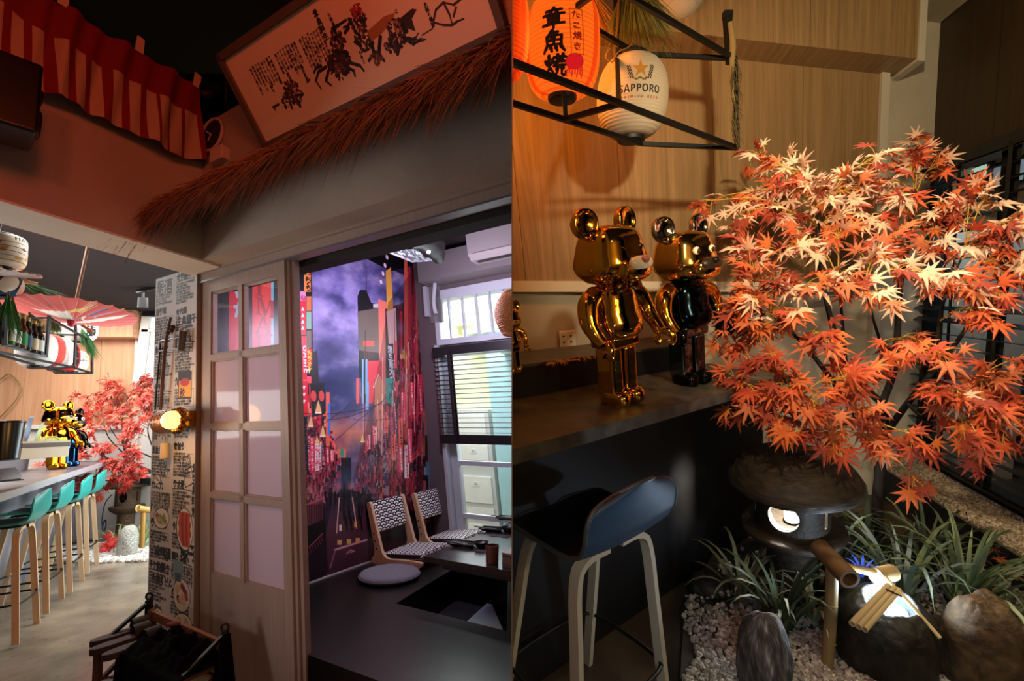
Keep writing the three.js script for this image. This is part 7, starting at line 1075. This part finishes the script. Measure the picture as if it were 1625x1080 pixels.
// ================================================================== LEFT ROOM: bar seen through the opening
const HLB = 1.0, lbp = L.level(HLB), lb0 = lbp.hit(0, 783), lb1 = lbp.hit(172, 730), lbD = sub(lb1, lb0).normalize(), lbS = lbD.clone().cross(V(0, 1, 0)).normalize(), lbOut = lbS.x > 0 ? lbS : mul(lbS, -1);   // towards the stools
const lbk = (s0, s1, d0, d1, h0, h1) => slab(add(lb0, mul(lbD, s0), mul(lbOut, -d0), V(0, h0 - HLB, 0)), mul(lbD, s1 - s0), mul(lbOut, -(d1 - d0)), V(0, h1 - h0, 0));
{
  const eS = sub(lbp.hit(146, 741), lb0).dot(lbD), eT = sub(lb1, lb0).dot(lbD);
  const marble = mat(0xffffff, 0.3, { map: speckMap(256, 256, [126, 128, 138], 0.5, 0.05, [1.3, 1.3], 41, 3) });
  const o = thing('bar_counter', 'long grey bar counter along the row of turquoise stools', 'bar counter', V(lb1.x, 0, lb1.z));
  part('worktop', lbk(-1.6, eT, 0, 0.42, HLB - 0.05, HLB), M.greyTop, o); part('worktop_edge', lbk(-1.6, eT, -0.006, 0, HLB - 0.05, HLB), mat(0xb4aeb0, 0.3), o); const rc = 0.3, pe = sub(new Plane(add(lb0, mul(lbOut, -rc)), lbOut).hit(144, 790), lb0).dot(lbD);
  part('front_panel', lbk(-1.6, pe, rc, rc + 0.04, 0, HLB - 0.05), marble, o); part('raised_ledge', lbk(-1.6, eS, 0.42, 0.72, HLB, 1.17), mat(0x6a6468, 0.5), o); part('ledge_top', lbk(-1.6, eS, 0.41, 0.74, 1.17, 1.18), M.greyTop, o);
  // stools
  const teal = mat(0x2f9c92, 0.4), dark = mat(0x0e1012, 0.4), wood = mat(0xffffff, 0.5, { map: T.paleWood }), names = ['nearest', 'second nearest', 'third nearest', 'farthest'];
  const legs = [[[28, 1026], [64, 988]], [[77, 978], [102, 948]], [[111, 943], [136, 920]], [[140, 912], [158, 895]]], q = rig(L, mul(lbOut, -1), V(-0.055, 1, -0.01));
  let first; legs.forEach(([a, b], i) => { const m = floorL.hit(...a).lerp(floorL.hit(...b), 0.5), p = add(m, mul(lbOut, -0.2)), label = names[i] + ' of the four turquoise-backed bar stools standing along the grey bar'; if (!first) first = makeStool(label, p, q, { wood, shell: dark, back: teal, rim: teal, backLabel: 'turquoise outer side of the shell', group: 'turquoise bar stools' }); else copyOf(first, p, q, label); });
  first.scale.setScalar(1.0);
  // bears
  const gold = phys(0xd8921e, 0.07, { metalness: 1 }), dkC = phys(0x2a241c, 0.08, { metalness: 1 }), navy = phys(0x2a5a86, 0.1, { metalness: 1 }), side = (a) => rig(L, V(Math.cos(a), 0, Math.sin(a)), UP), top = lbp;
  const pa = top.hit(88, 744), pb = top.hit(105, 741);
  makeBear('gold bear figure standing in profile on the far end of the grey bar', pa, side(0.15), 0.66, { head: gold, ear: gold, body: gold, arm: gold, leg: gold, snout: 0xc89a4a, nose: 0x6a4a2a }, { reach: true });
  makeBear('bear figure with dark head and blue body half hidden behind the gold bear', add(pb, mul(lbD, 0.12)), side(0.1), 0.6, { head: gold, ear: dkC, body: navy, arm: dkC, leg: navy, snout: 0x2a2018, nose: 0x14100c, eye: 0xf0ece4, eyeR: 0.03, pupil: 0x20140c }, {});
  // things on the bar at the left
  const bk = thing('ice_bucket', 'black ice bucket at the left edge of the bar', 'bucket', L.level(1.18).hit(2, 731), rig(L, V(0, 0, 1))); mesh('bucket', lathe([[0.001, 0.01], [0.11, 0.0], [0.115, 0.01], [0.14, 0.28], [0.135, 0.28], [0.11, 0.02], [0.001, 0.02]], 32), mat(0x0e0f11, 0.25), bk); mesh('rim', new THREE.TorusGeometry(0.14, 0.008, 8, 40).rotateX(Math.PI / 2).translate(0, 0.28, 0), M.blackGloss, bk); bk.scale.set(0.72, 0.88, 0.72);
  const cp = L.level(1.18).hit(46, 727), cr = thing('bottle_crate', 'cream wooden crate holding a dark bottle and packets on the bar', 'crate', cp, rig(L, add(mul(lbOut, 1), mul(lbD, -0.6)), V(-0.03, 1, 0))), cream = mat(0xd8c8ac, 0.5), br = mat(0x5a4232, 0.6);
  mesh('side_panel', box(0.36, 0.12, 0.012, 0, 0.06, 0.11), cream, cr); mesh('side_panel', box(0.36, 0.12, 0.012, 0, 0.06, -0.11), cream, cr); mesh('end_panel', box(0.012, 0.12, 0.22, 0.18, 0.06, 0), cream, cr); mesh('end_panel', box(0.012, 0.12, 0.22, -0.18, 0.06, 0), cream, cr); mesh('bottom', box(0.36, 0.012, 0.22, 0, 0.006, 0), cream, cr); mesh('band', box(0.366, 0.03, 0.004, 0, 0.09, 0.118), br, cr); mesh('band', box(0.004, 0.03, 0.226, 0.188, 0.09, 0), br, cr);
  const bprof = [[0.001, 0], [0.036, 0.0], [0.038, 0.01], [0.038, 0.17], [0.03, 0.2], [0.014, 0.225], [0.013, 0.285], [0.016, 0.287], [0.016, 0.305], [0.001, 0.305]];
  const bt = thing('lying_bottle', 'dark bottle with a white label leaning in the cream crate', 'bottle', add(cp, V(-0.05, 0.03, 0)), rig(L, V(0, 0, 1)).multiply(eul(-0.25, 0, 0.75))); mesh('glass', lathe(bprof, 24), mat(0x16100e, 0.12), bt); mesh('label', new THREE.CylinderGeometry(0.0388, 0.0388, 0.08, 24, 1, true).translate(0, 0.1, 0), mat(0xe4e0d8, 0.6), bt);
  const pkt = (label, dx, dz, c, w, h) => { const t = thing('snack_packet', label, 'packet', add(cp, mul(lbD, dx), mul(lbOut, dz), V(0, 0.05, 0)), rig(L, lbOut, V(0.1 + dx, 1, 0))); mesh('wrapper', grid(8, 10, (a, b) => V((a - 0.5) * w, b * h, 0.015 * Math.sin(a * 3.1) * Math.sin(b * 3.1))), mat(c, 0.4), t); mesh('seal', box(w, 0.012, 0.003, 0, h, 0, 0.001), mat(0xb8b0a0, 0.4), t); };
  pkt('blue grey packet standing at the back of the cream crate', 0.02, -0.05, 0x6a7a9a, 0.1, 0.24); pkt('orange packet at the left of the cream crate', -0.12, -0.03, 0xc8702c, 0.08, 0.16); pkt('greenish clear packet at the right of the cream crate', 0.12, -0.02, 0xc4cc90, 0.09, 0.2);
  for (const [u, v, l, c] of [[72, 706, 'yellow lemon disc toy beside the gold bear', 0xd8b03c], [82, 705, 'green lime disc toy beside the gold bear', 0x7a9a30]]) { const t = thing('fruit_ornament', l, 'ornament', add(at(u, v, 4.5)), rig(L, V(0.3, 0, 1))); mesh('rind', lathe([[0.001, -0.012], [0.06, -0.012], [0.068, 0], [0.06, 0.012], [0.001, 0.012]], 28).rotateX(Math.PI / 2), mat(c, 0.4), t); mesh('slice', cyl(0.054, 0.054, 0.004, 0, 0, 0, 28).rotateX(Math.PI / 2).translate(0, 0, 0.013), mat(0xe8d890, 0.4), t); t.position.y = 1.18 + 0.068; }
  const tb = thing('dark_tablet', 'dark angular stand lying on the bar at the lower left edge', 'stand', L.level(HLB).hit(4, 764), rig(L, V(1, 0, 0.4))); mesh('panel', box(0.24, 0.16, 0.014, 0, 0.075, 0).rotateX(-0.9), M.blackGloss, tb); mesh('foot', box(0.2, 0.012, 0.12, 0, 0.006, -0.05), M.black, tb);
  const wc = thing('wall_cable', 'thin pale brown cable looping over the wood wall above the bar', 'cable', bw(25, 620)); part('cable', tube([[5, 604], [12, 598], [20, 594], [32, 602], [39, 616], [33, 632], [22, 646], [8, 660], [-4, 672]].map(([u, v]) => add(bw(u, v), V(0, 0, 0.05))), 0.008, 6), mat(0x8a6a3a, 0.7), wc);
}
{ // garden end of the bar: lantern, maple, stones
  const gp = (u, v) => floorL.hit(u, v), q = rig(L, V(0.25, 0, 1), V(-0.06, 1, -0.01)), st = mat(0xc0a684, 0.8, { map: stoneTex, bumpMap: T.rough, bumpScale: 0.004 });
  const p = gp(197, 857);
  makeStoneLantern('brown stone lantern with a mushroom cap under the red maple, left picture half', p, q, [0.66, 0.86], st, 0, { angle: -0.05 });
  makeMaple('pinkish red maple beside the printed pillar, beyond the bar stools', add(gp(212, 872), V(0.02, 0, -0.45)), (() => { const t = new THREE.Quaternion().setFromUnitVectors(RN, V(-0.06, 1, -0.01).normalize()); return t; })(), 0.98, { seed: 9, per: 18, mats: [0xc83020, 0xb8281c, 0xd24430, 0x9c2018, 0xd85a40, 0xe07c60].map(LM), bark: mat(0x2a1c18, 0.8), twig: mat(0xa0583c, 0.7) });
  const s = thing('garden_stone', 'pale speckled upright stone on the white pebbles, left picture half', 'stone', gp(201, 884), q); mesh('rock', boulder(0.095, 0.19, 0.08, 3, { lump: 0.15 }).translate(0, 0.14, 0), mat(0xd0d0c8, 0.9, { map: speckMap(128, 128, [210, 208, 202], 0.5, 0.5, [0.3, 0.3], 13, 20) }), s);
  const gm = [mat(0xa8b878, 0.6), mat(0x8aa070, 0.6), mat(0xc4c890, 0.6)];
  const mk = (label, u, v, sd, h) => { const t = makeGrass(label, gp(u, v), q, L, { n: 26, h, w: 0.012, seed: sd, mats: gm }); return t; }; mk('pale green grass clump left of the speckled stone', 186, 872, 31, 0.34); mk('yellow-green grass clump right of the speckled stone', 222, 874, 32, 0.38); mk('yellow-green grass clump beside the pillar at the bamboo spout', 232, 858, 33, 0.3);
  const r = rng(22), pts = []; for (let i = 0; i < 4200; i++) { const a = r() * 6.28, d = Math.sqrt(r()); pts.push(add(gp(196, 874), V(Math.cos(a) * d * 0.85 + 0.15, 0.012 + 0.03 * (1 - d) * r(), Math.sin(a) * d * 0.5))); } pebbles('white_pebbles', 'patch of white pebbles round the brown stone lantern beyond the stools', pts, 0.02, [0xe8e4dc, 0xd4cfc6, 0xf4f2ee, 0xc0b8ac], 9);
  const rl = [0, 1, 2, 3, 4, 5, 6, 7, 8, 9, 10, 11]; rl.forEach((i) => { const l = tag(mesh('red_leaf', leafShapes[i % 4], mat(0xd02a24, 0.6)), 'red maple leaf lying in the heap on the white pebbles left of the lantern', 'leaf', 'red leaves on the white pebbles'); l.applyMatrix4(orient(null, add(gp(158 + r() * 22, 874 + r() * 8), V(0, 0.05 + 0.12 * r(), 0)), V(r() - 0.5, 0.2 * r(), r() - 0.5).normalize(), V(r() - 0.5, 0.7, 0.9).normalize(), 0.09)); });
  const bs = thing('bamboo_spout', 'yellow bamboo spout beside the printed pillar, left picture half', 'bamboo spout', gp(226, 868)), bm = mat(0xb88a44, 0.5), bd = 4.85; part('post', tube([at(225, 868, bd), at(227, 812, bd)], 0.022, 10, 1), bm, bs); part('pipe', tube([at(219, 806, bd - 0.05), at(246, 811, bd + 0.1)], 0.03, 12, 1), bm, bs); part('end_ring', new THREE.TorusGeometry(0.03, 0.005, 6, 20).rotateY(1.57).translate(...at(219, 806, bd - 0.05).toArray()), mat(0xe0c080, 0.5), bs);
  const ub = thing('black_ledge', 'black shelf end beside the red maple at the pillar', 'shelf', at(232, 764, 5.4)); part('board', slab(at(221, 768, 5.4), V(0.4, 0, 0), V(0, 0, -0.3), V(0, 0.06, 0)), M.black, ub); part('board_lip', slab(at(221, 768, 5.39), V(0.4, 0, 0), V(0, 0, -0.01), V(0, 0.064, 0)), M.blackGloss, ub);
  const uc = thing('coiled_cable', 'thin dark cord with a coiled end hanging beside the stone lantern', 'cord', at(163, 800, 5.9)); part('cord', tube([[178, 784], [168, 796], [163, 815], [162, 832], [166, 846]].map(([u, v]) => at(u, v, 5.9)), 0.006, 6), mat(0x2a2a3a, 0.6), uc); part('coil', [0, 1, 2].map((k) => new THREE.TorusGeometry(0.04, 0.006, 6, 18).scale(0.5, 1.6, 1).translate(...at(165 + k * 0.6, 834, 5.9).toArray())), mat(0x2a2a4a, 0.6), uc);
}
{ // window with daylight beside the maple
  const o = new THREE.Group(); o.name = 'window_4'; o.userData.kind = 'structure'; scene.add(o); const z = BWZ + 0.02, Q = (u0, v0, u1, v1, d) => { const a = bw(u0, v1), b = bw(u1, v0); return slab(V(a.x, a.y, z), V(b.x - a.x, 0, 0), V(0, 0, d), V(0, b.y - a.y, 0)); };
  part('frame', [Q(231, 494, 262, 498, 0.06), Q(231, 604, 262, 608, 0.06), Q(230, 494, 233, 608, 0.06), Q(231, 524, 262, 528, 0.06)], M.whitePaint, o); part('pane', [Q(233, 498, 262, 524, 0.02), Q(233, 528, 262, 604, 0.02)], mat(0xf0f4f4, 0.25, { emissive: 0xe4eef0, emissiveIntensity: 0.55 }), o); part('bar', [Q(231, 600, 262, 606, 0.1)], M.black, o); part('sash_box', Q(234, 495, 262, 504, 0.09), M.black, o);
  const tr = thing('track_spotlight', 'black track spotlight on the ceiling above the daylight window', 'spotlight', at(227, 465, 5.6)); part('track', bar(at(218, 463, 5.4), at(262, 452, 5.4), 0.04), M.black, tr); part('stem', bar(at(227, 463, 5.4), at(227, 474, 5.4), 0.02), M.black, tr); part('head', taper([at(227, 472, 5.4), at(226.5, 488, 5.4)], [0.045, 0.05], 16), M.black, tr);
}
{ // hanging shelf with bottles and lanterns
  const d0 = 3.3, sh = (u, v, d) => at(u, v, d), o = thing('hanging_frame', 'black iron frame with a grey bottle shelf hanging over the grey bar', 'hanging frame', sh(75, 570, 3.6)), B = (a, b, w = 0.02) => part('bar', bar(sh(...a), sh(...b), w), M.iron, o);
  const pl = (a, b, c, e) => prism([sh(...a), sh(...b), sh(...c), sh(...e)], V(0, 0.022, 0));
  part('shelf', pl([-40, 538, 3.0], [74, 568, 3.75], [62, 561, 4.0], [-40, 530, 3.3]), mat(0x5a5c64, 0.5), o);
  for (const [a, b] of [[[-40, 550, 2.9], [118, 583, 4.3]], [[118, 583, 4.3], [146, 592, 4.6]], [[-40, 552, 3.2], [72, 583, 4.1]], [[72, 583, 4.1], [100, 590, 4.4]], [[100, 592, 4.4], [146, 592, 4.6]], [[72, 578, 4.1], [72, 585, 4.1]], [[72, 584, 4.1], [118, 583, 4.3]], [[146, 592, 4.6], [146, 540, 4.6]], [[118, 583, 4.3], [120, 528, 4.3]], [[73, 567, 3.75], [78, 500, 3.75]], [[24, 505, 3.5], [78, 504, 3.75]], [[78, 504, 3.75], [146, 542, 4.6]], [[74, 530, 4.2], [146, 532, 4.6]], [[110, 542, 4.4], [146, 544, 4.6]], [[6, 548, 3.1], [8, 500, 3.1]], [[120, 528, 4.3], [120, 500, 4.3]]]) B(a, b, 0.016);
  const glassM = (c) => mat(c, 0.12), items = [[3, 547, 3.12, 0x14100e, null, 'dark bottle at the left end of the hanging shelf'], [14, 547, 3.2, 0x2a6a34, 0xe8e6e0, 'green bottle with a big white label on the hanging shelf'], [23, 550, 3.28, 0x1a120e, 0xf0eeea, 'black bottle with a white spotted label on the hanging shelf'], [33, 553, 3.36, 0x5a2a14, 0x1f8a4a, 'brown bottle with a green label on the hanging shelf'], [41, 556, 3.44, 0x10131a, 0x3a5a74, 'dark bottle with a blue label on the hanging shelf'], [51, 560, 3.52, 0x14120c, 0xd8c8a0, 'dark bottle with a cream label on the hanging shelf'], [60, 562, 3.6, 0x10120f, 0xd4d8d8, 'dark bottle with a small white label at the right end of the shelf']];
  const prof = [[0.001, 0], [0.034, 0.0], [0.037, 0.008], [0.037, 0.15], [0.03, 0.18], [0.014, 0.205], [0.0125, 0.26], [0.016, 0.262], [0.016, 0.28], [0.001, 0.28]];
  for (const [u, v, d, c, lc, label] of items) { const t = thing('sake_bottle', label, 'bottle', sh(u, v, d + 0.05), rig(L, V(0, 0, 1)), 'bottles on the hanging shelf'); t.scale.setScalar(0.86); mesh('glass', lathe(prof, 24), glassM(c), t); if (lc) mesh('label', new THREE.CylinderGeometry(0.0378, 0.0378, 0.1, 24, 1, true).translate(0, 0.075, 0), mat(lc, 0.6), t); mesh('stopper', cyl(0.0165, 0.0165, 0.03, 0, 0.272, 0, 16), mat(0xb89a5a, 0.4), t); }
  const red = mat(0xe83c30, 0.8), white = mat(0xece6de, 0.85), rt = canvas(512, 256, (g, w, h) => { g.fillStyle = '#f4502c'; g.fillRect(0, 0, w, h); for (let k = 0; k < 5; k++) column(g, '章魚焼', 30 + k * 102, 24, 62, 10, '#1a0a06'); }), bt = canvas(512, 256, (g, w, h) => { g.fillStyle = '#f0ece4'; g.fillRect(0, 0, w, h); for (let k = 0; k < 2; k++) { g.fillStyle = '#e0a52e'; g.beginPath(); for (let j = 0; j < 10; j++) { const a = -Math.PI / 2 + j * Math.PI / 5, q = j % 2 ? 13 : 30; g.lineTo(128 + k * 256 + Math.cos(a) * q, 84 + Math.sin(a) * q); } g.fill(); g.fillStyle = '#161a24'; g.font = 'bold 40px sans-serif'; g.textAlign = 'center'; g.fillText('SAPPORO', 128 + k * 256, 152); } });
  const LQ = rig(L, V(0.3, 0, 1)), lan = (u, v, d, r0, h, m, label) => paperLantern('paper_lantern', label, sh(u, v, d), LQ, r0, h, null, { mat: m, group: 'lanterns beside the bottle shelf', handle: 0 });
  lan(58, 555, 4.0, 0.13, 0.27, white, 'white paper lantern behind the right end of the bottle shelf'); lan(72, 556, 4.15, 0.13, 0.27, red, 'plain red paper lantern next to the bottle shelf'); lan(88, 560, 4.3, 0.13, 0.27, white, 'white paper lantern between two red ones by the shelf'); lan(98, 566, 4.45, 0.13, 0.27, mat(0xf05a3a, 0.8, { map: rt }), 'red paper lantern with black characters at the end of the row'); lan(115, 573, 4.65, 0.12, 0.2, mat(0xffffff, 0.85, { map: bt }), 'small white SAPPORO lantern lowest in the row by the shelf');
  lan(112, 528, 4.5, 0.11, 0.2, white, 'white paper lantern just under the pink parasol'); lan(135, 524, 4.7, 0.1, 0.2, mat(0xffffff, 0.8, { map: canvas(256, 128, (g, w, h) => { g.fillStyle = '#f0ece6'; g.fillRect(0, 0, w, h); g.fillStyle = '#c02830'; g.fillRect(0, 0, w, 30); for (let k = 0; k < 4; k++) column(g, '生焼', 20 + k * 64, 34, 34, 6, '#141010'); }) }), 'white lantern with a red top and black characters under the parasol');
  // lantern and parasols at the upper left
  const hk = canvas(512, 256, (g, w, h) => { g.fillStyle = '#ece2d0'; g.fillRect(0, 0, w, h); const r = rng(6); g.fillStyle = '#1a1410'; g.font = 'bold 42px sans-serif'; g.textAlign = 'center'; for (const x of [128, 384]) g.fillText('HAKU', x, 52); for (let k = 0; k < 40; k++) { g.fillStyle = ['#c82a3a', '#e0a040', '#f4f0e8', '#8a4a2c'][k % 4]; g.beginPath(); g.ellipse(r() * w, 90 + r() * 150, 20, 12, r() * 3, 0, 6.3); g.fill(); } g.strokeStyle = '#8a5a34'; g.lineWidth = 5; for (let y = 70; y < 250; y += 38) { g.beginPath(); g.moveTo(0, y); g.lineTo(w, y + 8); g.stroke(); } });
  paperLantern('paper_lantern', 'patterned cream lantern lettered HAKU at the top left under the soffit', sh(8, 400, 3.6), LQ, 0.12, 0.24, null, { mat: mat(0xffffff, 0.85, { map: hk }), square: 5, handle: 0 });
  const bl = thing('blue_white_lantern', 'dark blue and white round lantern at the left edge', 'lantern', sh(8, 452, 3.5), LQ); mesh('paper', superE(0.1, 0.09, 0.1, 0.9, 0.9, 40, 24), mat(0xffffff, 0.8, { map: canvas(256, 128, (g, w, h) => { g.fillStyle = '#1c2c4c'; g.fillRect(0, 0, w, h); g.fillStyle = '#f0ece4'; for (let k = 0; k < 5; k++) { g.beginPath(); g.ellipse(30 + k * 52, 70, 22, 34, 0.4, 0, 6.3); g.fill(); } }) }), bl); mesh('cap', cyl(0.04, 0.04, 0.02, 0, -0.09, 0, 20), M.black, bl);
  function parasol(label, p, k, R0, paint, tilt) { const t = thing('paper_parasol', label, 'parasol', p, tilt), n = 24, H0 = R0 * 0.2; // point down, hung by a stick
    const can = grid(n * 4, 12, (a, b) => { const w = a * Math.PI * 2, q = b * R0, sc = 1 - 0.012 * b * (1 - Math.cos(a * n * Math.PI * 2)) * 0.5; return V(Math.sin(w) * q * sc, H0 * Math.pow(b, 1.15) - 0.012 * b * Math.abs(Math.sin(a * n * Math.PI)), Math.cos(w) * q * sc); }); { const P = can.attributes.position, u = can.attributes.uv; for (let i = 0; i < u.count; i++) u.setXY(i, 0.5 + P.getX(i) / R0 / 2, 0.5 + P.getZ(i) / R0 / 2); }
    mesh('canopy', can, phys(0xffffff, 0.9, { map: paint, transmission: 0.2, thickness: 0 }), t); for (let i = 0; i < n; i++) { const w = (i / n) * Math.PI * 2; mesh('rib', tube([V(0, 0.02, 0), V(Math.sin(w) * R0 * 0.98, H0 * 0.98 + 0.008, Math.cos(w) * R0 * 0.98)], 0.004, 5, 1), mat(0xa8804a, 0.6), t); }
    mesh('tip', lathe([[0.001, -0.05], [0.02, -0.045], [0.026, -0.02], [0.03, 0], [0.04, 0.012], [0.001, 0.016]], 20), mat(0xc02030, 0.4), t); mesh('pole', cyl(0.011, 0.011, k, 0, k / 2, 0, 12), mat(0x7a5034, 0.5), t); mesh('runner', lathe([[0.012, 0], [0.045, 0.01], [0.04, 0.05], [0.02, 0.08], [0.012, 0.08]], 20).translate(0, H0 + 0.02, 0), mat(0xc8c0b4, 0.5), t); return t; }
  const pink = canvas(1024, 1024, (g, w, h) => { g.fillStyle = '#d8645e'; g.fillRect(0, 0, w, h); const r = rng(2), C = 512; g.strokeStyle = '#e8b8a4'; g.lineWidth = 3; for (let k = 0; k < 16; k++) { const x = 120 + r() * 260, y = 430 + r() * 330; for (let j = 0; j < 5; j++) { g.beginPath(); g.arc(x + j * 14 - 20, y + (j % 2) * 9, 15, Math.PI, 0); g.stroke(); } }
    g.fillStyle = '#e8c060'; g.beginPath(); g.moveTo(380, 330); g.lineTo(900, 300); g.lineTo(700, 360); g.fill(); g.fillStyle = '#f4efe6'; g.beginPath(); g.moveTo(C, 560); g.lineTo(350, 250); g.lineTo(640, 330); g.lineTo(C, 560); g.fill(); g.beginPath(); g.moveTo(440, 560); g.quadraticCurveTo(620, 520, 960, 640); g.quadraticCurveTo(700, 680, 440, 620); g.fill(); g.strokeStyle = '#c8b8a8'; g.lineWidth = 3; for (let k = 0; k < 12; k++) { g.beginPath(); g.moveTo(C, 560); g.lineTo(360 + k * 24, 260 + k * 6); g.stroke(); } g.strokeStyle = '#f4efe6'; g.lineWidth = 20; g.beginPath(); g.moveTo(600, 560); g.quadraticCurveTo(620, 470, 680, 470); g.stroke(); g.fillStyle = '#3a2a24'; g.fillRect(676, 460, 30, 9); g.strokeStyle = '#4a78b8'; g.lineWidth = 18; g.beginPath(); g.moveTo(720, 470); g.quadraticCurveTo(820, 420, 930, 420); g.stroke(); g.strokeStyle = '#c8b4d8'; g.beginPath(); g.moveTo(720, 520); g.quadraticCurveTo(820, 480, 940, 500); g.stroke(); g.strokeStyle = '#f0d8a0'; g.lineWidth = 5; for (let k = 0; k < 5; k++) { g.beginPath(); g.moveTo(700, 400 - k * 12); g.lineTo(940, 300 - k * 20); g.stroke(); } for (let k = 0; k < 24; k++) { const a = k / 24 * 6.283; g.strokeStyle = 'rgba(250,220,210,.75)'; g.lineWidth = 4; g.beginPath(); g.moveTo(C, C); g.lineTo(C + Math.sin(a) * 512, C + Math.cos(a) * 512); g.stroke(); } }, { clamp: true });
  const ap = sh(114, 509, 3.9), tl = rig(L, V(0, 0, 1), V(-0.03, 1, -0.08));
  parasol('pink paper parasol painted with a white crane, hanging point down over the bar', ap, 0.85, 0.42, pink, tl);
  parasol('greyish paper parasol cut off by the left edge under the soffit', sh(-18, 437, 3.4), 0.5, 0.27, canvas(256, 256, (g, w, h) => { g.fillStyle = '#b8a8a4'; g.fillRect(0, 0, w, h); g.strokeStyle = '#8a7068'; g.lineWidth = 3; const r = rng(5); for (let k = 0; k < 30; k++) { g.beginPath(); g.moveTo(128, 128); g.lineTo(r() * 256, r() * 256); g.stroke(); } }, { clamp: true }), rig(L, V(0, 0, 1), V(0.12, 1, 0.1)));
  // green needle sprigs and a bamboo stick
  const r = rng(61), sprig = (label, u, v, d, u2, v2, n, spread) => { const a = sh(u, v, d), b = sh(u2, v2, d), l = a.distanceTo(b), t = thing('needle_sprig', label, 'sprig', a), pos = [], uv = []; for (let i = 0; i < n; i++) { const s = a.clone().lerp(b, r() * 0.45), dir = add(sub(b, a).normalize(), V((r() - 0.5) * spread, (r() - 0.5) * spread, (r() - 0.5) * spread)).normalize(), ln = l * (0.5 + 0.35 * r()), e = add(s, mul(dir, ln), V(0, -0.12 * ln, 0)), w = dir.clone().cross(V(r() - 0.5, r() - 0.5, r() - 0.5)).normalize().multiplyScalar(0.0035); for (const p of [add(s, w), sub(s, w), e]) { pos.push(p.x, p.y, p.z); uv.push(0, 0); } } part('needles', geo(pos, uv), mat([0x2f6a2c, 0x3f7e36, 0x4a7440][n % 3], 0.7), t).userData.kind = 'stuff'; part('twig', tube([a, a.clone().lerp(b, 0.5)], 0.007, 6, 1), mat(0x6a4a2a, 0.7), t); };
  sprig('broad green needle sprig above the parasol on the left', 30, 444, 3.7, 92, 470, 420, 0.5); sprig('green needle sprig hanging at the left edge above the bottles', 14, 462, 3.2, 6, 530, 421, 0.5); sprig('green needle sprig over the middle bottles', 20, 470, 3.3, 22, 540, 260, 0.5); sprig('green needle sprig under the left half of the parasol', 46, 495, 3.8, 66, 524, 381, 0.8); sprig('green needle sprig under the middle of the parasol', 84, 500, 4.1, 92, 528, 260, 0.9); sprig('green needle sprig hanging at the right end of the iron frame', 126, 516, 4.5, 152, 562, 342, 0.5);
  const bs = thing('bamboo_stick', 'pale stick slanting out under the pink parasol', 'stick', sh(135, 523, 4.2)); part('stick', tube([sh(118, 508, 4.2), sh(148, 527, 4.25)], 0.013, 8, 1), mat(0xa87a4a, 0.6), bs); const bs2 = thing('bamboo_stick', 'short pale branch at the upper left beside the needle sprig', 'stick', sh(36, 442, 3.6)); part('stick', taper([sh(26, 436, 3.6), sh(40, 446, 3.6), sh(60, 450, 3.65)], [0.012, 0.018, 0.008], 8), mat(0xc8b088, 0.6), bs2);
}
renderer.render(scene, camera);
